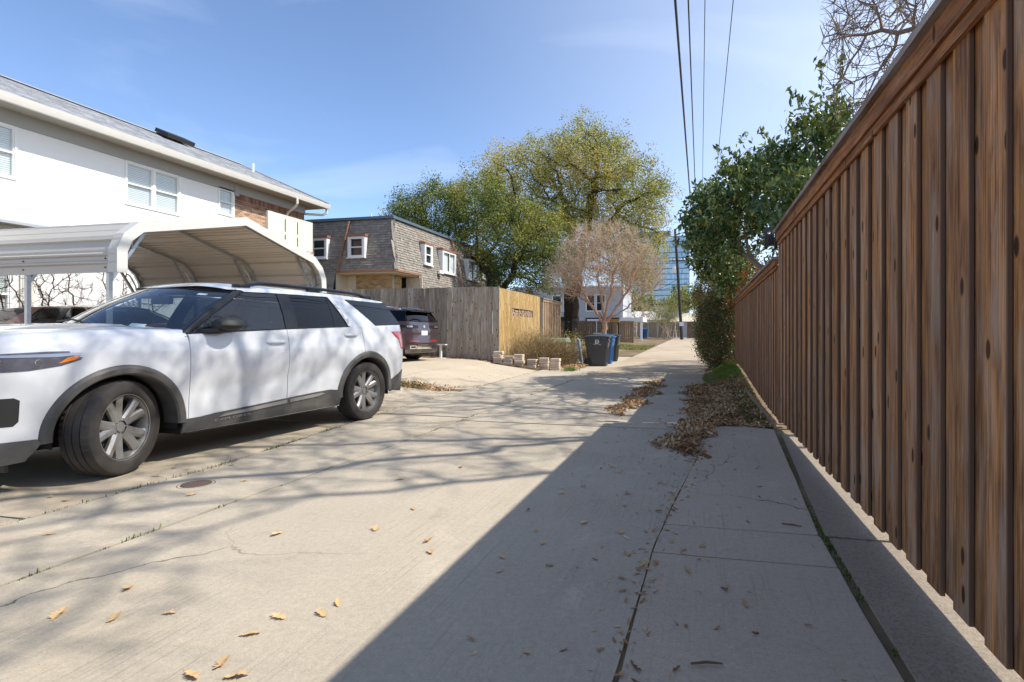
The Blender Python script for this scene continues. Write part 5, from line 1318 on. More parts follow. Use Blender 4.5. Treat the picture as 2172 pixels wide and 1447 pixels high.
for a, b in (((-4.15, 0.64), (-4.15, 2.55)), ((-2.45, 0.64), (-2.45, 2.55)), ((-4.15, 2.5), (-2.45, 2.5)), ((-4.15, 0.8), (-2.45, 0.8)), ((-4.15, 1.6), (-2.45, 1.6)), ((-4.45, 0.64), (-4.45, 2.7))): mb.bar((a[0], 67.36, a[1]), (b[0], 67.36, b[1]), 0.07, 0.07, (0, 1, 0))
mb.build('gate_frame', M['steel'], t)
t = thing('timber_frame', 'raw orange timber gate post with a leaning brace by the dark fence', 'gate post', (-6.7, 44.4, G(-6.7, 44.4)))
mb = MB(); mb.box(-6.9, 44.3, 0.3, -6.6, 44.5, 2.10); mb.build('post', M['fence_tan'], t)
mb = MB(); mb.box(-7.7, 44.28, 2.10, -6.4, 44.5, 2.38); mb.build('header', M['fence_gold'], t); mb = MB(); mb.bar((-7.9, 44.3, 0.4), (-7.2, 44.3, 2.1), 0.12, 0.06, (0, 1, 0)); mb.build('brace', M['fence_tan'], t)
t = thing('grill_cover', 'black covered grill with a pale lid edge in front of the dark fence', 'grill', (-8.0, 44.0, G(-8, 44)))
mb = MB(); mb.box(-8.4, 43.8, 0.45, -7.6, 44.2, 1.15); mb.build('body', M['matte_black'], t); mb = MB(); mb.box(-8.45, 43.75, 1.152, -7.55, 44.25, 1.24); mb.build('lid', M['gutter'], t)
# distant low roofs
for i, (x0, x1, y, z0, z1, lab) in enumerate([(-12.0, -5.2, 80, 3.2, 4.6, 'low pale roofed house behind the far thicket'), (-4.5, 6.0, 84, 3.0, 4.4, 'pinkish low roofed house behind the utility pole')]):
    t = thing('distant_house', lab, 'house', ((x0 + x1) / 2, y, 0.6)); mb = MB(); mb.box(x0, y, 0.4, x1, y + 9, z0); mb.build('wall', M['grey_brick'], t)
    mb = MB(); mb.add([(x0 - .4, y - .4, z0), (x1 + .4, y - .4, z0), (x1 - 2, y + 4.5, z1), (x0 + 2, y + 4.5, z1), (x0 - .4, y + 9.4, z0), (x1 + .4, y + 9.4, z0)], [(0, 1, 2, 3), (3, 2, 5, 4), (0, 3, 4), (1, 5, 2)]); mb.build('roof', M['gutter'] if i == 0 else M['siding'], t)

# ------------------------------------------------------------ glass office tower
t = thing('office_tower', 'tall blue glass office tower beyond the end of the alley', 'tower', (-26, 350, 0))
mb = MB(); mb.box(-50, 350.4, 0, -7.0, 380, 62); mb.build('tower_core', M['tower_dark'], t)
mb = MB(); fl = 0
for z in np.arange(1.5, 61.5, 3.36):
    for x in np.arange(-50, -7.6, 1.48): mb.box(x + 0.03, 350, z + 0.42, x + 1.45, 350.2, z + 3.30)
mb.build('glass_panels', M['tower_glass'], t, kind='stuff')
mb = MB()
for z in np.arange(1.5, 62.5, 3.36): mb.box(-50, 349.9, z, -7.0, 350.3, z + 0.38)
mb.build('floor_bands', M['tower_dark'], t)
mb = MB(); mb.box(-48, 352, 62, -18.5, 378, 66); mb.build('plant_room', M['tower_dark'], t)

# ------------------------------------------------------------ utility poles and cables
t = thing('utility_pole', 'dark leaning wooden utility pole with a white tag at the end of the alley', 'utility pole', (-1.95, 60, G(-1.95, 60)), 0, 'utility poles')
mb = MB(); mb.tube([(-1.95, 60, 0.4), (-2.3, 60, 6.5), (-2.68, 60, 12.4)], [0.18, 0.16, 0.13], 10); mb.build('pole', M['pole_wood'], t, True)
mb = MB(); mb.box(-3.3, 59.75, 8.9, -1.6, 59.85, 9.02); mb.build('crossarm', M['pole_wood'], t)
mb = MB()
for x in (-3.2, -2.8, -2.0, -1.7): mb.lathe([(0.0, 0.0), (0.06, 0.0), (0.08, 0.08), (0.04, 0.2), (0.0, 0.2)], 8, (x, 59.8, 9.02))
mb.build('insulators', M['print_white'], t)
mb = MB(); mb.lathe([(0, 0), (0.20, 0), (0.20, 0.62), (0.0, 0.68)], 12, (-2.75, 59.75, 7.7)); mb.build('transformer', M['gutter'], t)
mb = MB(); mb.box(-2.22, 59.79, 2.0, -1.76, 59.82, 2.42); mb.build('tag', M['print_white'], t)
t = thing('utility_pole', 'wooden utility pole hidden in the hedge that carries the overhead cables', 'utility pole', (0.05, 75, G(0, 75)), 0, 'utility poles')
mb = MB(); mb.tube([(0.05, 75, 0.4), (0.05, 75, 13.2)], [0.17, 0.13], 10); mb.build('pole', M['pole_wood'], t, True); mb = MB(); mb.box(-1.1, 74.8, 11.95, 1.3, 74.9, 12.07); mb.build('crossarm', M['pole_wood'], t)
for x, r, lab in ((-0.80, 0.044, 'thickest black overhead cable, leftmost of the four'), (-0.387, 0.026, 'twisted overhead cable second from the left'), (0.138, 0.014, 'thin straight overhead wire second from the right'), (1.03, 0.015, 'thin overhead wire furthest right and slanting')):
    mb = MB(); pts = [(x, y, 12.0 + 0.06 * ((y - 30) / 45) ** 2 - 0.06 + (0.014 * math.sin(y * 9) if r == 0.026 else 0)) for y in np.linspace(-15, 74.8, 300 if r == 0.026 else 40)]
    mb.tube(pts, r, 6); tag(mb.build('overhead_cable', M['wire'], None, True), lab, 'cable', 'overhead cables')
for k, (a, b, lab) in enumerate((((-2.4, 59.9, 7.0), (-14, 66, 2.6), 'low service wire slanting left from the utility pole'), ((-2.5, 59.9, 8.9), (9, 57, 9.6), 'service wire running right from the utility pole'), ((-2.3, 59.9, 6.2), (-12.5, 58, 5.6), 'slack service wire to the pale house'))):
    a, b = Vector(a), Vector(b); mb = MB(); mb.tube([a.lerp(b, s) - Vector((0, 0, 1.2 * s * (1 - s))) for s in np.linspace(0, 1, 14)], 0.02, 4); tag(mb.build('service_wire', M['wire'], None), lab, 'cable', 'service wires')

# ------------------------------------------------------------ wheeled bins
def text_mesh(s, size, name, matl, extrude=0.002, align='CENTER'):
    cu = bpy.data.curves.new(name, 'FONT'); cu.body = s; cu.size = size; cu.extrude = extrude; cu.align_x = align; cu.resolution_u = 3
    ob = bpy.data.objects.new(name, cu); col.objects.link(ob); bpy.context.view_layer.update()
    me = bpy.data.meshes.new_from_object(ob.evaluated_get(bpy.context.evaluated_depsgraph_get())); bpy.data.objects.remove(ob); bpy.data.curves.remove(cu)
    me.materials.clear(); me.materials.append(matl); me.name = name; return me

def wheeled_bin(label, loc, rz, matl, logo=True, group='bins beside the alley'):
    """front of the bin faces local +x"""
    t = thing('wheeled_bin', label, 'bin', loc, rz, group); mb = MB()
    P = []
    for z, x0, x1, w in ((0.02, -0.27, 0.36, 0.235), (0.06, -0.28, 0.365, 0.245), (0.70, -0.35, 0.405, 0.295), (0.74, -0.37, 0.425, 0.315), (0.96, -0.39, 0.445, 0.325), (0.99, -0.41, 0.47, 0.345), (1.02, -0.41, 0.47, 0.345)):
        c = 0.05
        P.append([(x0 + c, -w, z), (x1 - c, -w, z), (x1, -w + c, z), (x1, w - c, z), (x1 - c, w, z), (x0 + c, w, z), (x0, w - c, z), (x0, -w + c, z), (x0 + c, -w, z)])
    mb.grid(P); mb.add(P[0][:8], [tuple(range(8))]); b = mb.build('body', matl, t, True, False, 30)
    mb = MB()
    for yy in (-0.12, 0.0, 0.12): mb.hexa([(0.37, yy - 0.02, 0.12), (0.385, yy - 0.02, 0.12), (0.385, yy + 0.02, 0.12), (0.37, yy + 0.02, 0.12)], [(0.40, yy - 0.02, 0.66), (0.42, yy - 0.02, 0.66), (0.42, yy + 0.02, 0.66), (0.40, yy + 0.02, 0.66)])
    mb.box(0.40, -0.22, 0.86, 0.462, 0.22, 0.90); mb.build('front_rib', matl, t, False, False)
    mb = MB(); L = []
    for x, h in ((-0.46, 0.0), (-0.40, 0.035), (-0.2, 0.075), (0.1, 0.085), (0.35, 0.06), (0.47, 0.03), (0.51, 0.0)):
        L.append([(x, yy, 1.032 + h * (1 - (yy / 0.36) ** 4 * 0.55)) for yy in (-0.36, -0.3, -0.15, 0, 0.15, 0.3, 0.36)])
    mb.grid(L); L2 = [[(x, y, 1.022) for x, y, z in r] for r in L]; mb.grid(L2)
    ring = lambda Q: [q[0] for q in Q] + Q[-1][1:] + [q[-1] for q in Q][::-1][1:] + Q[0][::-1][1:]
    mb.grid([ring(L), ring(L2)]); mb.build('lid', matl, t, True, False, 40)
    mb = MB(); mb.tube([(-0.41, -0.27, 0.97), (-0.49, -0.27, 1.0), (-0.49, 0.27, 1.0), (-0.41, 0.27, 0.97)], 0.018, 6); mb.build('handle', matl, t, True, False)
    for s in (-1, 1):
        w = MB(); w.lathe([(0.0, -0.03), (0.06, -0.035), (0.07, -0.025), (0.13, -0.03), (0.145, -0.02), (0.145, 0.02), (0.13, 0.03), (0.0, 0.03)], 20, (-0.30, s * 0.285, 0.145), 'y'); w.build('wheel', M['matte_black'], t, True, False)
    if logo:
        g = MB()      # ring of the emblem: an open D with a bar
        out = [(-0.052, -0.055), (0.0, -0.055), (0.036, -0.042), (0.055, -0.018), (0.055, 0.018), (0.036, 0.042), (0.0, 0.055), (-0.052, 0.055)]
        inn = [(-0.030, -0.033), (-0.002, -0.033), (0.018, -0.024), (0.030, -0.010), (0.030, 0.010), (0.018, 0.024), (-0.002, 0.033), (-0.030, 0.033)]
        for k in range(7): g.add([(*out[k], 0), (*out[k+1], 0), (*inn[k+1], 0), (*inn[k], 0)], [(0, 1, 2, 3)])
        g.add([(-0.052, -0.055, 0), (-0.030, -0.033, 0), (-0.030, -0.008, 0), (-0.052, -0.008, 0)], [(0, 1, 2, 3)]); g.add([(-0.052, 0.018, 0), (-0.030, 0.018, 0), (-0.030, 0.033, 0), (-0.052, 0.055, 0)], [(0, 1, 2, 3)]); g.add([(-0.052, -0.008, 0), (0.012, -0.008, 0), (0.012, 0.008, 0), (-0.052, 0.008, 0)], [(0, 1, 2, 3)])
        me = g.mesh('emblem', M['print_white']); me.transform(Matrix.Translation((0.05, -0.324, 0.875)) @ Matrix.Rotation(R(90), 4, 'X') @ Matrix.Scale(1.35, 4)); link('emblem', me, t)
        me = text_mesh('City of Dallas', 0.052, 'lettering', M['print_white']); me.transform(Matrix.Translation((0.05, -0.3225, 0.765)) @ Matrix.Rotation(R(90), 4, 'X')); link('lettering', me, t)
    return t
wheeled_bin('charcoal wheeled bin with a white D emblem, nearest of the row', (-3.60, 19.3, G(-3.6, 19.3) + 0.03), 0.04, M['bin_grey'])
wheeled_bin('blue wheeled bin standing between the charcoal and the dark green bins', (-3.66, 20.75, G(-3.6, 20.7) + 0.03), -0.03, M['bin_blue'])
wheeled_bin('dark greenish wheeled bin at the back of the row behind the blue one', (-3.66, 22.2, G(-3.6, 22.2) + 0.03), 0.05, M['bin_green'])
wheeled_bin('lone blue wheeled bin far up the alley against the fence', (-6.4, 63.6, G(-6.4, 63.6)), -0.9, M['bin_blue'])

# ------------------------------------------------------------ bollards, utility box, blocks, small metal stand, drain lid
for (x, y, lean, h, lab) in ((-4.81, 21.5, 0.02, 0.95, 'upright blue grey steel bollard left of the bins'), (-4.24, 19.9, -0.16, 0.98, 'leaning blue grey steel bollard next to the nearest bin')):
    t = thing('bollard', lab, 'bollard', (x, y, G(x, y)), 0, 'steel bollards'); mb = MB()
    mb.tube([(x, y, G(x, y) - 0.1), (x + lean, y, G(x, y) + h - 0.03)], 0.055, 12); mb.build('post', M['bollard'], t, True)
    mb = MB(); top = Vector((x + lean, y, G(x, y) + h - 0.03)); mb.lathe([(0.056, 0.0), (0.05, 0.025), (0.0, 0.045)], 12, tuple(top)); mb.build('cap', M['bollard'], t, True)
    mb = MB(); mb.box(x - 0.10, y - 0.10, G(x, y) - 0.02, x + 0.10, y + 0.10, G(x, y) + 0.04); mb.build('footing', M['strip'], t)
t = thing('utility_box', 'faded green metal utility box half hidden by the dry bush', 'utility box', (-5.75, 21.2, G(-5.75, 21.2)), 0.05); z = 0.0
mb = MB(); mb.box(-0.62, -0.45, 0.02, 0.62, 0.45, 0.66); mb.build('cabinet', M['box_green'], t, False, False)
mb = MB(); mb.hexa([(-0.66, -0.50, 0.662), (0.66, -0.50, 0.662), (0.66, 0.48, 0.662), (-0.66, 0.48, 0.662)], [(-0.60, -0.36, 0.80), (0.60, -0.36, 0.80), (0.60, 0.46, 0.84), (-0.60, 0.46, 0.84)]); mb.build('lid', M['box_green'], t, False, False)
mb = MB(); mb.box(-0.7, -0.55, -0.05, 0.7, 0.55, 0.018); mb.build('plinth', M['strip'], t, False, False)
bm = bmesh.new(); bmesh.ops.create_cube(bm, size=1.0)
for v in bm.verts: v.co = (v.co.x * 0.30, v.co.y * 0.20, v.co.z * 0.092)
bmesh.ops.bevel(bm, geom=bm.edges[:], offset=0.013, segments=1, affect='EDGES'); blk = bpy.data.meshes.new('block'); bm.to_mesh(blk); bm.free(); blk.materials.append(M['block'])
stacks = [(-6.22, 16.40, 4, 'the stack against the grey fence corner'), (-5.86, 16.42, 3, 'the second stack from the grey fence'), (-5.54, 16.46, 4, 'the third stack from the grey fence'), (-5.14, 16.56, 3, 'the low stack in the middle of the row'), (-4.78, 16.66, 4, 'the tall stack next to the last one'), (-4.45, 16.78, 4, 'the last stack on the alley side')]
lv = {4: ('bottom', 'second', 'third', 'topmost'), 3: ('bottom', 'middle', 'topmost')}
for x, y, n, where in stacks:
    for k in range(n):
        o = link('concrete_block', blk, None, loc=(x + rf.uniform(-0.022, 0.022), y + rf.uniform(-0.035, 0.035), G(x, y) + 0.075 + 0.0935 * k), rot=(0, 0, rf.uniform(-0.14, 0.14)))
        tag(o, 'tan concrete block, ' + lv[n][k] + ' of ' + where, 'block', 'stacked concrete blocks')
t = thing('metal_stand', 'small white T-shaped metal stand by the grey fence', 'stand', (-8.15, 16.35, G(-8.15, 16.35)))
mb = MB(); mb.box(-8.18, 16.32, G(-8.15, 16.35), -8.12, 16.38, G(-8.15, 16.35) + 0.44); mb.build('post', M['white_trim'], t)
mb = MB(); mb.box(-8.34, 16.28, G(-8.15, 16.35) + 0.442, -7.96, 16.42, G(-8.15, 16.35) + 0.475); mb.build('top_plate', M['white_trim'], t)
mb = MB(); mb.box(-8.30, 16.25, G(-8.15, 16.35) + 0.02, -8.0, 16.45, G(-8.15, 16.35) + 0.035); mb.build('foot_plate', M['white_trim'], t)
mb = MB(); mb.lathe([(0.0, 0.012), (0.085, 0.012), (0.10, 0.008), (0.105, 0.0)], 24, (-3.74, 3.46, G(-3.74, 3.46) + 0.033)); mb.lathe([(0.108, 0.002), (0.125, 0.004), (0.13, 0.0)], 24, (-3.74, 3.46, G(-3.74, 3.46) + 0.033))
o = mb.build('drain_lid', M['iron'], None, True); tag(o, 'small round rusty iron lid set in the concrete near the white car', 'drain lid')
# ------------------------------------------------------------ cars
# car space while modelling: x runs from the front axle to the rear, y to the car's left, z up
def I(x, xs, ys): return float(np.interp(x, xs, ys))
def sm(x, xs, ys):
    """smooth interpolation (monotone cubic through the points)"""
    if x <= xs[0]: return ys[0]
    if x >= xs[-1]: return ys[-1]
    i = max(j for j in range(len(xs)) if xs[j] <= x); i = min(i, len(xs) - 2)
    h = xs[i+1] - xs[i]; d = (ys[i+1] - ys[i]) / h
    def tan(k):
        if k == 0 or k == len(xs) - 1: return d
        a, b = (ys[k] - ys[k-1]) / (xs[k] - xs[k-1]), (ys[k+1] - ys[k]) / (xs[k+1] - xs[k])
        return 0 if a * b <= 0 else 2 * a * b / (a + b)
    t = (x - xs[i]) / h; m0, m1 = tan(i), tan(i+1)
    return (2*t**3-3*t*t+1)*ys[i] + (t**3-2*t*t+t)*h*m0 + (-2*t**3+3*t*t)*ys[i+1] + (t**3-t*t)*h*m1

class Car:
    def __init__(s, root, paint, sc=(1, 1, 1), arch_f=0.505, arch_r=0.525):
        s.t, s.paint, s.sc, s.af, s.ar = root, paint, sc, arch_f, arch_r; s.parts = {}
    # half width of the body side
    def plan(s, x): return sm(x, [-0.95, -0.93, -0.88, -0.78, -0.62, -0.42, -0.15, 0.3, 1.5, 2.9, 3.3, 3.6, 3.8, 3.95, 4.02], [0.56, 0.64, 0.755, 0.862, 0.922, 0.951, 0.964, 0.970, 0.974, 0.972, 0.966, 0.945, 0.918, 0.876, 0.80])
    def sec(s, z): return sm(z, [0.20, 0.32, 0.42, 0.50, 0.60, 0.74, 0.86, 0.94, 1.02, 1.10, 1.18, 1.26], [0.93, 0.955, 0.958, 0.962, 0.975, 0.990, 1.0, 1.0, 0.990, 0.979, 0.962, 0.938])
    def W(s, x, z):
        w = s.plan(x) * s.sec(z)
        if 0.4 < x < 2.8:        # scooped lower doors
            w -= 0.016 * math.exp(-((z - 0.60 - 0.06 * (x - 0.5)) / 0.085) ** 2) * smooth((x - 0.4) / 0.5) * smooth((2.8 - x) / 0.4)
        for cx, r in ((0, s.af), (3.03, s.ar)):    # fender flares
            d = math.hypot(x - cx, z - 0.37); w += 0.016 * math.exp(-((d - r - 0.02) / 0.10) ** 2) * (z > 0.3)
        return w
    def belt(s, x): return sm(x, [0.5, 0.85, 1.7, 2.75, 3.3, 3.8, 4.0], [1.145, 1.160, 1.205, 1.244, 1.262, 1.28, 1.285])
    def hood(s, x): return sm(x, [-0.95, -0.92, -0.86, -0.74, -0.5, 0.0, 0.3, 0.6], [0.99, 1.06, 1.13, 1.185, 1.218, 1.242, 1.250, 1.250])
    def gw(s, x, z):
        w = 0.925 - 0.40 * (z - 1.2) - 0.42 * (z - 1.2) ** 2
        return w - 0.05 * max(0, x - 2.9) ** 1.4 - 0.05 * max(0, 1.2 - x)
    def zr(s, x): return sm(x, [1.20, 1.30, 1.9, 2.6, 3.3, 3.8], [1.590, 1.624, 1.662, 1.662, 1.648, 1.622])
    def zc(s, x): return sm(x, [0.85, 0.95, 1.1, 1.3, 1.8, 2.5, 3.2, 3.8], [1.585, 1.622, 1.672, 1.708, 1.730, 1.722, 1.692, 1.640])
    def out(s, P): return [(-p[0] * s.sc[0], p[1] * s.sc[1], p[2] * s.sc[2]) for p in P]
    def emit(s, mb, name, matl, parent=None, smooth=True, sharp=34, label=None, kind=None):
        mb.v = s.out(mb.v); return mb.build(name, matl, parent or s.t, smooth, False, sharp, label, kind)

    def patch(s, poly, fy, off=0.0, side=1, step=0.05, lip=0.012):
        """side-view outline (x, z) laid on the surface y = fy(x, z) + off"""
        bm = bmesh.new(); bm.faces.new([bm.verts.new((x, 0, z)) for x, z in poly])
        bmesh.ops.triangulate(bm, faces=bm.faces[:])
        xs = [p[0] for p in poly]; zs = [p[1] for p in poly]
        for ax, lo, hi in ((0, min(xs), max(xs)), (2, min(zs), max(zs))):
            k = lo + step
            while k < hi - 0.004:
                bmesh.ops.bisect_plane(bm, geom=bm.verts[:] + bm.edges[:] + bm.faces[:], plane_co=(k, 0, 0) if ax == 0 else (0, 0, k), plane_no=(1, 0, 0) if ax == 0 else (0, 0, 1)); k += step
        for v in bm.verts: v.co.y = (fy(v.co.x, v.co.z) + off) * side
        be = [e for e in bm.edges if e.is_boundary]
        r = bmesh.ops.extrude_edge_only(bm, edges=be)
        for e in r['geom']:
            if isinstance(e, bmesh.types.BMVert): e.co.y -= lip * side
        bm.verts.index_update(); mb = MB(); mb.add([tuple(v.co) for v in bm.verts], [tuple(v.index for v in f.verts) for f in bm.faces]); bm.free(); return mb

    def in_arch(s, x, z, k=0.0):
        return math.hypot(x, z - 0.37) < s.af - k or math.hypot(x - 3.03, z - 0.37) < s.ar - k

    def side_loft(s, name, x0, x1, side, parent=None, gap=0.0035):
        """body side from the sill to the belt, between two door seams"""
        n = max(3, int((x1 - x0) / 0.045)); xs = list(np.linspace(x0 + gap, x1 - gap, n + 1))
        P = []
        for k, x in enumerate([xs[0]] + xs + [xs[-1]]):
            lipd = 0.025 if k in (0, len(xs) + 1) else 0.0; row = []
            zb = s.belt(x)
            for z in np.concatenate([np.linspace(0.25 if x0 < 2.9 else 0.44, 1.0, 22), np.linspace(1.03, zb - 0.012, 7)]): row.append((x, (s.W(x, z) - lipd) * side, z))
            row += [(x, (s.W(x, zb) - 0.010 - lipd) * side, zb - 0.001), (x, (s.gw(x, zb) - 0.035) * side, zb + 0.002)]
            P.append(row)
        mb = MB(); mb.grid(P, 0, lambda i, j: s.in_arch((P[i][j][0] + P[i+1][j][0]) / 2, (P[i][j][2] + P[i][j+1][2]) / 2, 0.02))
        return s.emit(mb, name, s.paint, parent)

    def front_loft(s, x_end=0.562):
        xs = [-0.95, -0.945, -0.93, -0.905, -0.88, -0.84] + list(np.linspace(-0.8, x_end - 0.0035, 34)); P = []
        wsb = lambda y: 0.52 - 0.30 * (1 - (y / 0.86) ** 2)
        for k, x in enumerate(xs + [xs[-1]]):
            half = []; zc = s.hood(x); ze = zc - 0.055; z0 = min(0.94, ze - 0.10)
            for z in np.linspace(0.375, z0, 20): half.append((s.W(x, z), z))
            w0, w1 = s.W(x, z0), s.plan(x) * 0.83
            for q in np.linspace(0, 1, 10)[1:]:
                a = q * math.pi / 2; half.append((w1 + (w0 - w1) * math.cos(a) ** 0.75, z0 + (ze - z0) * math.sin(a) ** 0.95))
            for q in np.linspace(0, 1, 9)[1:]:
                y = w1 * (1 - q); half.append((y, ze + (zc - ze) * (1 - (y / w1) ** 2) - 0.010 * math.exp(-((y / w1 - 0.62) / 0.07) ** 2)))
            if k == len(xs): half = [(max(w - 0.025, 0) if i < 26 else w, z) for i, (w, z) in enumerate(half)]
            P.append([(x, y, z) for y, z in half] + [(x, -y, z) for y, z in half[::-1][1:]])
        def skip(i, j):
            c = [P[i][j], P[i+1][j], P[i+1][j+1], P[i][j+1]]; x = sum(p[0] for p in c)/4; y = sum(p[1] for p in c)/4; z = sum(p[2] for p in c)/4
            if abs(y) < 0.80 and z > 1.0 and x > wsb(y) + 0.05: return True
            return abs(y) > 0.6 and s.in_arch(x, z, 0.02)
        mb = MB(); mb.grid(P, 0, skip); mb.add(P[0], [tuple(range(len(P[0])))])
        return s.emit(mb, 'front_body', s.paint)

    def shell(s, glass_side='glass_side', ws='glass_ws', priv='glass_priv', pillar='gloss_black'):
        s.front_loft()
        for sd in (1, -1):
            s.parts['fd%d' % sd] = s.side_loft('front_door', 0.562, 1.70, sd)
            s.parts['rd%d' % sd] = s.side_loft('rear_door', 1.70, 2.955, sd)
            s.side_loft('rear_quarter', 2.955, 3.955, sd, None)
        # dark inner side behind the seams
        mb = MB()
        for sd in (1, -1):
            for x in (0.562, 1.70, 2.955):
                P = [[(x + dx, (s.W(x, z) - 0.014) * sd, z) for z in np.linspace(0.27, s.belt(x) - 0.02, 16)] for dx in (-0.03, 0.03)]
                mb.grid(P, 0, lambda i, j: s.in_arch(x, (P[0][j][2] + P[0][j+1][2]) / 2, 0.0))
        s.emit(mb, 'door_seal', M['seam'])
        # liners, floor
        mb = MB()
        for cx, r in ((0.0, s.af), (3.03, s.ar)):
            for sd in (1, -1): mb.lathe([(r - 0.035, 0.93 * sd), (r - 0.035, 0.52 * sd), (0.0, 0.52 * sd)], 28, (cx, 0, 0.37), 'y', 0, -0.15, math.pi + 0.15)
        mb.box(-0.7, -0.5, 0.24, 3.9, 0.5, 0.40); mb.box(0.52, -0.90, 0.24, 2.50, 0.90, 0.34)
        s.emit(mb, 'wheel_liner', M['matte_black'], None, False)
        # tail: closing face between the two quarters
        rows = []
        for z in np.linspace(0.30, 1.285, 16):
            bul = sm(z, [0.30, 0.45, 0.62, 0.80, 1.0, 1.285], [0.02, 0.10, 0.12, 0.075, 0.07, 0.02]); w = s.W(3.95, z) - 0.002
            rows.append([(3.95 + bul * (1 - abs(q) ** 3.5), w * q, z) for q in np.linspace(-1, 1, 25)])
        mb = MB(); mb.grid(rows); s.parts['tail'] = s.emit(mb, 'tailgate', s.paint)
        # rear glass
        rows = []
        for k in np.linspace(0, 1, 8):
            z = 1.285 + (1.60 - 1.285) * k; x = 3.955 - 0.20 * k; w = s.gw(x, z) - 0.05
            rows.append([(x + 0.05 * (1 - abs(q) ** 2.5), w * q, z) for q in np.linspace(-1, 1, 15)])
        mb = MB(); mb.grid(rows); s.emit(mb, 'rear_window', M[priv])
        # roof
        rows = []; xs = np.linspace(0, 1, 30)
        for u in xs:
            row = []
            for q in np.linspace(-1, 1, 25):
                xa = 1.255 - 0.30 * (1 - q * q); xb = 3.80 - 0.03 * abs(q) ** 3 + 0.04 * (1 - q * q); x = xa + (xb - xa) * u
                zr, zc = s.zr(max(x, 1.2)), s.zc(x); row.append((x, q * (s.gw(max(x, 1.2), zr) - 0.002), zr + (zc - zr) * (1 - abs(q) ** 2.6)))
            rows.append(row)
        last = [(p[0] - 0.03, p[1] * 0.98, p[2] - 0.035) for p in rows[-1]]; rows.append(last)
        mb = MB(); mb.grid(rows); s.parts['roof'] = s.emit(mb, 'roof', s.paint)
        mb = MB(); mb.grid([[(p[0], p[1] * 0.95, p[2] - 0.035) for p in r] for r in rows[1:-1]]); s.emit(mb, 'headlining', M['headliner'])
        # windscreen
        rows = []
        for u in np.linspace(0, 1, 12):
            row = []
            for q in np.linspace(-0.985, 0.985, 21):
                xb, yb, zb = 0.52 - 0.30 * (1 - q * q), 0.855 * q, 1.135 + 0.075 * (1 - q * q)
                xt, yt, zt = 1.245 - 0.30 * (1 - q * q), 0.680 * q, 1.588 + 0.034 * (1 - q * q)
                b = 0.030 * math.sin(math.pi * u); row.append((xb + (xt - xb) * u - b * 0.6, yb + (yt - yb) * u, zb + (zt - zb) * u + b * 0.7))
            rows.append(row)
        mb = MB(); mb.grid(rows); s.parts['ws'] = s.emit(mb, 'windscreen', M[ws]); s.ws = rows
        mb = MB()    # dark band along the top and the foot of the glass
        lift = lambda p, d: (p[0] - d * 0.5, p[1], p[2] + d)
        mb.grid([[lift(p, 0.003) for p in rows[0]], [lift(tuple(Vector(a).lerp(Vector(b), 0.55)), 0.003) for a, b in zip(rows[0], rows[1])]])
        mb.grid([[lift(p, 0.003) for p in rows[-1]], [lift(tuple(Vector(a).lerp(Vector(b), 0.25)), 0.003) for a, b in zip(rows[-1], rows[-2])]])
        s.emit(mb, 'glass_border', M['gloss_black'], s.parts['ws'])
        mb = MB(); cw = [[(0.52 - 0.30 * (1 - q * q) + d, 0.87 * q, 1.13 + 0.075 * (1 - q * q) + dz) for q in np.linspace(-0.98, 0.98, 21)] for d, dz in ((-0.075, 0.022), (0.05, 0.008))]
        mb.grid(cw); s.emit(mb, 'cowl', M['matte_black'])
        gy = s.gw
        for sd in (1, -1):
            A = [(0.50, 1.142), (0.62, 1.168), (0.93, 1.362), (1.29, 1.568), (1.37, 1.592), (1.30, 1.625), (1.235, 1.612), (0.87, 1.372)]
            ap = MB(); n = 12     # front pillar: wraps from the side window round to the windscreen
            e1 = [Vector((x, gy(x, z) + 0.004, z)) for x, z in ((0.60, 1.150), (0.72, 1.232), (0.93, 1.365), (1.12, 1.478), (1.30, 1.575), (1.36, 1.600))]
            e2 = [Vector(r[-1 if True else 0]) for r in (rows[0], rows[2], rows[5], rows[8], rows[10], rows[11])]
            e2 = [Vector((p.x, abs(p.y), p.z)) for p in e2]
            R_ = []
            for a, b in zip(e1, e2):
                m = (a + b) / 2 + Vector((-0.02, 0.030, 0.018)); R_.append([(a.x, a.y * sd, a.z), ((a.x*2+m.x*2)/4 - 0.004, (a.y + m.y) / 2 * sd + 0.006 * sd, (a.z + m.z) / 2 + 0.004), (m.x, m.y * sd, m.z), ((b.x+m.x)/2 - 0.004, (b.y + m.y) / 2 * sd + 0.004 * sd, (b.z + m.z) / 2 + 0.006), (b.x, b.y * sd, b.z)])
            ap.grid(R_); s.emit(ap, 'front_pillar', M[pillar])
            rail = [(1.30, 1.600), (1.36, 1.598), (1.79, 1.612), (2.58, 1.622), (2.905, 1.608), (3.66, 1.600), (3.775, 1.612)]
            top = [(x, s.zr(x) + 0.001) for x in (3.775, 3.3, 2.9, 2.6, 2.2, 1.9, 1.6, 1.38, 1.28)]
            s.emit(s.patch(rail + top, gy, 0.0, sd, 0.08), 'roof_side', s.paint)
            s.emit(s.patch([(2.60, 1.620), (2.815, 1.310), (2.80, 1.262), (2.735, 1.240), (2.735, 1.228), (3.285, 1.248), (3.285, 1.264), (2.890, 1.606)], gy, 0.002, sd, 0.06), 'rear_pillar', s.paint)
            s.emit(s.patch([(1.79, 1.612), (1.70, 1.20), (1.875, 1.206), (1.965, 1.612)], gy, -0.002, sd, 0.08), 'door_pillar', M['gloss_black'])
            s.emit(s.patch([(0.63, 1.168), (0.93, 1.358), (1.30, 1.566), (1.37, 1.598), (1.79, 1.606), (1.70, 1.208)], gy, -0.010, sd, 0.10, 0.003), 'front_window', M[glass_side])
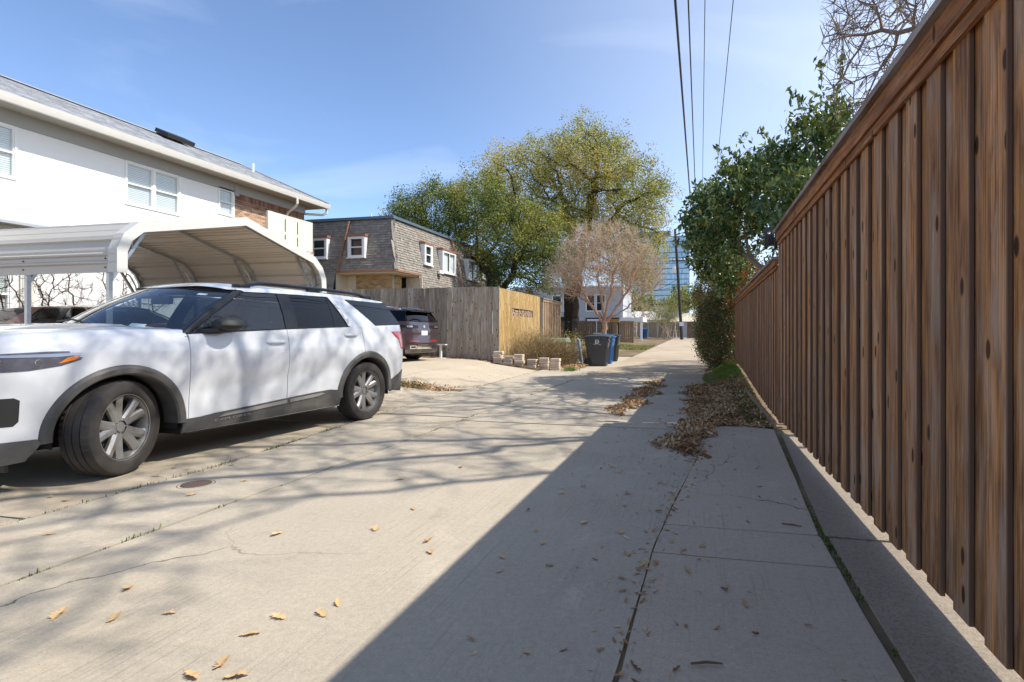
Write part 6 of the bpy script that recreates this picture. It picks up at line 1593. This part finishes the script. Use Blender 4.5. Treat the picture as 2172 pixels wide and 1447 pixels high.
            s.emit(s.patch([(1.962, 1.606), (1.872, 1.210), (2.735, 1.244), (2.795, 1.270), (2.805, 1.312), (2.595, 1.618)], gy, -0.008, sd, 0.10, 0.003), 'rear_window', M[priv])
            s.emit(s.patch([(2.570, 1.616), (2.487, 1.238), (2.507, 1.238), (2.590, 1.616)], gy, -0.004, sd, 0.1), 'window_bar', M['gloss_black'])
            s.emit(s.patch([(2.905, 1.604), (3.30, 1.262), (3.79, 1.280), (3.93, 1.288), (3.80, 1.606), (3.66, 1.598)], gy, -0.002, sd, 0.08), 'quarter_window', M[priv])
            trim = MB()
            for a, b in (((0.60, 1.162), (1.70, 1.207)), ((1.70, 1.207), (2.74, 1.243))): trim.tube([((a[0]+(b[0]-a[0])*k), (gy(a[0]+(b[0]-a[0])*k, a[1]+(b[1]-a[1])*k) + 0.004) * sd, a[1]+(b[1]-a[1])*k) for k in np.linspace(0, 1, 8)], 0.007, 6)
            s.emit(trim, 'window_trim', M['gloss_black'])

    def cladding(s):
        for sd in (1, -1):
            for cx, ri, ro in ((0.0, s.af - 0.055, s.af + 0.025), (3.03, s.ar - 0.060, s.ar + 0.025)):
                rows = []
                for a in np.linspace(R(-2), R(182), 40):
                    ca, sa = math.cos(a), math.sin(a); row = []
                    for r, dy, base in ((ri, -0.16, 0), (ri, 0.012, 1), (ri + 0.012, 0.026, 1), (ro - 0.030, 0.027, 1), (ro - 0.012, 0.018, 1), (ro, 0.0, 1)):
                        x, z = cx + r * ca * 1.02, 0.37 + r * sa
                        row.append((x, (s.W(x, max(z, 0.3)) + dy) * sd, z))
                    rows.append(row)
                mb = MB(); mb.grid(rows); s.emit(mb, 'wheel_arch_trim', M['cladding'])
            sill = [(0.50, 0.255), (2.52, 0.262), (2.50, 0.452), (2.40, 0.462), (2.2, 0.452), (1.7, 0.428), (1.2, 0.405), (0.8, 0.388), (0.60, 0.350), (0.50, 0.385)]
            s.emit(s.patch(sill[:2] + [(2.50, 0.452), (2.36, 0.470), (2.1, 0.462), (1.7, 0.440), (1.2, 0.412), (0.85, 0.396), (0.68, 0.380), (0.50, 0.380)], s.W, 0.016, sd, 0.07, 0.02), 'sill_trim', M['cladding'])
            s.emit(s.patch([(0.86, 0.352), (1.2, 0.362), (1.68, 0.388), (1.68, 0.424), (1.2, 0.396), (0.92, 0.374)], s.W, 0.026, sd, 0.08, 0.010), 'sill_strip', M['cladding_chrome'])
            s.emit(s.patch([(1.72, 0.390), (2.15, 0.412), (2.26, 0.436), (2.2, 0.446), (1.72, 0.426)], s.W, 0.026, sd, 0.08, 0.010), 'sill_strip', M['cladding_chrome'])
            s.emit(s.patch([(-0.90, 0.22), (-0.60, 0.24), (-0.53, 0.36), (-0.55, 0.392), (-0.90, 0.392)], s.W, 0.014, sd, 0.05, 0.02), 'bumper_trim', M['cladding'])
            s.emit(s.patch([(3.55, 0.33), (3.93, 0.36), (3.93, 0.62), (3.80, 0.56), (3.60, 0.50), (3.545, 0.50)], s.W, 0.014, sd, 0.05, 0.02), 'rear_bumper_trim', M['cladding'])
        mb = MB(); mb.box(-0.94, -0.62, 0.22, -0.86, 0.62, 0.39); s.emit(mb, 'bumper_trim', M['cladding'], None, False)

    def handles(s, xs=((1.40, 1.66, 1.062), (2.60, 2.85, 1.135)), m=None):
        for (a, b, z), k in zip(xs, ('fd', 'rd')):
            for sd in (1, -1):
                par = s.parts[k + str(sd)]; mb = MB()
                pts = [(a, 0.004), (a + 0.03, 0.030), (a + 0.09, 0.037), (b - 0.09, 0.037), (b - 0.03, 0.030), (b, 0.004)]
                P = []
                for x, d in pts:
                    y0 = s.W(x, z); c = (x, y0 + d - 0.012, z + 0.02 * (x - a)); P.append([(c[0], (c[1] + 0.012 * math.cos(q)) * sd, c[2] + 0.017 * math.sin(q)) for q in np.linspace(0, 2 * math.pi, 9)])
                mb.grid(P); s.emit(mb, 'door_handle', m or s.paint, par)
                cup = s.patch([(a + 0.06, z - 0.032), (b - 0.08, z - 0.026), (b - 0.07, z + 0.036), (a + 0.07, z + 0.032)], s.W, 0.0015, sd, 0.05, 0.004); s.emit(cup, 'handle_cup', m or s.paint, par)

    def mirror(s, mat_cap='matte_black'):
        for sd in (1, -1):
            mb = MB(); rows = []
            for u in np.linspace(0, 1, 9):
                x = 0.76 + 0.27 * u; k = math.sin(math.pi * min(0.10 + 0.86 * u, 0.97)) ** 0.45
                rows.append([(x + 0.05 * (1 + math.cos(q)) * (u - 0.5) * 0, (1.035 + 0.115 * k * math.cos(q)) * sd, 1.232 + 0.074 * k * math.sin(q) * (1.15 if math.sin(q) > 0 else 0.75)) for q in np.linspace(0, 2 * math.pi, 17)])
            mb.grid(rows); mb.add(rows[0], [tuple(range(17))]); m_ = s.emit(mb, 'mirror', M[mat_cap], s.parts['fd%d' % sd])
            mb = MB(); mb.add([(p[0] + 0.001, p[1], p[2]) for p in rows[-1]], [tuple(range(17))]); 
            for yy in (0,): mb.hexa([(0.68, 0.90 * sd, 1.160), (0.90, 0.90 * sd, 1.166), (0.95, 1.06 * sd, 1.172), (0.76, 1.06 * sd, 1.172)], [(0.68, 0.90 * sd, 1.195), (0.90, 0.90 * sd, 1.195), (0.95, 1.06 * sd, 1.205), (0.76, 1.06 * sd, 1.205)])
            s.emit(mb, 'mirror_arm', M['matte_black'], s.parts['fd%d' % sd], False)

    def rails(s, m='gloss_black'):
        for sd in (1, -1):
            mb = MB(); pts = []
            for x in np.linspace(1.36, 3.52, 26):
                z = s.zr(x) + 0.008 + 0.036 * min(1, math.sin(math.pi * (x - 1.36) / 2.16) * 2.6); pts.append((x, (s.gw(x, s.zr(x)) - 0.055) * sd, z + 0.012))
            P = [[(p[0], p[1] + 0.022 * math.cos(q), p[2] + 0.020 * math.sin(q)) for q in np.linspace(0, 2 * math.pi, 9)] for p in pts]
            mb.grid(P)
            for x in (1.40, 2.45, 3.46):
                y = (s.gw(x, s.zr(x)) - 0.055) * sd; mb.box(x - 0.10, y - 0.016, s.zr(x) - 0.01, x + 0.10, y + 0.016, s.zr(x) + 0.045)
            s.emit(mb, 'roof_rail', M[m])

    def cabin(s):
        mb = MB(); mb.hexa([(0.28, -0.80, 0.85), (0.95, -0.80, 0.85), (0.95, 0.80, 0.85), (0.28, 0.80, 0.85)], [(0.30, -0.78, 1.11), (0.92, -0.76, 1.15), (0.92, 0.76, 1.15), (0.30, 0.78, 1.11)])
        mb.box(0.6, -0.88, 0.35, 3.8, 0.88, 0.46); s.emit(mb, 'dashboard', M['interior'], None, False)
        for x, n in ((1.62, 2), (2.62, 2)):
            for sd in (1, -1):
                mb = MB(); c = 0.40 * sd
                mb.hexa([(x - 0.45, c - 0.24, 0.60), (x + 0.05, c - 0.24, 0.55), (x + 0.05, c + 0.24, 0.55), (x - 0.45, c + 0.24, 0.60)], [(x - 0.45, c - 0.23, 0.78), (x + 0.05, c - 0.23, 0.74), (x + 0.05, c + 0.23, 0.74), (x - 0.45, c + 0.23, 0.78)])
                mb.hexa([(x - 0.02, c - 0.24, 0.72), (x + 0.12, c - 0.24, 0.70), (x + 0.12, c + 0.24, 0.70), (x - 0.02, c + 0.24, 0.72)], [(x + 0.20, c - 0.20, 1.28), (x + 0.28, c - 0.20, 1.28), (x + 0.28, c + 0.20, 1.28), (x + 0.20, c + 0.20, 1.28)])
                mb.hexa([(x + 0.20, c - 0.13, 1.32), (x + 0.28, c - 0.13, 1.32), (x + 0.28, c + 0.13, 1.32), (x + 0.20, c + 0.13, 1.32)], [(x + 0.23, c - 0.11, 1.48), (x + 0.30, c - 0.11, 1.48), (x + 0.30, c + 0.11, 1.48), (x + 0.23, c + 0.11, 1.48)])
                s.emit(mb, 'seat', M['interior'], None, False)
        mb = MB(); c = Vector((1.02, 0.40, 1.06)); ax = Vector((0.42, 0, 0.90)); 
        mb.tube([c + Vector((0, 1, 0)) * 0.19 * math.cos(a) + ax.normalized() * 0.19 * math.sin(a) for a in np.linspace(0, 2 * math.pi, 29)], 0.018, 8, False)
        mb.bar(c + Vector((0, -0.19, 0)), c + Vector((0, 0.19, 0)), 0.05, 0.03); mb.bar(c, c + Vector((-0.30, 0, -0.02)), 0.06, 0.06); s.emit(mb, 'steering_wheel', M['interior'])
        mb = MB(); mb.box(1.00, -0.12, 1.46, 1.04, 0.12, 1.54); mb.bar((1.02, 0, 1.52), (0.95, 0, 1.62), 0.02, 0.02); s.emit(mb, 'rear_view_mirror', M['interior'], None, False)

def wheel(parent, pos, sd, steer=0.0, r=0.388, w=0.245, rimm='rim', spokes=5, sc=1.0):
    """wheel > tyre, rim, hub; the outer face looks to the car's side sd"""
    o = bpy.data.objects.new('wheel', None); col.objects.link(o); o.parent = parent; o.location = pos
    o.rotation_euler = (0, 0, steer + (0 if sd > 0 else math.pi)); h = w / 2; rr = r * 0.69
    prof = [(rr - 0.01, -h * 0.86), (r * 0.80, -h), (r * 0.92, -h * 0.97), (r * 0.975, -h * 0.86), (r, -h * 0.62)]
    for a, b in ((-0.50, -0.42), (-0.04, 0.04), (0.42, 0.50)): prof += [(r, h * a - 0.001), (r - 0.009, h * a + 0.001), (r - 0.009, h * b - 0.001), (r, h * b + 0.001)]
    prof += [(r, h * 0.62), (r * 0.975, h * 0.86), (r * 0.955, h * 0.93), (r * 0.92, h * 0.97), (r * 0.80, h * 1.0), (r * 0.74, h * 0.985), (r * 0.72, h * 0.95), (rr + 0.004, h * 0.88), (rr - 0.012, h * 0.80)]
    mb = MB(); n = 144; mb.lathe(prof, n, (0, 0, 0), 'y'); q = len(prof)
    sh = {4: 0.007, 3: 0.006, q - 9: 0.007, q - 8: 0.006}
    for i in range(n):          # cross cuts in the tread shoulders
        if i % 3 == 0:
            for j, d in sh.items():
                v = mb.v[i * q + j]; k = (math.hypot(v[0], v[2]) - d) / math.hypot(v[0], v[2]); mb.v[i * q + j] = (v[0] * k, v[1], v[2] * k)
    mb.build('tyre', M['tyre'], o, True, False, 28)
    mb = MB(); mb.lathe([(rr, -h * 0.7), (rr * 0.93, -h * 0.4), (rr * 0.92, h * 0.35), (rr * 0.96, h * 0.70), (rr - 0.003, h * 0.87), (rr + 0.006, h * 0.86)], 60, (0, 0, 0), 'y')
    y1, y0 = h * 0.62, h * 0.30
    for k in range(spokes):
        for sgn in (-1, 1):
            a0 = 2 * math.pi * k / spokes + sgn * 0.16; a1 = 2 * math.pi * k / spokes + sgn * 0.26; P = []
            for u in np.linspace(0, 1, 6):
                rad = 0.055 + (rr * 0.955 - 0.055) * u; a = a0 + (a1 - a0) * u; wd = (0.040 - 0.004 * u) if u < 0.9 else 0.042
                c, s_ = math.cos(a), math.sin(a); t = (-s_, c); yo = y1 - 0.012 * (1 - u) + 0.006 * u
                P.append([(rad * c + t[0] * e * wd, yy, rad * s_ + t[1] * e * wd) for e, yy in ((-1, y0), (-1, yo - 0.012), (-0.55, yo), (0.35, yo + 0.002), (1, yo - 0.014), (1, y0))])
            mb.grid(P)
    mb.lathe([(0.0, y1 - 0.012), (0.040, y1 - 0.012), (0.045, y1 - 0.022), (0.085, y1 - 0.024), (0.092, y0)], 30, (0, 0, 0), 'y')
    mb.build('rim', M[rimm], o, True, False, 30)
    mb = MB()
    for k in range(5):
        a = 2 * math.pi * (k + 0.5) / 5; mb.lathe([(0.0, y1 - 0.002), (0.008, y1 - 0.004), (0.011, y1 - 0.012), (0.011, y1 - 0.03)], 8, (0.062 * math.cos(a), 0, 0.062 * math.sin(a)), 'y')
    mb.build('lug_nut', M['chrome'], o, True, False)
    mb = MB(); mb.lathe([(0.0, 0.0), (rr * 0.62, 0.0), (rr * 0.62, -0.02), (rr * 0.9, -0.05), (rr * 0.9, -0.08)], 30, (0, 0, 0), 'y'); mb.build('brake_disc', M['interior'], o, True, False)
    return o

# ---- the white car in the foreground
CX, CY, CR = -5.533, 3.641, math.atan2(-0.9972, -0.0746)
suv = thing('white_suv', 'large white three-row car parked close by with grey wheel arch trim and turned front wheel', 'car', (CX, CY, G(CX, CY) + 0.028), CR)
c = Car(suv, M['paint_white']); c.shell(); c.cladding(); c.handles(); c.mirror(); c.rails(); c.cabin()
for x in (0.0, 3.04):
    for sd in (1, -1):
        wheel(suv, (-x, 0.842 * sd, 0.388), sd, R(19) if x == 0 else 0.0)
for sd in (1, -1):
    HL = [(-0.90, 0.875), (-0.60, 0.888), (-0.42, 0.915), (-0.30, 0.955), (-0.255, 1.005), (-0.262, 1.022), (-0.50, 1.022), (-0.90, 1.005)]
    hl = c.emit(c.patch(HL, c.W, 0.004, sd, 0.04), 'headlight', M['lamp_dark'])
    c.emit(c.patch([(-0.44, 0.932), (-0.34, 0.955), (-0.29, 0.992), (-0.38, 0.975)], c.W, 0.007, sd, 0.03, 0.002), 'turn_lamp', M['lamp_orange'], hl)
    c.emit(c.patch([(-0.86, 0.998), (-0.50, 1.004), (-0.285, 1.008), (-0.30, 0.993), (-0.44, 0.980), (-0.86, 0.985)], c.W, 0.007, sd, 0.03, 0.002), 'daylight_strip', M['lamp_silver'], hl)
    for px in (-0.74, -0.55):
        mb = MB(); y = c.W(px, 0.94) + 0.004; mb.lathe([(0.0, 0.004), (0.020, 0.004), (0.024, 0.0)], 14, (px, y * sd, 0.943), 'y'); c.emit(mb, 'projector', M['lamp_silver'], hl)
    TL = [(3.625, 1.182), (3.72, 1.110), (3.80, 1.075), (3.855, 0.95), (3.90, 0.925), (3.948, 0.95), (3.948, 1.185), (3.80, 1.190)]
    c.emit(c.patch(TL, c.W, 0.008, sd, 0.03), 'tail_light', M['lamp_red'])
    c.emit(c.patch([(3.30, 0.99), (3.47, 0.99), (3.49, 1.01), (3.49, 1.15), (3.47, 1.17), (3.32, 1.17), (3.30, 1.15)], c.W, 0.0015, sd, 0.06, 0.003), 'fuel_flap', M['paint_white']) if sd > 0 else None
    c.emit(c.patch([(-0.86, 0.50), (-0.665, 0.50), (-0.64, 0.53), (-0.64, 0.68), (-0.67, 0.70), (-0.86, 0.70)], c.W, 0.003, sd, 0.05), 'bumper_vent', M['matte_black'])
    flap = MB(); flap.box(-0.62, 0.60 * sd - 0.08, 0.15, -0.60, 0.60 * sd + 0.10, 0.30); c.emit(flap, 'air_flap', M['cladding'], None, False)
mb = MB(); mb.box(-0.965, -0.62, 0.62, -0.93, 0.62, 0.95)
for k in range(7): mb.box(-0.975, -0.60, 0.64 + 0.042 * k, -0.964, 0.60, 0.655 + 0.042 * k)
c.emit(mb, 'grille', M['gloss_black'], None, False)
mb = MB(); rows = c.ws
pt_ = lambda u, q: Vector(rows[u][q])
mb.tube([pt_(0, 14) + Vector((-0.05, 0, 0.02)), pt_(1, 9) + Vector((-0.02, 0, 0.03)), pt_(1, 5) + Vector((-0.02, 0, 0.03))], 0.009, 5); mb.tube([pt_(0, 7) + Vector((-0.05, 0, 0.02)), pt_(0, 4) + Vector((-0.03, 0, 0.035)), pt_(1, 1) + Vector((-0.02, 0, 0.03))], 0.009, 5); c.emit(mb, 'wiper', M['matte_black'])
mb = MB()
for (u0, u1, q0, q1) in ((9.4, 9.9, 17.2, 18.2), (0.9, 1.5, 15.6, 17.0)):
    def bil(u, q):
        i, j = int(u), int(q); a = pt_(i, j).lerp(pt_(i, j+1), q - j); b = pt_(i+1, j).lerp(pt_(i+1, j+1), q - j); return a.lerp(b, u - i) + Vector((0.004, 0, -0.004))
    mb.add([bil(u0, q0), bil(u0, q1), bil(u1, q1), bil(u1, q0)], [(0, 1, 2, 3)])
c.emit(mb, 'glass_sticker', M['print_white'], c.parts['ws'], False)
me = text_mesh('EXPLORER', 0.050, 'door_lettering', M['cladding_chrome'], 0.002)
for v in me.vertices:
    x = 1.02 + v.co.x * 1.75; z = 0.318 + v.co.y * 0.62 + 0.030 * (x - 1.0); v.co = (-x, c.W(x, z) + 0.018 + v.co.z, z)
link('door_lettering', me, c.parts['fd1'])
mb = MB(); mb.tube([(1.1, 0.3, 0.27), (2.6, 0.35, 0.27), (3.5, 0.5, 0.30)], 0.035, 8); mb.box(0.7, -0.7, 0.20, 2.3, 0.7, 0.25); c.emit(mb, 'underbody', M['interior'], None, False)

# ---- maroon car nosed into the far driveway
mx, my = -11.35, 14.75; mrz = math.pi; gz_r, gz_f = G(mx + 2.2, my), G(mx - 0.6, my)
mar = thing('maroon_suv', 'maroon crossover car seen from behind beside the grey fence', 'car', (mx, my, G(mx + 0.6, my) + 0.02), mrz - 0.09)
mar.rotation_euler = (0, math.atan2(-(G(mx + 2.4, my) - G(mx, my)), 2.4) * -1.0, mrz - 0.09)
d = Car(mar, M['paint_maroon'], (0.905, 0.945, 0.905)); d.shell('glass_priv', 'glass_ws', 'glass_priv', 'paint_maroon'); d.rails('lamp_silver'); d.handles(); d.mirror('paint_maroon') if False else None
for x in (0.0, 3.03):
    for sd in (1, -1): wheel(mar, (-x * 0.905, 0.80 * sd, 0.355), sd, 0, 0.355, 0.225)
def tail_pt(y, z, off=0.004):
    bul = sm(z, [0.30, 0.45, 0.62, 0.80, 1.0, 1.285], [0.02, 0.10, 0.12, 0.075, 0.07, 0.02]); w = d.W(3.95, z); return (3.95 + bul * (1 - min(abs(y) / w, 1) ** 3.5) + off, y, z)
def tail_patch(y0, y1, z0, z1, off, name, matl, taper=0.0):
    mb = MB(); mb.grid([[tail_pt(y, z0 + (z1 - z0) * k + taper * (abs(y) / 0.8) * (k - 0.5), off) for y in np.linspace(y0, y1, 12)] for k in (0, 0.5, 1)]); d.emit(mb, name, matl)
    return
for sd in (1, -1):
    tail_patch(0.30 * sd, 0.84 * sd, 1.085, 1.165, 0.010, 'tail_light', M['lamp_red'] if False else M['gloss_black'], 0.03)
    tail_patch(0.58 * sd, 0.82 * sd, 1.10, 1.155, 0.014, 'lamp_lens', M['lamp_silver'])
    d.emit(d.patch([(3.70, 1.10), (3.945, 1.08), (3.945, 1.175), (3.74, 1.16)], d.W, 0.006, sd, 0.05), 'tail_light', M['gloss_black'])
    tail_patch(0.30 * sd, 0.70 * sd, 0.665, 0.69, 0.008, 'reflector', M['lamp_red'])
    tail_patch(0.42 * sd, 0.70 * sd, 0.44, 0.55, 0.012, 'exhaust_trim', M['chrome']); tail_patch(0.47 * sd, 0.65 * sd, 0.47, 0.52, 0.016, 'exhaust_opening', M['matte_black'])
tail_patch(-0.40, 0.40, 0.43, 0.58, 0.012, 'bumper_plate', M['chrome'])
tail_patch(-0.85, 0.85, 0.33, 0.42, 0.006, 'lower_bumper', M['cladding'])
tail_patch(-0.16, 0.16, 0.86, 1.00, 0.012, 'number_plate', M['print_white'])
tail_patch(-0.04, 0.04, 1.10, 1.165, 0.014, 'badge', M['chrome'])
mb = MB(); mb.bar((3.99, -0.2, 1.31), (3.96, 0.25, 1.36), 0.02, 0.02); d.emit(mb, 'rear_wiper', M['matte_black'], None, False)
mb = MB(); mb.hexa([(3.66, -0.62, 1.625), (3.93, -0.55, 1.590), (3.93, 0.55, 1.590), (3.66, 0.62, 1.625)], [(3.66, -0.62, 1.650), (3.93, -0.55, 1.612), (3.93, 0.55, 1.612), (3.66, 0.62, 1.650)]); d.emit(mb, 'spoiler', M['gloss_black'], None, False)
mb = MB(); mb.hexa([(2.95, -0.03, 1.70), (3.15, -0.03, 1.69), (3.15, 0.03, 1.69), (2.95, 0.03, 1.70)], [(3.08, -0.006, 1.76), (3.15, -0.006, 1.75), (3.15, 0.006, 1.75), (3.08, 0.006, 1.76)]); d.emit(mb, 'roof_antenna', M['paint_maroon'], None, False)
d.cabin()

# ---- dark red car under the carport
rx, ry = -10.6, 9.15
red = thing('dark_red_car', 'dark red car parked under the carport behind the white car', 'car', (rx, ry, G(rx - 1.2, ry) + 0.02), 0.0)
e = Car(red, M['paint_red'], (0.93, 0.92, 0.765)); e.shell('glass_priv', 'glass_ws', 'glass_priv', 'paint_red'); e.cabin(); e.handles(); e.mirror('gloss_black')
for x in (0.0, 3.03):
    for sd in (1, -1): wheel(red, (-x * 0.93, 0.77 * sd, 0.315), sd, 0, 0.315, 0.215)
for sd in (1, -1): e.emit(e.patch([(-0.86, 0.90), (-0.45, 0.92), (-0.30, 0.98), (-0.45, 1.01), (-0.86, 1.0)], e.W, 0.006, sd, 0.05), 'headlight', M['lamp_silver'])
